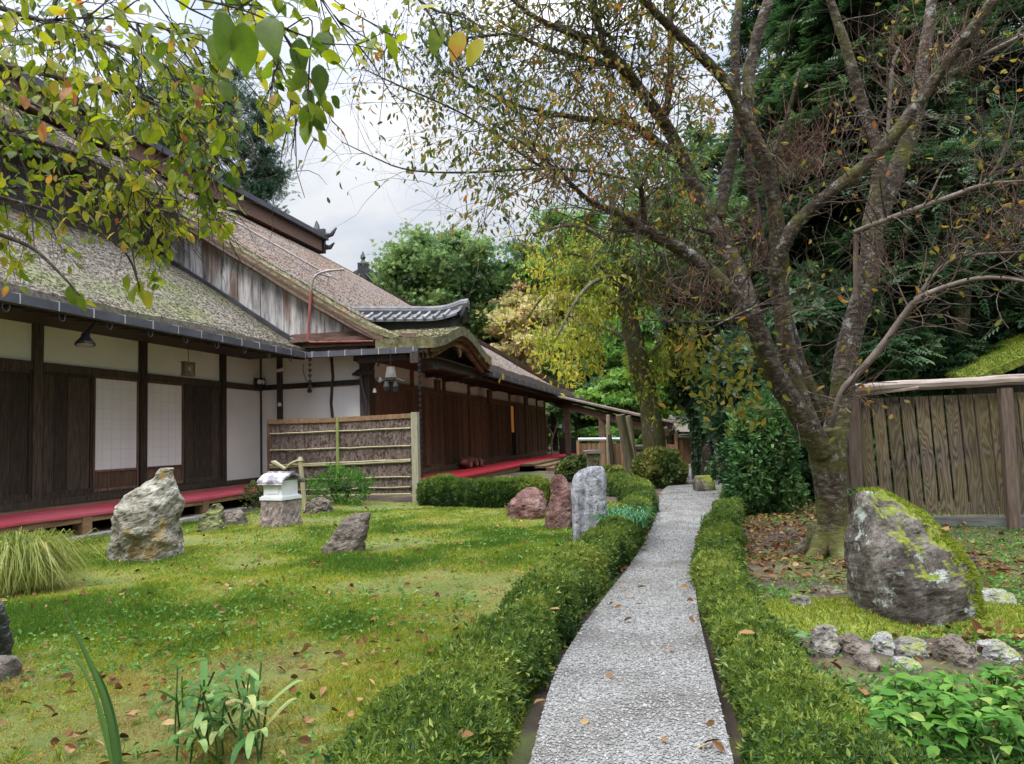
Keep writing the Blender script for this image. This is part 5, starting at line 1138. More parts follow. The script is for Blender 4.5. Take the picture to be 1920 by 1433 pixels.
M['twig_pale'] = mat_noise('twig_pale', [(.3, (.085, .066, .053)), (.7, (.22, .18, .15))], 9, rough=.8, bs=.2, bd=.003, r_amt=.3)
M['leaf_cherry'] = leaf_mat('leaf_cherry', [(0, (.03, .055, .016)), (.35, (.085, .11, .024)), (.6, (.19, .185, .035)), (.8, (.28, .19, .045)), (1, (.33, .14, .04))], .5, .5, .2, 1.4)
M['leaf_near'] = leaf_mat('leaf_near', [(0, (.035, .075, .016)), (.3, (.095, .145, .02)), (.6, (.23, .265, .03)), (.84, (.34, .31, .045)), (.93, (.42, .22, .06)), (1, (.33, .12, .05))], .5, .45, .25, 1.35, 26)
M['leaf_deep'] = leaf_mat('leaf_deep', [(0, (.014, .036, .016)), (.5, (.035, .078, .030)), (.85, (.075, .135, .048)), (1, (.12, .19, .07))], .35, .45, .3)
M['leaf_bluegreen'] = leaf_mat('leaf_bluegreen', [(0, (.02, .05, .03)), (.5, (.05, .10, .055)), (1, (.10, .17, .08))], .3, .5, .25)
M['leaf_mid'] = leaf_mat('leaf_mid', [(0, (.05, .10, .04)), (.5, (.13, .21, .07)), (1, (.27, .36, .12))], .4, .5, .2)
M['leaf_yellow'] = leaf_mat('leaf_yellow', [(0, (.13, .18, .03)), (.4, (.34, .36, .055)), (.75, (.52, .44, .08)), (1, (.50, .27, .07))], .5, .5, .2, 1.4)
M['leaf_cream'] = leaf_mat('leaf_cream', [(0, (.32, .31, .10)), (.4, (.56, .51, .23)), (.78, (.62, .50, .28)), (1, (.50, .30, .17))], .4, .55, .2)
M['leaf_bright'] = leaf_mat('leaf_bright', [(0, (.05, .13, .03)), (.5, (.12, .25, .05)), (1, (.24, .38, .08))], .4, .5, .25)

def branchlets(q, start, d0, L, r0, depth, out, spread=.55, grav=-.05, seg=5, wob=.16):
    """a twig that bends and forks; keeps the points where leaves may sit"""
    P = [np.asarray(start, float)]; d = norm(d0)
    for i in range(seg):
        d = norm(d+rng.normal(0, wob, 3)+np.array([0, 0, grav])); P.append(P[-1]+d*L/seg)
    P = np.array(P); q.tube(P, np.linspace(r0, r0*.35, len(P)), 5 if r0 > .008 else 4, cap=False)
    for p, e in zip(P[1:], P[1:]-P[:-1]): out.append((p, e))
    if depth > 0:
        for _ in range(rng.integers(2, 4)):
            i = rng.integers(1, len(P)); o = rdir(1)[0]; e = norm(P[i]-P[i-1]); branchlets(q, P[i], norm(e*(1-spread)+o*spread+(0, 0, .05)), L*rng.uniform(.45, .7), r0*.5, depth-1, out, spread, grav, seg-1, wob)

# ---- the cherry tree right of the path: limbs traced, with their own distances
D0 = float((G(1562, 1036)-ORG) @ CAMR[2])
LIMBS = {
 'trunk': [[(1568, 1062, 0, 100), (1568, 1030, 0, 78), (1563, 985, 0, 70), (1558, 930, 0, 68), (1553, 880, 0, 74), (1549, 830, 0, 84), (1544, 806, 0, 80)]],
 'limb': [
  [(1545, 850, -.05, 62), (1515, 800, -.1, 58), (1478, 745, -.2, 54), (1440, 680, -.3, 50), (1418, 610, -.4, 48), (1372, 548, -.45, 44), (1318, 500, -.5, 40), (1270, 462, -.55, 34), (1222, 440, -.6, 28), (1150, 395, -.65, 19), (1108, 382, -.8, 13), (1060, 335, -.9, 10), (1000, 280, -1.0, 8), (930, 236, -1.1, 6)],
  [(1415, 605, -.4, 46), (1392, 530, -.2, 44), (1366, 470, 0, 42), (1343, 426, .1, 38), (1305, 358, .2, 34), (1275, 285, .2, 32), (1246, 228, .1, 30), (1200, 170, 0, 28), (1169, 128, -.1, 27), (1129, 88, -.2, 24), (1074, 62, -.3, 18), (1010, 40, -.4, 13), (960, 0, -.5, 9), (920, -40, -.6, 6)],
  [(1520, 800, .05, 50), (1492, 730, .1, 44), (1472, 640, .1, 42), (1463, 550, .1, 42), (1461, 452, .05, 40), (1441, 313, 0, 36), (1410, 250, 0, 33), (1388, 205, 0, 32), (1370, 162, 0, 30), (1335, 125, -.1, 26), (1294, 87, -.2, 25), (1230, 25, -.3, 20), (1190, -20, -.3, 16)],
  [(1348, 412, .1, 34), (1364, 320, .25, 29), (1385, 245, .3, 26), (1380, 158, .3, 22), (1377, 75, .35, 20), (1386, 0, .4, 17), (1392, -60, .5, 13)],
  [(1405, 245, 0, 30), (1401, 200, .05, 30), (1404, 132, .1, 28), (1422, 56, .1, 26), (1442, 0, .1, 24), (1456, -60, .1, 18)],
  [(1448, 520, 0, 30), (1479, 432, -.1, 33), (1524, 388, -.2, 32), (1568, 352, -.25, 32), (1614, 320, -.3, 31), (1682, 249, -.4, 31), (1716, 200, -.45, 30), (1746, 158, -.5, 30), (1792, 94, -.6, 30), (1856, 11, -.7, 26), (1900, -50, -.8, 22)],
  [(1560, 850, .1, 62), (1575, 770, .2, 56), (1583, 690, .25, 56), (1600, 610, .3, 52), (1622, 540, .35, 50), (1636, 480, .4, 50), (1634, 426, .4, 47), (1646, 360, .45, 36), (1648, 310, .45, 32), (1642, 262, .5, 30), (1611, 181, .5, 28), (1588, 94, .5, 24), (1569, 38, .5, 20), (1550, -20, .5, 16)],
  [(1640, 430, .45, 44), (1662, 369, .55, 44), (1688, 301, .6, 40), (1718, 226, .65, 38), (1726, 150, .7, 32), (1740, 60, .75, 26), (1752, -40, .8, 20)],
  [(1560, 800, .3, 46), (1500, 700, .35, 34), (1480, 600, .4, 26), (1430, 480, .5, 25), (1412, 380, .5, 22), (1402, 280, .5, 18)],
 ],
 'branch': [
  [(1275, 284, .2, 22), (1256, 284, .15, 20), (1198, 240, 0, 19), (1160, 230, -.1, 17), (1121, 226, -.2, 16), (1060, 218, -.3, 12), (986, 204, -.4, 8), (900, 172, -.5, 6), (830, 130, -.6, 4)],
  [(1246, 232, .1, 18), (1258, 150, .2, 16), (1256, 60, .3, 14), (1262, -20, .3, 11)],
  [(1210, 430, -.6, 18), (1205, 380, -.7, 15), (1200, 340, -.8, 12), (1150, 330, -.9, 9), (1090, 318, -1., 8), (1000, 316, -1.1, 7), (880, 325, -1.2, 6), (760, 322, -1.3, 4), (690, 290, -1.4, 3), (640, 266, -1.5, 2)],
  [(1060, 335, -.9, 8), (990, 300, -1, 6), (900, 230, -1.1, 5), (820, 190, -1.2, 5), (740, 158, -1.3, 4), (680, 128, -1.4, 2)],
  [(1169, 128, -.1, 16), (1100, 110, -.1, 13), (1020, 92, -.2, 11), (960, 60, -.3, 8), (900, 70, -.4, 6), (840, 72, -.5, 4)],
  [(1129, 84, -.2, 14), (1120, 20, -.2, 12), (1100, -40, -.2, 9)],
  [(1560, 800, -.3, 13), (1568, 765, -.4, 16), (1580, 730, -.45, 16), (1605, 705, -.5, 17), (1650, 655, -.6, 17), (1688, 600, -.7, 17), (1715, 565, -.8, 17), (1750, 545, -.9, 13), (1822, 522, -1.0, 11), (1880, 520, -1.1, 9), (1960, 535, -1.2, 6)],
  [(1715, 565, -.8, 13), (1750, 515, -.8, 9), (1790, 480, -.8, 8), (1920, 472, -.9, 6)],
  [(1605, 565, -.1, 12), (1604, 500, -.15, 12), (1606, 434, -.2, 12)], [(1600, 436, -.25, 11), (1640, 420, -.3, 13), (1700, 398, -.4, 13), (1780, 370, -.5, 12), (1843, 345, -.6, 11), (1930, 340, -.7, 9)],
  [(1843, 345, -.6, 8), (1880, 300, -.65, 6), (1900, 210, -.7, 5)], [(1780, 140, -.5, 12), (1840, 105, -.6, 9), (1925, 62, -.7, 7)],
  [(1664, 258, .4, 9), (1668, 200, .4, 10), (1672, 120, .4, 9), (1690, 85, .4, 7)], [(1446, 300, 0, 12), (1470, 240, 0, 10), (1500, 130, -.1, 8)],
  [(1345, 440, .1, 13), (1310, 432, 0, 11), (1290, 425, -.1, 6)], [(1425, 456, .1, 9), (1390, 444, .05, 11), (1370, 448, 0, 8)],
  [(1440, 580, -.4, 7), (1380, 600, -.6, 6), (1300, 605, -.7, 5), (1210, 600, -.8, 3)], [(1460, 600, -.1, 6), (1520, 570, -.2, 5), (1560, 590, -.3, 3)], [(1290, 640, -.9, 3), (1360, 600, -.8, 4), (1430, 570, -.6, 6)],
 ]}
tree = thing('cherry_tree', 'spreading old cherry tree with many mossy trunks and thinning autumn leaves right of the path', 'tree', G(1562, 1036))
def limb_pts(L): 
    A = np.array([np.append(D(u, v, D0+d), w*.385*(D0+d)/F) for u, v, d, w in L])
    if A[-1, 3] > .018 and L[-1][1] <= 10:      # limbs that leave the frame go on and taper off
        e = norm(A[-1, :3]-A[-2, :3]); r0 = A[-1, 3]; k = 22*r0+.4
        A = np.vstack([A, np.append(A[-1, :3]+e*k+rng.normal(0, .08, 3), r0*.72), np.append(A[-1, :3]+e*k*2+rng.normal(0, .22, 3)+(0, 0, .1), r0*.42), np.append(A[-1, :3]+e*k*3.1+rng.normal(0, .4, 3)+(0, 0, .3), r0*.06)])
    return smooth_path(A, 2)
q = MB()
for L in LIMBS['trunk']: A = limb_pts(L); q.tube(A[:, :3], A[:, 3], 18, jit=.12)
for a in range(7):
    an = a*.9+.3; c = G(1562, 1040); o = np.array([math.cos(an), math.sin(an), 0]); A = smooth_path([c+o*.08+(0, 0, .22), c+o*.17+(0, 0, .07), c+o*.27+(0, 0, .0), c+o*.42+(0, 0, -.08)], 2); q.tube(A, np.linspace(.12, .05, len(A)), 8, jit=.15)
part('trunk', q, M['bark_cherry'], tree, True)
LP = []
for L in LIMBS['limb']:
    A = limb_pts(L); LP.append(A); q = MB(); q.tube(A[:, :3], A[:, 3], 14, jit=.10); part('limb', q, M['bark_cherry'], tree, True)
BP = []
for i, L in enumerate(LIMBS['branch']):
    A = limb_pts(L); BP.append(A); q = MB(); q.tube(A[:, :3], A[:, 3], 8, jit=.08); part('branch', q, M['twig_pale' if 6 <= i <= 12 else 'bark_cherry'], tree, True)
# twigs and leaves: leafy to the upper left, nearly bare to the right
tw = MB(); spots = []; bare = []
def sprout(A, n, L, leafy, u0, u1, vmax=460, grav=-.06, up=.15):
    for _ in range(n):
        i = rng.integers(1, len(A)-1); p = A[i, :3]; cpx = CAMR @ (p-ORG); u = CX+F*cpx[0]/cpx[2]
        if not (u0 <= u <= u1): continue
        e = norm(A[i, :3]-A[i-1, :3]); branchlets(tw, p, norm(e*.5+rdir(1)[0]*.8+(0, 0, up)), rng.uniform(*L), min(A[i, 3]*.4, .0075), 2, spots if leafy else bare, .6, grav)
sprout(LP[0], 50, (.5, 1.1), True, 700, 1240); sprout(LP[1], 80, (.5, 1.2), True, 800, 1290); sprout(LP[2], 40, (.5, 1.1), True, 1150, 1360)
for i in (0, 2, 3, 4): sprout(BP[i], 45, (.4, 1.0), True, 600, 1260)
for i in (1, 5): sprout(BP[i], 40, (.5, 1.0), True, 600, 1400)
n0 = len(spots)
sprout(LP[0], 70, (.3, .9), False, 1150, 1440, up=.1); sprout(LP[2], 40, (.3, .8), False, 1380, 1600); sprout(LP[5], 45, (.3, .9), False, 1480, 1950, up=.4); sprout(LP[6], 30, (.3, .8), False, 1500, 1700)
for i in (6, 7, 9, 10, 11, 12, 13): sprout(BP[i], 26, (.3, .8), False, 1560, 2000, up=.25)
for i in (14, 15, 16, 17, 18): sprout(BP[i], 16, (.25, .7), False, 1150, 1600, up=.2)
part('twigs', tw, M['twig'], tree)
# bare twig bundles standing on the limbs
q = MB()
for (u, v, d, n_, h, sp_) in ((1500, 330, 0, 85, 1.0, .42), (1735, 150, -.4, 60, .85, .3), (1400, 470, -.1, 40, .5, .4), (1290, 560, -.6, 40, .5, .5), (1890, 430, -.9, 45, .5, .4), (1660, 500, -.2, 24, .5, .4)):
    c = D(u, v, D0+d)
    for _ in range(n_):
        dr_ = norm(np.array([rng.normal(0, sp_*1.5), rng.normal(0, sp_*1.3), .8])); L = h*rng.uniform(.35, .9); s0 = c+np.array([rng.normal(0, .16), rng.normal(0, .16), rng.uniform(-.2, .15)])
        branchlets(q, s0, dr_, L, .0042, 1, [], .45, .03, 4, .26)
part('twig_bundle', q, mat_noise('twig_red', [(.3, (.06, .032, .022)), (.7, (.17, .09, .062))], 5, rough=.8, bs=0, r_amt=.4), tree)
sp = np.array([s[0] for s in spots]); se = np.array([s[1] for s in spots])
cpx = (sp-ORG) @ CAMR.T; us = CX+F*cpx[:, 0]/cpx[:, 2]; vs = CY-F*cpx[:, 1]/cpx[:, 2]
keep = np.where(rng.random(len(sp)) < np.clip((us-600)/420, .10, .80)*np.clip((560-vs)/260, .1, 1))[0]; sp = sp[keep]; se = se[keep]
rep = 1.45; i = rng.integers(0, len(sp), int(len(sp)*rep)); k = len(i)
q = MB(); P = sp[i]+rng.normal(0, .035, (k, 3)); U = norm(norm(se[i])*.5+rdir(k)*.75+(0, 0, -.8)); l = rng.uniform(.036, .072, k)
tn = fbm(P*1.3, 3, 41); leaves(q, 'oval', P, U, rdir(k), l, l*rng.uniform(.36, .5, k), np.clip(.40+tn*.5+rng.normal(0, .2, k), 0, 1))
bp = np.array([s[0] for s in bare]); j = rng.integers(0, len(bp), 420); leaves(q, 'oval', bp[j], norm(rdir(420)+(0, 0, -.6)), rdir(420), rng.uniform(.05, .085, 420), .034, np.clip(rng.normal(.65, .15, 420), 0, 1))
for (u, v) in ((1360, 640), (1330, 690), (1400, 700), (1385, 760), (1340, 740), (1300, 660)):        # leafy shoots low on the left trunk
    c = D(u, v, D0-.5); n_ = 46; leaves(q, 'oval', c+rng.normal(0, .11, (n_, 3)), norm(rdir(n_)+(0, 0, -.5)), rdir(n_), rng.uniform(.06, .10, n_), .042, np.clip(rng.normal(.52, .12, n_), 0, 1))
part('crown', q, M['leaf_cherry'], tree)

# ---- the leafy tree whose branches reach in at the upper left; its trunk stands left of the frame
nt_c = np.array([-4.4, 1.5, 0])
tree2 = thing('overhanging_tree', 'yellow-green leafy cherry whose branches hang into the upper left corner', 'tree', nt_c)
q = MB(); top = nt_c+(.15, .25, 2.7); q.tube(smooth_path([nt_c-(0, 0, .1), nt_c+(.02, .0, .9), nt_c+(.1, .1, 1.8), top, top+(.2, .6, 1.6)], 2), np.interp(np.linspace(0, 1, len(smooth_path([nt_c]*5, 2))), [0, .1, .6, 1], [.26, .2, .15, .05]), 12, jit=.1)
part('trunk', q, M['bark_cherry'], tree2, True)
BR = [
 [(-300, 40, 3.6), (-60, 140, 3.6), (110, 215, 3.6), (250, 300, 3.5), (340, 370, 3.5), (425, 405, 3.4)],
 [(-300, 200, 3.3), (-50, 240, 3.3), (60, 260, 3.3), (180, 300, 3.3), (290, 380, 3.3), (345, 470, 3.3)],
 [(-300, 320, 3.5), (-80, 350, 3.5), (60, 385, 3.5), (160, 420, 3.4), (240, 470, 3.4), (262, 540, 3.4)],
 [(-250, 380, 3.2), (-60, 420, 3.2), (30, 450, 3.2), (70, 470, 3.2), (120, 520, 3.1), (150, 555, 3.1)],
 [(-250, -60, 3.2), (20, 20, 3.2), (200, 80, 3.1), (330, 130, 3.1), (420, 200, 3.1), (440, 270, 3.1)],
 [(-250, 100, 3.0), (0, 120, 3.0), (130, 150, 3.0), (260, 180, 3.0), (370, 230, 3.0), (382, 310, 3.0)],
 [(120, -90, 3.4), (165, 60, 3.3), (230, 150, 3.3), (330, 210, 3.3), (430, 230, 3.3)],
 [(-200, -160, 2.2), (150, -60, 2.1), (330, -10, 2.0), (470, 20, 1.95), (540, 60, 1.95), (578, 170, 1.95), (585, 215, 1.95)],
 [(-200, 20, 2.6), (60, 40, 2.6), (180, 30, 2.5), (300, 50, 2.5), (420, 90, 2.4), (490, 130, 2.4)],
 [(540, -80, 2.3), (600, -10, 2.3), (640, 50, 2.3)],
 [(380, -60, 2.6), (470, 40, 2.6), (520, 110, 2.6), (545, 180, 2.6), (560, 232, 2.6)],
 [(450, -60, 3.0), (500, 40, 3.0), (515, 110, 3.0), (512, 165, 3.0)],
 [(560, -80, 3.0), (620, 0, 3.0), (690, 40, 3.0), (735, 70, 3.0)],
 [(700, -90, 2.0), (800, 20, 2.0), (870, 30, 2.0), (915, 60, 2.0)],
 [(-250, 480, 3.7), (-60, 400, 3.7), (60, 330, 3.7), (180, 350, 3.7), (330, 420, 3.6)],
]
q = MB(); tw = MB(); P_all = []; E_all = []; NB = []
for bi, L in enumerate(BR):
    A = smooth_path(np.array([D(*p) for p in L]), 2); root = top+(0, 0, rng.uniform(-.2, .9)); A = np.vstack([smooth_path([root, (root+A[0])/2+(0, 0, .15), A[0]], 2)[:-1], A]); NB.append(A)
    q.tube(A, np.linspace(.020, .0028, len(A))*(.3 if 7 <= bi <= 13 else 1), 6)
    n_ = (64, 64, 56, 22, 52, 60, 44, 16, 46, 3, 13, 9, 10, 3, 46)[bi]; out = []
    for _ in range(n_):
        i = rng.integers(len(A)//3, len(A)-1); e = norm(A[i+1]-A[i]); pc = CAMR @ (A[i]-ORG); pu, pv = CX+F*pc[0]/pc[2], CY-F*pc[1]/pc[2]
        if pv > 400 or (pu > 420 and pv > 60 and not 10 <= bi <= 12): continue
        branchlets(tw, A[i], norm(e*.6+rdir(1)[0]*.65+(0, 0, -.25)), rng.uniform(.14, .42), .0035, 1, out, .5, -.12, 4)
    for j in range(len(A)*2//3, len(A)): out.append((A[j], A[j]-A[j-1]))
    for p, e in out: P_all.append(p); E_all.append(e)
for bi, pts in enumerate(([(60, 380, 3.5), (62, 430, 3.45), (66, 478, 3.4)], [(245, 455, 3.4), (255, 510, 3.4), (262, 548, 3.4)], [(590, 20, 1.95), (580, 110, 1.95), (577, 210, 1.95)])):
    pw = [D(*p) for p in pts]; allp = np.vstack(NB); st_p = allp[np.argmin(((allp-pw[0])**2).sum(1))]; tw.tube(smooth_path([st_p]+pw, 2), .0025, 4)
part('branch', q, M['bark_dark'], tree2); part('twigs', tw, M['bark_dark'], tree2)
P_all = np.array(P_all); E_all = np.array(E_all); cpx = (P_all-ORG) @ CAMR.T; uu = CX+F*cpx[:, 0]/cpx[:, 2]; vv = CY-F*cpx[:, 1]/cpx[:, 2]
ok = ((uu < 445) | ((uu < 640) & (vv < 130)) | ((uu > 480) & (uu < 620) & (vv < 255)) | ((uu > 600) & (uu < 760) & (vv < 110))) & (vv < 30+470+60*np.sin(uu*.05)) & ~((uu > 330) & (vv > 430))
P_all = P_all[ok]; E_all = E_all[ok]; k = len(P_all); i = rng.integers(0, k, int(k*.72)); P = P_all[i]; k = len(i)
q = MB(); U = norm(norm(E_all[i])*.45+rdir(k)*.75+(0, 0, -.5)); l = rng.uniform(.034, .070, k)
near_ = np.linalg.norm(P-ORG, axis=1); l = l*np.where(near_ < 2.5, 1.15, 1)
leaves(q, 'ovalhi', P+rng.normal(0, .018, (k, 3)), U, norm(rdir(k)+(0, -.6, .5)), l, l*rng.uniform(.44, .6, k), np.clip(.46+.32*fbm(P*1.6, 3, 3)+.12*((CZ+1.3-P[:, 2]) > 0)+rng.normal(0, .165, k), 0, .97))
for (u, v, d, L_, r) in ((823, 50, 2.0, .085, .35), (866, 58, 2.0, .09, .96), (905, 72, 2.0, .09, .85), (560, 70, 1.95, .10, .12), (598, 120, 1.95, .09, .12), (575, 195, 1.95, .085, .2), (610, 60, 2.3, .10, .15), (455, 40, 1.4, .10, .25), (420, 20, 1.4, .10, .2), (500, 30, 1.4, .10, .25), (405, 60, 1.5, .09, .3), (36, 505, 3.2, .075, .3), (130, 535, 3.1, .095, .3), (150, 548, 3.1, .09, .4), (262, 525, 3.4, .09, .6), (250, 540, 3.4, .09, .55), (275, 545, 3.4, .09, .8), (240, 515, 3.4, .085, .5)):
    leaves(q, 'ovalhi', D(u, v, d)[None], (norm(np.array([rng.normal(0, .25), rng.normal(0, .2), -1.0])))[None], (-CAMR[2]+rng.normal(0, .35, 3))[None], L_, L_*.55, min(r, .9))
part('crown', q, M['leaf_near'], tree2, True)

# ---- general broadleaf and conifer builders
def broadleaf(name, label, cat, base, H, tr, cc, cr, ncl, nl, sz, mat, bark, tpl='dia', asp=.55, clr=(.35, .8), group=None, lean=(0, 0), flat=.6, droop=0., shell=.55, limbs=14, tone=.45, tint=.45):
    base = np.asarray(base, float); root = thing(name, label, cat, base, group); cc = np.asarray(cc, float); cr = np.asarray(cr, float)
    q = MB(); fork = base+np.array([lean[0], lean[1], H*.42]); T_ = smooth_path([base-(0, 0, .2), base+(fork-base)*.35+rng.normal(0, tr*.5, 3)*(1, 1, 0), fork, base+np.array([lean[0]*1.3, lean[1]*1.3, H*.8])], 2)
    q.tube(T_, np.interp(np.linspace(0, 1, len(T_)), [0, .08, .6, 1], [tr*1.5, tr, tr*.7, tr*.15]), 10, jit=.1)
    Dd = rdir(ncl, .12, .85); f_ = shell+(1-shell)*rng.random((ncl, 1))**.6; CC = base+cc+Dd*cr*f_*(1+.15*fbm(Dd*2+base*.1, 2, 5))[:, None]
    for i in rng.permutation(ncl)[:limbs]:
        s_ = T_[rng.integers(len(T_)//2, len(T_))]; q.tube(smooth_path([s_, (s_+CC[i])/2+(0, 0, rng.uniform(-.05, .25)*cr[2]*.3), CC[i]], 2), np.interp(np.linspace(0, 1, len(smooth_path([s_]*3, 2))), [0, 1], [tr*.32, tr*.06]), 6)
    part('trunk', q, M[bark], root, True)
    i = rng.integers(0, ncl, nl); rc = cr.mean()*rng.uniform(*clr, ncl)[i]*.5; off = rdir(nl)*np.minimum(np.abs(rng.normal(0, .62, (nl, 1))), 1.7)*np.array([1, 1, flat]); P = CC[i]+off*rc[:, None]
    l = rng.uniform(*sz, nl); U = norm(off*.6+rdir(nl)*.7+(0, 0, -droop)); 
    q = MB(); leaves(q, tpl, P, U, norm(rdir(nl)*.8+(0, 0, .5)), l, l*asp, np.clip(tint+tone*fbm(P*(2.2/cr.mean()), 3, int(abs(base[0]*7))%50)+rng.normal(0, .16, nl), 0, 1)); part('crown', q, M[mat], root)
    return root
def conifer(name, label, base, H, R, nb, nl, sz, mat, bark, h0=.15, droop=.25, group=None, tpl='frond', tr=.25, asp=.75, powr=.8):
    base = np.asarray(base, float); root = thing(name, label, 'tree', base, group); q = MB(); T_ = np.array([base-(0, 0, .2), base+(0, 0, H*.5)+rng.normal(0, .1, 3)*(1, 1, 0), base+(0, 0, H)]); q.tube(smooth_path(T_, 2), np.linspace(tr, tr*.1, len(smooth_path(T_, 2))), 9, jit=.1)
    h = h0+(1-h0)*rng.random(nb)**.9; a = rng.uniform(0, 6.28, nb); L = R*(1-h)**powr*rng.uniform(.65, 1.1, nb)+R*.06; S = base+np.column_stack([h*0, h*0, h*H]); O = np.column_stack([np.cos(a), np.sin(a), np.full(nb, .12)])
    for i in range(nb):
        ps = [S[i]+O[i]*L[i]*t-np.array([0, 0, droop*L[i]*t*t]) for t in (0, .5, 1)]; q.tube(ps, [tr*.16, tr*.1, tr*.03], 4, cap=False)
    part('trunk', q, M[bark], root, True)
    i = rng.choice(nb, nl, p=L/L.sum()); t = rng.random(nl)**.65; P = S[i]+O[i]*(L[i]*t)[:, None]; P[:, 2] -= droop*L[i]*t*t; side = np.column_stack([-O[i, 1], O[i, 0], O[i, 0]*0]); w = rng.normal(0, .22, nl)*L[i]*(.35+.65*(1-t)); P = P+side*w[:, None]; P[:, 2] += rng.normal(0, .05, nl)*R*.5-np.abs(w)*.25
    U = norm(O[i]*.7+side*(np.sign(w)*.7)[:, None]+rdir(nl)*.35+(0, 0, -droop)); l = rng.uniform(*sz, nl)
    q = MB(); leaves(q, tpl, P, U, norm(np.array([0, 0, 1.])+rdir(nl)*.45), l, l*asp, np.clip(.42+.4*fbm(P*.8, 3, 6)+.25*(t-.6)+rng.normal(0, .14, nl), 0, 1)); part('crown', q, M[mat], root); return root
def at(u, dist): d = ray(u, 830); p = ORG+d*dist; return np.array([p[0], p[1], 0.])
gw_ = 'dark trees of the wood behind the board fence'
# wood on the right
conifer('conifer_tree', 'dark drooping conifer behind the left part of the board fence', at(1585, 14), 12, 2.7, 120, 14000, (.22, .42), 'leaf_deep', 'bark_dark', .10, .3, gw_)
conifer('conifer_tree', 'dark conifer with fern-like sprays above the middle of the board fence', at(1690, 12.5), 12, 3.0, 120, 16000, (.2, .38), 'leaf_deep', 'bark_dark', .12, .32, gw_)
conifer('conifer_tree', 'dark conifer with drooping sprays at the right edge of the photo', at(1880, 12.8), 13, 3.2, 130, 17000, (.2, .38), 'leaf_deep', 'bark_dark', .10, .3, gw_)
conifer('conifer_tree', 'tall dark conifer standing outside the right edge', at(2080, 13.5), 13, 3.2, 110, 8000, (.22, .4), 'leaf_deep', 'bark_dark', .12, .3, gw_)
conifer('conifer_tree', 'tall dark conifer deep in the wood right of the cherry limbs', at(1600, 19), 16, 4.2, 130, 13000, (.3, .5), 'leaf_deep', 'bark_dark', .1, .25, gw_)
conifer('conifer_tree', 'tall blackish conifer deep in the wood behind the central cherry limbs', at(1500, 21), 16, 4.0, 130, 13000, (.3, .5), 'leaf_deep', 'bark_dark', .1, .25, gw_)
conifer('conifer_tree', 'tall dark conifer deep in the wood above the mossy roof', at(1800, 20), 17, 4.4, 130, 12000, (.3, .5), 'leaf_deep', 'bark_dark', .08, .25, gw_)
for u, ds, lb in ((1455, 31, 'far dark evergreen filling the wood behind the twin cherry limbs'), (1560, 28, 'far dark evergreen filling the wood between the central limbs'), (1690, 27, 'far dark evergreen filling the wood behind the right cherry limbs'), (1830, 27, 'far dark evergreen filling the wood above the fence right end')):
    broadleaf('evergreen_tree', lb, 'tree', at(u, ds), 15, .3, (0, 0, 7.5), (4.6, 4.0, 7.4), 70, 9000, (.3, .55), 'leaf_deep', 'bark_dark', 'clump', .9, group='far evergreens filling the wood', shell=.2)
for u, ds, h, lb in ((1500, 12, 2.2, 'dark evergreen shrub mass behind the cherry trunk'), (1640, 11.8, 2.4, 'dark shrub behind the board fence left end'), (1780, 12.4, 2.3, 'dark shrub behind the board fence middle'), (1960, 12, 2.6, 'dark shrub behind the board fence right end')):
    shrub('evergreen_shrub', lb, 'shrub', at(u, ds), (1.3, 1.1, h*1.4), 5000, (.12, .22), 'leaf_deep', 'clump', .9, core=.8, lob=.3, group='dark shrubs under the wood')
# pale leaning trunk behind the fence
c = at(1775, 11.6); q = MB(); q.tube(smooth_path([c-(0, 0, .2), ONY(1775, 720, c[1]), ONY(1792, 640, c[1]), ONY(1805, 560, c[1]), ONY(1800, 380, c[1])], 2), [.17]*6+[.14]*9+[.1]*(len(smooth_path([c]*5, 2))-15), 10, jit=.12)
t = thing('bare_tree', 'pale leaning trunk rising behind the middle of the board fence', 'tree', c); part('trunk', q, M['bark_brown'], t, True)
q = MB(); n_ = 1500; cc_ = ONY(1800, 400, c[1]); leaves(q, 'frond', cc_+rng.normal(0, .8, (n_, 3)), rdir(n_, -.3), rdir(n_, .8), rng.uniform(.2, .35, n_), .22, np.clip(rng.normal(.5, .2, n_), 0, 1)); part('crown', q, M['leaf_deep'], t)
# green shoots among the cherry limbs: a bamboo-leaved tree behind
broadleaf('broadleaf_tree', 'mid-green narrow-leaved tree behind the left cherry limbs', 'tree', at(1352, 16), 8.5, .14, (-.95, -.1, 5.6), (1.7, 1.6, 2.6), 60, 9000, (.16, .30), 'leaf_mid', 'bark_dark', 'dia', .26, droop=.6, shell=.2, limbs=10)
# ivy-covered column
c = at(1318, 16.5); q = MB(); q.tube(smooth_path([c-(0, 0, .2), c+(.05, 0, 2), c+(-.05, .1, 4.2)], 2), [.3]*4+[.2]*(len(smooth_path([c]*3, 2))-4), 9)
t = thing('ivy_column', 'dark trunk thickly wrapped in ivy left of the cherry tree', 'tree', c); part('trunk', q, M['bark_dark'], t)
q = MB(); n_ = 9000; h = rng.uniform(.1, 4.6, n_); a = rng.uniform(0, 6.28, n_); rr_ = np.interp(h, [0, 1.2, 2.4, 3.6, 4.6], [.16, .2, .42, .55, .5])*(1+.6*fbm(np.column_stack([h*.9, a, a*0]), 3, 4))*rng.uniform(.75, 1.1, n_); O = np.column_stack([np.cos(a), np.sin(a), 0*a]); P = c+O*rr_[:, None]*(1.15)+np.column_stack([0*h, 0*h, h])
leaves(q, 'oval', P, norm(O*.3+rdir(n_)*.5+(0, 0, -.6)), norm(O+rdir(n_)*.5), rng.uniform(.08, .15, n_), .075, np.clip(rng.normal(.35, .2, n_), 0, 1)); part('ivy', q, M['leaf_deep'], t)
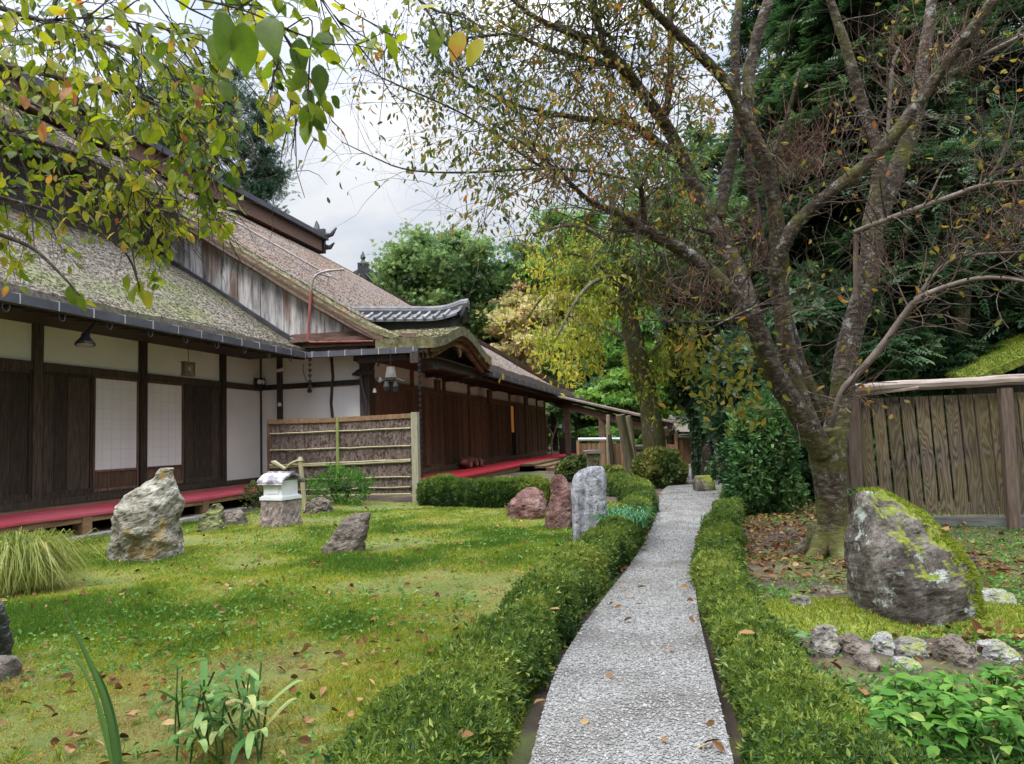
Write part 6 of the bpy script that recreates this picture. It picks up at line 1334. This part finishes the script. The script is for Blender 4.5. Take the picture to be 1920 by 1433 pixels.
# weeping yellow tree by the path
c = G(1225, 905); 
def weep():
    t = thing('weeping_cherry', 'leaning weeping cherry with hanging yellow leaves beside the far path', 'tree', c); d_ = float((c-ORG) @ CAMR[2])
    tp = [(1232, 915, 0, 52), (1229, 860, 0, 43), (1224, 800, 0, 40), (1214, 740, 0, 37), (1198, 680, -.1, 34), (1184, 620, -.2, 36), (1176, 560, -.3, 30), (1168, 480, -.4, 22), (1150, 400, -.5, 14), (1140, 340, -.5, 8)]
    A = smooth_path(np.array([np.append(D(u, v, d_+d), w/2*(d_+d)/F) for u, v, d, w in tp]), 2); q = MB(); q.tube(A[:, :3], A[:, 3], 12, jit=.12)
    tw = MB(); lv = []; 
    for L in ([(1185, 630, -.2), (1150, 560, -.6), (1090, 520, -.9), (1030, 540, -1.2), (985, 600, -1.4)], [(1176, 560, -.3), (1120, 490, -.8), (1060, 470, -1.2), (1010, 500, -1.5)], [(1175, 550, -.3), (1200, 480, -.4), (1240, 470, -.5), (1270, 520, -.6)], [(1168, 480, -.4), (1110, 430, -.7), (1060, 420, -1), (1000, 440, -1.2)], [(1190, 650, -.2), (1150, 620, .3), (1090, 600, .5), (1050, 640, .6)], [(1160, 440, -.4), (1200, 400, -.2), (1260, 420, 0), (1290, 470, .1)], [(1200, 690, -.1), (1240, 640, -.3), (1262, 640, -.5)], [(1170, 520, -.3), (1120, 520, -1.4), (1080, 560, -2.0), (1040, 640, -2.3)]):
        B = smooth_path(np.array([D(u, v, d_+d) for u, v, d in L]), 2); q.tube(B, np.linspace(.07, .015, len(B)), 6, jit=.1)
        for _ in range(24):
            i = rng.integers(len(B)//5, len(B)); p = B[i]+rng.normal(0, .25, 3); n_ = rng.integers(8, 18); H_ = rng.uniform(.3, 1.15); w = [p]
            dr_ = np.array([rng.normal(0, .06), rng.normal(0, .06), -1])
            for k in range(6): w.append(w[-1]+dr_*H_/6+rng.normal(0, .035, 3))
            tw.tube(w, .006, 3, cap=False)
            w = np.array(w); tt = rng.random(n_)*5.99; ii = tt.astype(int); lv.append(w[ii]+(w[np.minimum(ii+1, 6)]-w[ii])*(tt-ii)[:, None])
    part('trunk', q, M['bark_brown'], t, True); part('twigs', tw, M['twig'], t)
    P = np.vstack(lv); cw = (P-ORG) @ CAMR.T; uw = CX+F*cw[:, 0]/cw[:, 2]; P = P[rng.random(len(P)) < np.clip((uw-930)/170, .2, 1)]; P = np.repeat(P, 3, 0)+rng.normal(0, .09, (len(P)*3, 3)); k = len(P); q = MB(); l = rng.uniform(.09, .17, k); leaves(q, 'dia', P, norm(rdir(k)*.8+(0, 0, -.8)), rdir(k), l, l*.42, np.clip(.42+.35*fbm(P*.8, 3, 15)+rng.normal(0, .18, k), 0, 1)); part('crown', q, M['leaf_yellow'], t)
weep()
# pale maple behind, far greens, tall tree behind the roof
broadleaf('maple_tree', 'cream and brown autumn maple behind the right wing roof', 'tree', at(1022, 50), 12.5, .26, (0, 0, 7.4), (3.9, 3.2, 4.1), 70, 18000, (.17, .33), 'leaf_cream', 'bark_brown', 'clump', .8, flat=.35, shell=.3)
broadleaf('maple_tree', 'small pinkish brown maple top between the tiled ridge and yellow tree', 'tree', at(985, 52), 13.5, .22, (0, 0, 10.4), (2.6, 2.3, 2.3), 40, 6000, (.11, .22), 'leaf_cream', 'bark_brown', 'clump', .8, flat=.3, shell=.3, tint=.75)
broadleaf('green_tree', 'big pale green tree rising behind the tiled ridge of the hall', 'tree', at(830, 54), 18.5, .45, (0, 0, 11.9), (5.0, 4.6, 6.1), 110, 36000, (.18, .34), 'leaf_mid', 'bark_dark', 'clump', .85, flat=.5, shell=.35, limbs=26)
broadleaf('green_tree', 'layered green pine-like tree right of the big pale green tree', 'tree', at(960, 56), 17.5, .42, (0, 0, 11.2), (5.3, 5, 6.1), 90, 28000, (.16, .32), 'leaf_mid', 'bark_dark', 'clump', .85, flat=.28, shell=.3, limbs=26, tint=.3)
broadleaf('green_tree', 'yellowish green tree behind the weeping cherry top', 'tree', at(1085, 54), 18.5, .42, (0, 0, 12), (5.1, 5, 6.4), 80, 24000, (.18, .34), 'leaf_bright', 'bark_dark', 'clump', .85, flat=.4, shell=.35, limbs=20, tint=.5)
broadleaf('green_tree', 'deep green tree low behind the far end of the hall roof', 'tree', at(925, 58), 12, .3, (0, 0, 7.2), (4.8, 4, 4.6), 60, 12000, (.22, .4), 'leaf_bright', 'bark_dark', 'clump', .85, flat=.4, shell=.35, tint=.25)
broadleaf('green_tree', 'bright green maple behind the weeping cherry trunk', 'tree', at(1260, 44), 10, .25, (0, 0, 5.2), (4.2, 3.4, 4.4), 70, 15000, (.22, .4), 'leaf_bright', 'bark_dark', 'clump', .85, flat=.3, shell=.35, tint=.42)
broadleaf('green_tree', 'green tree behind the roofed corridor', 'tree', at(1130, 46), 9, .25, (0, 0, 4.8), (4, 3.4, 4.4), 70, 12000, (.24, .42), 'leaf_mid', 'bark_dark', 'clump', .85, flat=.35, shell=.35, tint=.3)
broadleaf('green_tree', 'far dark green tree between garden gate and ivy column', 'tree', at(1360, 48), 15, .3, (0, 0, 8), (5, 4, 7.5), 80, 14000, (.28, .5), 'leaf_mid', 'bark_dark', 'clump', .85, flat=.45, shell=.3, tint=.2)
broadleaf('green_tree', 'far dark green tree closing the view above the garden gate', 'tree', at(1230, 58), 17, .3, (0, 0, 9), (7, 4, 8.5), 90, 15000, (.35, .6), 'leaf_mid', 'bark_dark', 'clump', .85, flat=.45, shell=.3, tint=.15)
broadleaf('green_tree', 'far dark green tree closing the view behind the hall end', 'tree', at(1040, 60), 17, .3, (0, 0, 8), (7, 4, 7.5), 90, 15000, (.35, .6), 'leaf_mid', 'bark_dark', 'clump', .85, flat=.45, shell=.3, tint=.2)
broadleaf('tall_tree', 'tall blue-green tree towering behind the main hall roof', 'tree', at(385, 52), 30, .7, (0, 0, 20.5), (5.6, 5, 9.6), 150, 42000, (.28, .5), 'leaf_bluegreen', 'bark_dark', 'frond', .8, flat=.4, shell=.45, limbs=30, clr=(.3, .6))

for u, ds, z, r, lb, ti in ((1105, 46, 4.2, 2.9, 'small bright green maple behind the sloping corridor roof', .6), (1185, 31, 2.6, 1.9, 'small fresh green maple behind the leaning log props', .55), (1262, 33, 3.4, 2.2, 'small bright maple just left of the garden gate roof', .65), (1330, 35, 3.6, 2.2, 'small green maple behind the garden gate', .5)):
    broadleaf('maple_tree', lb, 'tree', at(u, ds), z*1.5, .10, (0, 0, z), (r, r*.8, r*.75), 46, 9000, (.10, .2), 'leaf_bright', 'bark_dark', 'clump', .85, flat=.3, shell=.3, tint=ti, limbs=12)
# ================================================================== FAR END OF THE GARDEN
# tiled hall behind
DB = 62
def tiled_hall():
    pk, rt = D(684, 508, DB), D(800, 557, DB); c = np.array([pk[0], pk[1], 0]); t = thing('tiled_hall', 'distant hall with grey tiled gable peeking over the brown roof', 'temple', c)
    e1 = norm((rt-pk)*(1, 1, 0)); e2 = np.array([-e1[1], e1[0], 0]); sl = (pk[2]-rt[2])/np.linalg.norm((rt-pk)[:2]); W = np.linalg.norm((rt-pk)[:2])*1.2
    q = MB(); q.prism([pk-e1*W*.9+(0, 0, -sl*W*.9-.4)+e2*.3, pk+(0, 0, -.5)+e2*.3, pk+e1*W*.9+(0, 0, -sl*W*.9-.4)+e2*.3, np.append((pk+e1*W*.9+e2*.3)[:2], 0), np.append((pk-e1*W*.9+e2*.3)[:2], 0)], e2*14); part('wall', q, M['wood_red'], t)
    q = MB()
    for s_ in (-1, 1):
        q.grid([[pk-e2*.5+e1*s_*W*k+(0, 0, -sl*W*k*(1.08-.08*k)) for k in np.linspace(0, 1, 9)], [pk+e2*15+e1*s_*W*k+(0, 0, -sl*W*k*(1.08-.08*k)) for k in np.linspace(0, 1, 9)]])
        for k in np.linspace(0, 1, 9)[:-1]:
            a, b_ = [pk-e2*.5+e1*s_*W*kk+(0, 0, -sl*W*kk*(1.08-.08*kk)-.02) for kk in (k, k+.125)]; q.beam(a, b_, .5, .38)
    part('tiled_roof', q, M['tile'], t)
    q = MB()
    for s_ in (-1, 1): q.beam(pk-e2*.25+(0, 0, -.5), pk-e2*.25+e1*s_*W+(0, 0, -sl*W-.5), .2, .5)
    part('bargeboard', q, M['wood_red'], t)
    q = MB(); q.beam(pk-e2*.7+(0, 0, -.1), pk+e2*15+(0, 0, -.1), .7, .9); q.beam(pk-e2*.8+(0, 0, -.9), pk-e2*.8+(0, 0, .5), .9, .3, up=e2); q.tube([pk-e2*.8+(0, 0, .4), pk-e2*.8+(0, 0, .75), pk-e2*.8+(0, 0, .95), pk-e2*.8+(0, 0, 1.5)], [.3, .14, .24, .03], 8)
    for s_ in (-1, 1): q.tube(smooth_path([pk-e2*.85+e1*s_*.2+(0, 0, -.5), pk-e2*.85+e1*s_*.9+(0, 0, -1.3), pk-e2*.85+e1*s_*1.3+(0, 0, -1.2), pk-e2*.85+e1*s_*1.2+(0, 0, -.8)], 2), .16, 6)
    part('ridge_ornament', q, M['metal_dark'], t)
tiled_hall()
# roofed corridor beyond the hall
XC = -5.6
t = thing('roofed_corridor', 'sloping shingle roof on a red-brown beam running from the hall end behind the weeping tree', 'corridor', (-4, 28, 0))
cA, cB = D(1045, 748, 33), D(1248, 797, 22.5)
q = MB()
q.grid([[p+np.array([-1.0, .9, .33])+(0, 0, .03) for p in (cA, (cA+cB)/2, cB)], [p+np.array([.25, 0, .04]) for p in (cA, (cA+cB)/2, cB)], [p+np.array([.25, 0, -.10]) for p in (cA, (cA+cB)/2, cB)]])
for s_ in np.linspace(0, 1, 26): p = cA+(cB-cA)*s_; q.beam(p+np.array([-1.0, .9, .40]), p+np.array([.25, 0, .08]), .10, .05)
part('shingle_roof', q, M['bark_roof_red'], t)
q = MB(); q.beam(cA+(0, 0, -.22), cB+(0, 0, -.22), .2, .24); part('beam', q, mat_noise('beam_red', [(.3, (.10, .06, .045)), (.7, (.21, .13, .095))], 4, rough=.7, bs=.2), t)
for s_ in (.12, .5, .75, .98):
    p = cA+(cB-cA)*s_; q = MB(); q.beam((p[0], p[1], -.1), p+(0, 0, -.3), .22, .22); part('post', q, M['wood_red'], t)
def leaner(lab, b0, t0, w, mat='log_mossy'):
    c = G(*b0); d_ = float((c-ORG) @ CAMR[2]); q = MB(); A = resample([c-(0, 0, .1), D(*t0, d_)], .4); q.tube(A, np.linspace(w*.56, w*.46, len(A))*d_/F, 9, jit=.06); solo('prop_pole', q, M[mat], lab, 'pole', 'leaning log props under the weeping cherry')
M['log_mossy'] = mat_noise('log_mossy', [(.3, (.12, .105, .06)), (.55, (.23, .20, .12)), (.8, (.32, .29, .19))], 3, (4, 4, .6), .85, .3, .01, r_amt=.15)
leaner('thick leaning log prop left of the weeping cherry trunk', (1188, 898), (1163, 778), 19); leaner('thin leaning log prop close to the weeping cherry trunk', (1194, 893), (1178, 780), 11); leaner('upright grey pole left of the two leaning log props', (1142, 880), (1140, 778), 8); leaner('short dark leaning pole beside the upright grey pole', (1150, 880), (1143, 815), 8, 'wood_dark')
# slatted far fence with white rail and green behind
def far_fence(name, label, u0, u1, vt, vb, mat, rail_v, sl):
    c = G((u0+u1)/2, vb); d_ = float((c-ORG) @ CAMR[2]); a, b_ = D(u0, vt, d_), D(u1, vt+ (u1-u0)*-.01, d_); t = thing(name, label, 'fence', c); q = MB(); n_ = sl
    for i in range(n_): p = a+(b_-a)*(i+.5)/n_; q.box(p[0]-.45*(b_[0]-a[0])/n_, p[0]+.42*(b_[0]-a[0])/n_, p[1]-.015, p[1]+.015+.02*(i % 2), -.05, p[2])
    part('slat_panel', q, M[mat], t)
    q = MB()
    for p in (a, b_): q.box(p[0]-.05, p[0]+.05, p[1]-.08, p[1]-.02, -.05, p[2]+.1)
    part('post', q, M[mat], t)
    if rail_v: q = MB(); q.tube([D(u0, rail_v, d_), D(u1, rail_v-(u1-u0)*.01, d_)], .05, 7); part('rail', q, M['white_paint'], t)
    return t
M['slat'] = mat_noise('slat', [(.3, (.14, .075, .04)), (.7, (.30, .18, .105))], 5, (5, 5, .4), .7, .2, .004, r_amt=.35)
far_fence('slat_fence', 'brown slatted fence with white rail beyond the hall veranda', 1084, 1166, 832, 880, 'slat', 824, 26)
far_fence('slat_fence', 'low brown slat fence left of the garden gate', 1212, 1268, 834, 872, 'slat', None, 14)
c = at(1125, 40); shrub('fern_hedge', 'bright green fern bank behind the far slat fence', 'shrub', c, (1.9, .6, 1.5), 3000, (.1, .2), 'leaf_bright', 'clump', .9, core=.7, stems=0, lob=.25)
# garden gate with little shingled roof and white pole
c = G(1290, 869); dg = float((c-ORG) @ CAMR[2]); t = thing('garden_gate', 'small wooden garden gate with shingled roof at the end of the path', 'gate', c)
PX = dg/F; rx = norm(np.array([CAMR[0][0], CAMR[0][1], 0])); by = np.array([-rx[1], rx[0], 0])
Dg = lambda u, v: D(u, v, dg)
q = MB()
for i in range(11): p = Dg(1269+i*4.2, 826); q.beam(np.array([p[0], p[1], 0]), p, .09, .03, up=by)
part('slat_door', q, M['slat'], t)
for u, vt in ((1267, 812), (1301, 806), (1318, 820)): p = Dg(u, vt); q = MB(); q.beam(np.array([p[0], p[1], -.05]), p, .11, .11); part('post', q, M['slat'], t)
q = MB(); q.tube([Dg(1268, 819), Dg(1322, 819)], .035, 6); part('rail', q, M['white_paint'], t)
q = MB(); pk0, pk1 = Dg(1273, 781), Dg(1312, 781)
for s_ in (-1, 1):
    dn = by*s_*1.0+np.array([0, 0, -.55]); off = rx*(0 if s_ > 0 else .0); q.add([pk0-rx*.3, pk1+rx*.2, pk1+rx*.2+dn, pk0-rx*.3+dn], None, [(0, 1, 2, 3)]); q.add([pk0-rx*.3-(0, 0, .1), pk1+rx*.2-(0, 0, .1), pk1+rx*.2+dn-(0, 0, .1), pk0-rx*.3+dn-(0, 0, .1)], None, [(3, 2, 1, 0)])
    q.beam(pk0-rx*.3, pk0-rx*.3+dn, .08, .14)
part('shingle_roof', q, M['bark_roof'], t)
q = MB()
for u in (1283, 1306): p = Dg(u, 798); q.beam(np.array([p[0], p[1], 0])+by*.3, p+by*.3, .14, .14)
part('roof_post', q, M['slat'], t)
q = MB(); a = G(1310, 868); q.tube([a, D(1303, 790, float((a-ORG) @ CAMR[2])-.0)], .09, 9); solo('white_pole', q, M['white_paint'], 'slim white pole standing before the garden gate', 'pole')
# carved stone pillar
c = G(1115, 905); dp_ = float((c-ORG) @ CAMR[2]); t = thing('stone_pillar', 'mossy stone pillar with curved cap beside the far round shrub', 'pillar', c); w = 13*dp_/F; h = D(1115, 851, dp_)[2]
q = MB(); q.beam(c-(0, 0, .05), c+(0, 0, h), w*2, w*1.7, up=by, taper=.92); part('shaft', q, M['rock_green'], t)
q = MB(); q.grid([[c+rx*s_*w*1.45+by*y_*w+np.array([0, 0, h+.10*w*4*(1-abs(s_)**2)*.3+z_]) for s_ in np.linspace(-1, 1, 13)] for y_, z_ in ((-1.1, 0), (-1.1, .07), (1.1, .07), (1.1, 0))]); part('cap', q, M['stone_grey'], t)
q = MB(); f0 = c-by*w*.9+(0, 0, h*.72); q.tube(smooth_path([f0+rx*w*x+np.array([0, 0, z*w]) for x, z in ((-.45, .3), (-.3, -.35), (.15, -.5), (.5, -.1), (.35, .4))], 2), .02, 5); q.tube([f0+(0, 0, .1*w), f0+rx*.1*w+(0, 0, .3*w)], .02, 5); part('emblem', q, M['rock_brown'], t)
# black board, steps, stone block, driftwood, pale cloth strip
c = np.array([*ONX(1065, 858, -6.0)[:2], 0]); dk = float((c-ORG) @ CAMR[2]); t = thing('black_board', 'black board on short legs at the far end of the veranda', 'board', c); a = D(1048, 822, dk); b_ = D(1082, 858, dk)
q = MB(); q.beam(np.array([a[0], a[1], (a[2]+b_[2])/2]), np.array([b_[0], b_[1], (a[2]+b_[2])/2]), .12, a[2]-b_[2]); part('panel', q, M['black_paint'], t)
q = MB(); q.box(a[0], a[0]+.08, a[1]-.04, a[1]+.04, 0, b_[2]+.04); q.box(b_[0]-.08, b_[0], b_[1]-.04, b_[1]+.04, 0, b_[2]+.04); part('leg', q, M['black_paint'], t)
c = G(1028, 905); t = thing('wooden_steps', 'pale wooden steps leading up to the right veranda', 'steps', (-5.2, c[1]+8, 0)); c = np.array([-5.55, c[1]+9, 0])
for i in range(3): q = MB(); q.box(c[0]-.02, c[0]+1.25-.38*i, c[1]-2.6, c[1]+2.6, -.05+.0*i, .07+.075*i-.002*i); part('step', q, M['wood_deck'], t)
c = np.array([*ONX(1036, 855, -6.4)[:2], .19]); q = MB(); dk = float((c-ORG) @ CAMR[2]); q.tube(smooth_path([c, D(1033, 830, dk), D(1038, 815, dk), D(1024, 800, dk), D(1026, 780, dk)], 2), .05, 6); q.tube([D(1038, 815, dk), D(1046, 790, dk)], .035, 5); solo('driftwood', q, M['log_pale'], 'pale twisted branch standing on the far end of the veranda', 'branch')
c = np.array([*ONX(1061, 850, -6.9)[:2], 0]); dk = float((c-ORG) @ CAMR[2]); t_ = D(1058, 790, dk); b2 = D(1058, 822, dk); q = MB(); q.grid([[p+rx*x+by*.03*math.sin(x*40) for x in np.linspace(-.14, .14, 9)] for p in (t_, (t_+b2)/2, b2)]); solo('cloth_strip', q, mat_noise('lilac', [(.3, (.42, .36, .42)), (.7, (.55, .48, .54))], 4, rough=.9, bs=0), 'pale lilac cloth hanging at the far end of the veranda', 'cloth')
rock('garden_rock', 'black mossy rock heap behind the far round shrub', 1152, 905, [(0, -30, 24), (20, -28, 20), (32, -14, 8)], .7, M['rock_moss'], 60, .12)
# single fallen leaves one can pick out
for u, v, z, L_, r_, lb in ((1262, 1215, .06, .05, .62, 'orange-brown fallen leaf lying alone in the middle of the gravel path'), (1135, 1266, .06, .045, .55, 'tan fallen leaf on the gravel near the left hedge'), (1152, 1140, .06, .055, .4, 'dark brown curled leaf on the gravel at the foot of the left hedge'), (1204, 1133, .06, .045, .2, 'dark thin fallen leaf on the far gravel'), (1250, 1390, .06, .04, .6, 'small brown leaf on the nearest gravel'), (1386, 1187, .25, .07, .66, 'long pale orange leaf lying on the right hedge'), (1050, 1142, .32, .055, .7, 'yellowish fallen leaf on top of the left hedge'), (855, 1378, .18, .06, .5, 'reddish fallen leaf at the front of the left hedge'), (1768, 990, .86, .09, .66, 'large tan leaf stuck on the mossy slope of the boulder')):
    p = G(u, v, z) if u != 1768 else D(1768, 990, float((G(1715, 1164)-ORG) @ CAMR[2])-.05); q = MB(); leaves(q, 'ovalhi', p[None], norm(np.array([rng.normal(), rng.normal()*.6, .12]))[None], norm(np.array([rng.normal(0, .3), rng.normal(0, .3)-.3, 1.0]))[None], L_, L_*.5, r_)
    solo('fallen_leaf', q, M['litter'], lb, 'leaf', 'large single fallen leaves', True)
# far wood that closes the horizon
n_ = 60000; q = MB(); a = rng.uniform(R_(-75), R_(62), n_); rr_ = rng.uniform(72, 95, n_); P = np.column_stack([rr_*np.sin(a), rr_*np.cos(a), np.zeros(n_)]); hh = 6+3*fbm(np.column_stack([a*9, a*0, a*0]), 3, 2)+5*sstep(R_(5), R_(20), a); P[:, 2] = hh*rng.random(n_)**.8
leaves(q, 'clump', P, rdir(n_), rdir(n_, .6), rng.uniform(.9, 1.8, n_), 1.2, np.clip(.3+.4*fbm(P*.15, 3, 1)+rng.normal(0, .15, n_), 0, 1)); solo('far_wood', q, M['leaf_mid'], 'distant dark green wood closing the horizon all round', 'wood', kind='stuff')
print('verts', sum(len(o.data.vertices) for o in COL.objects if o.type == 'MESH'))
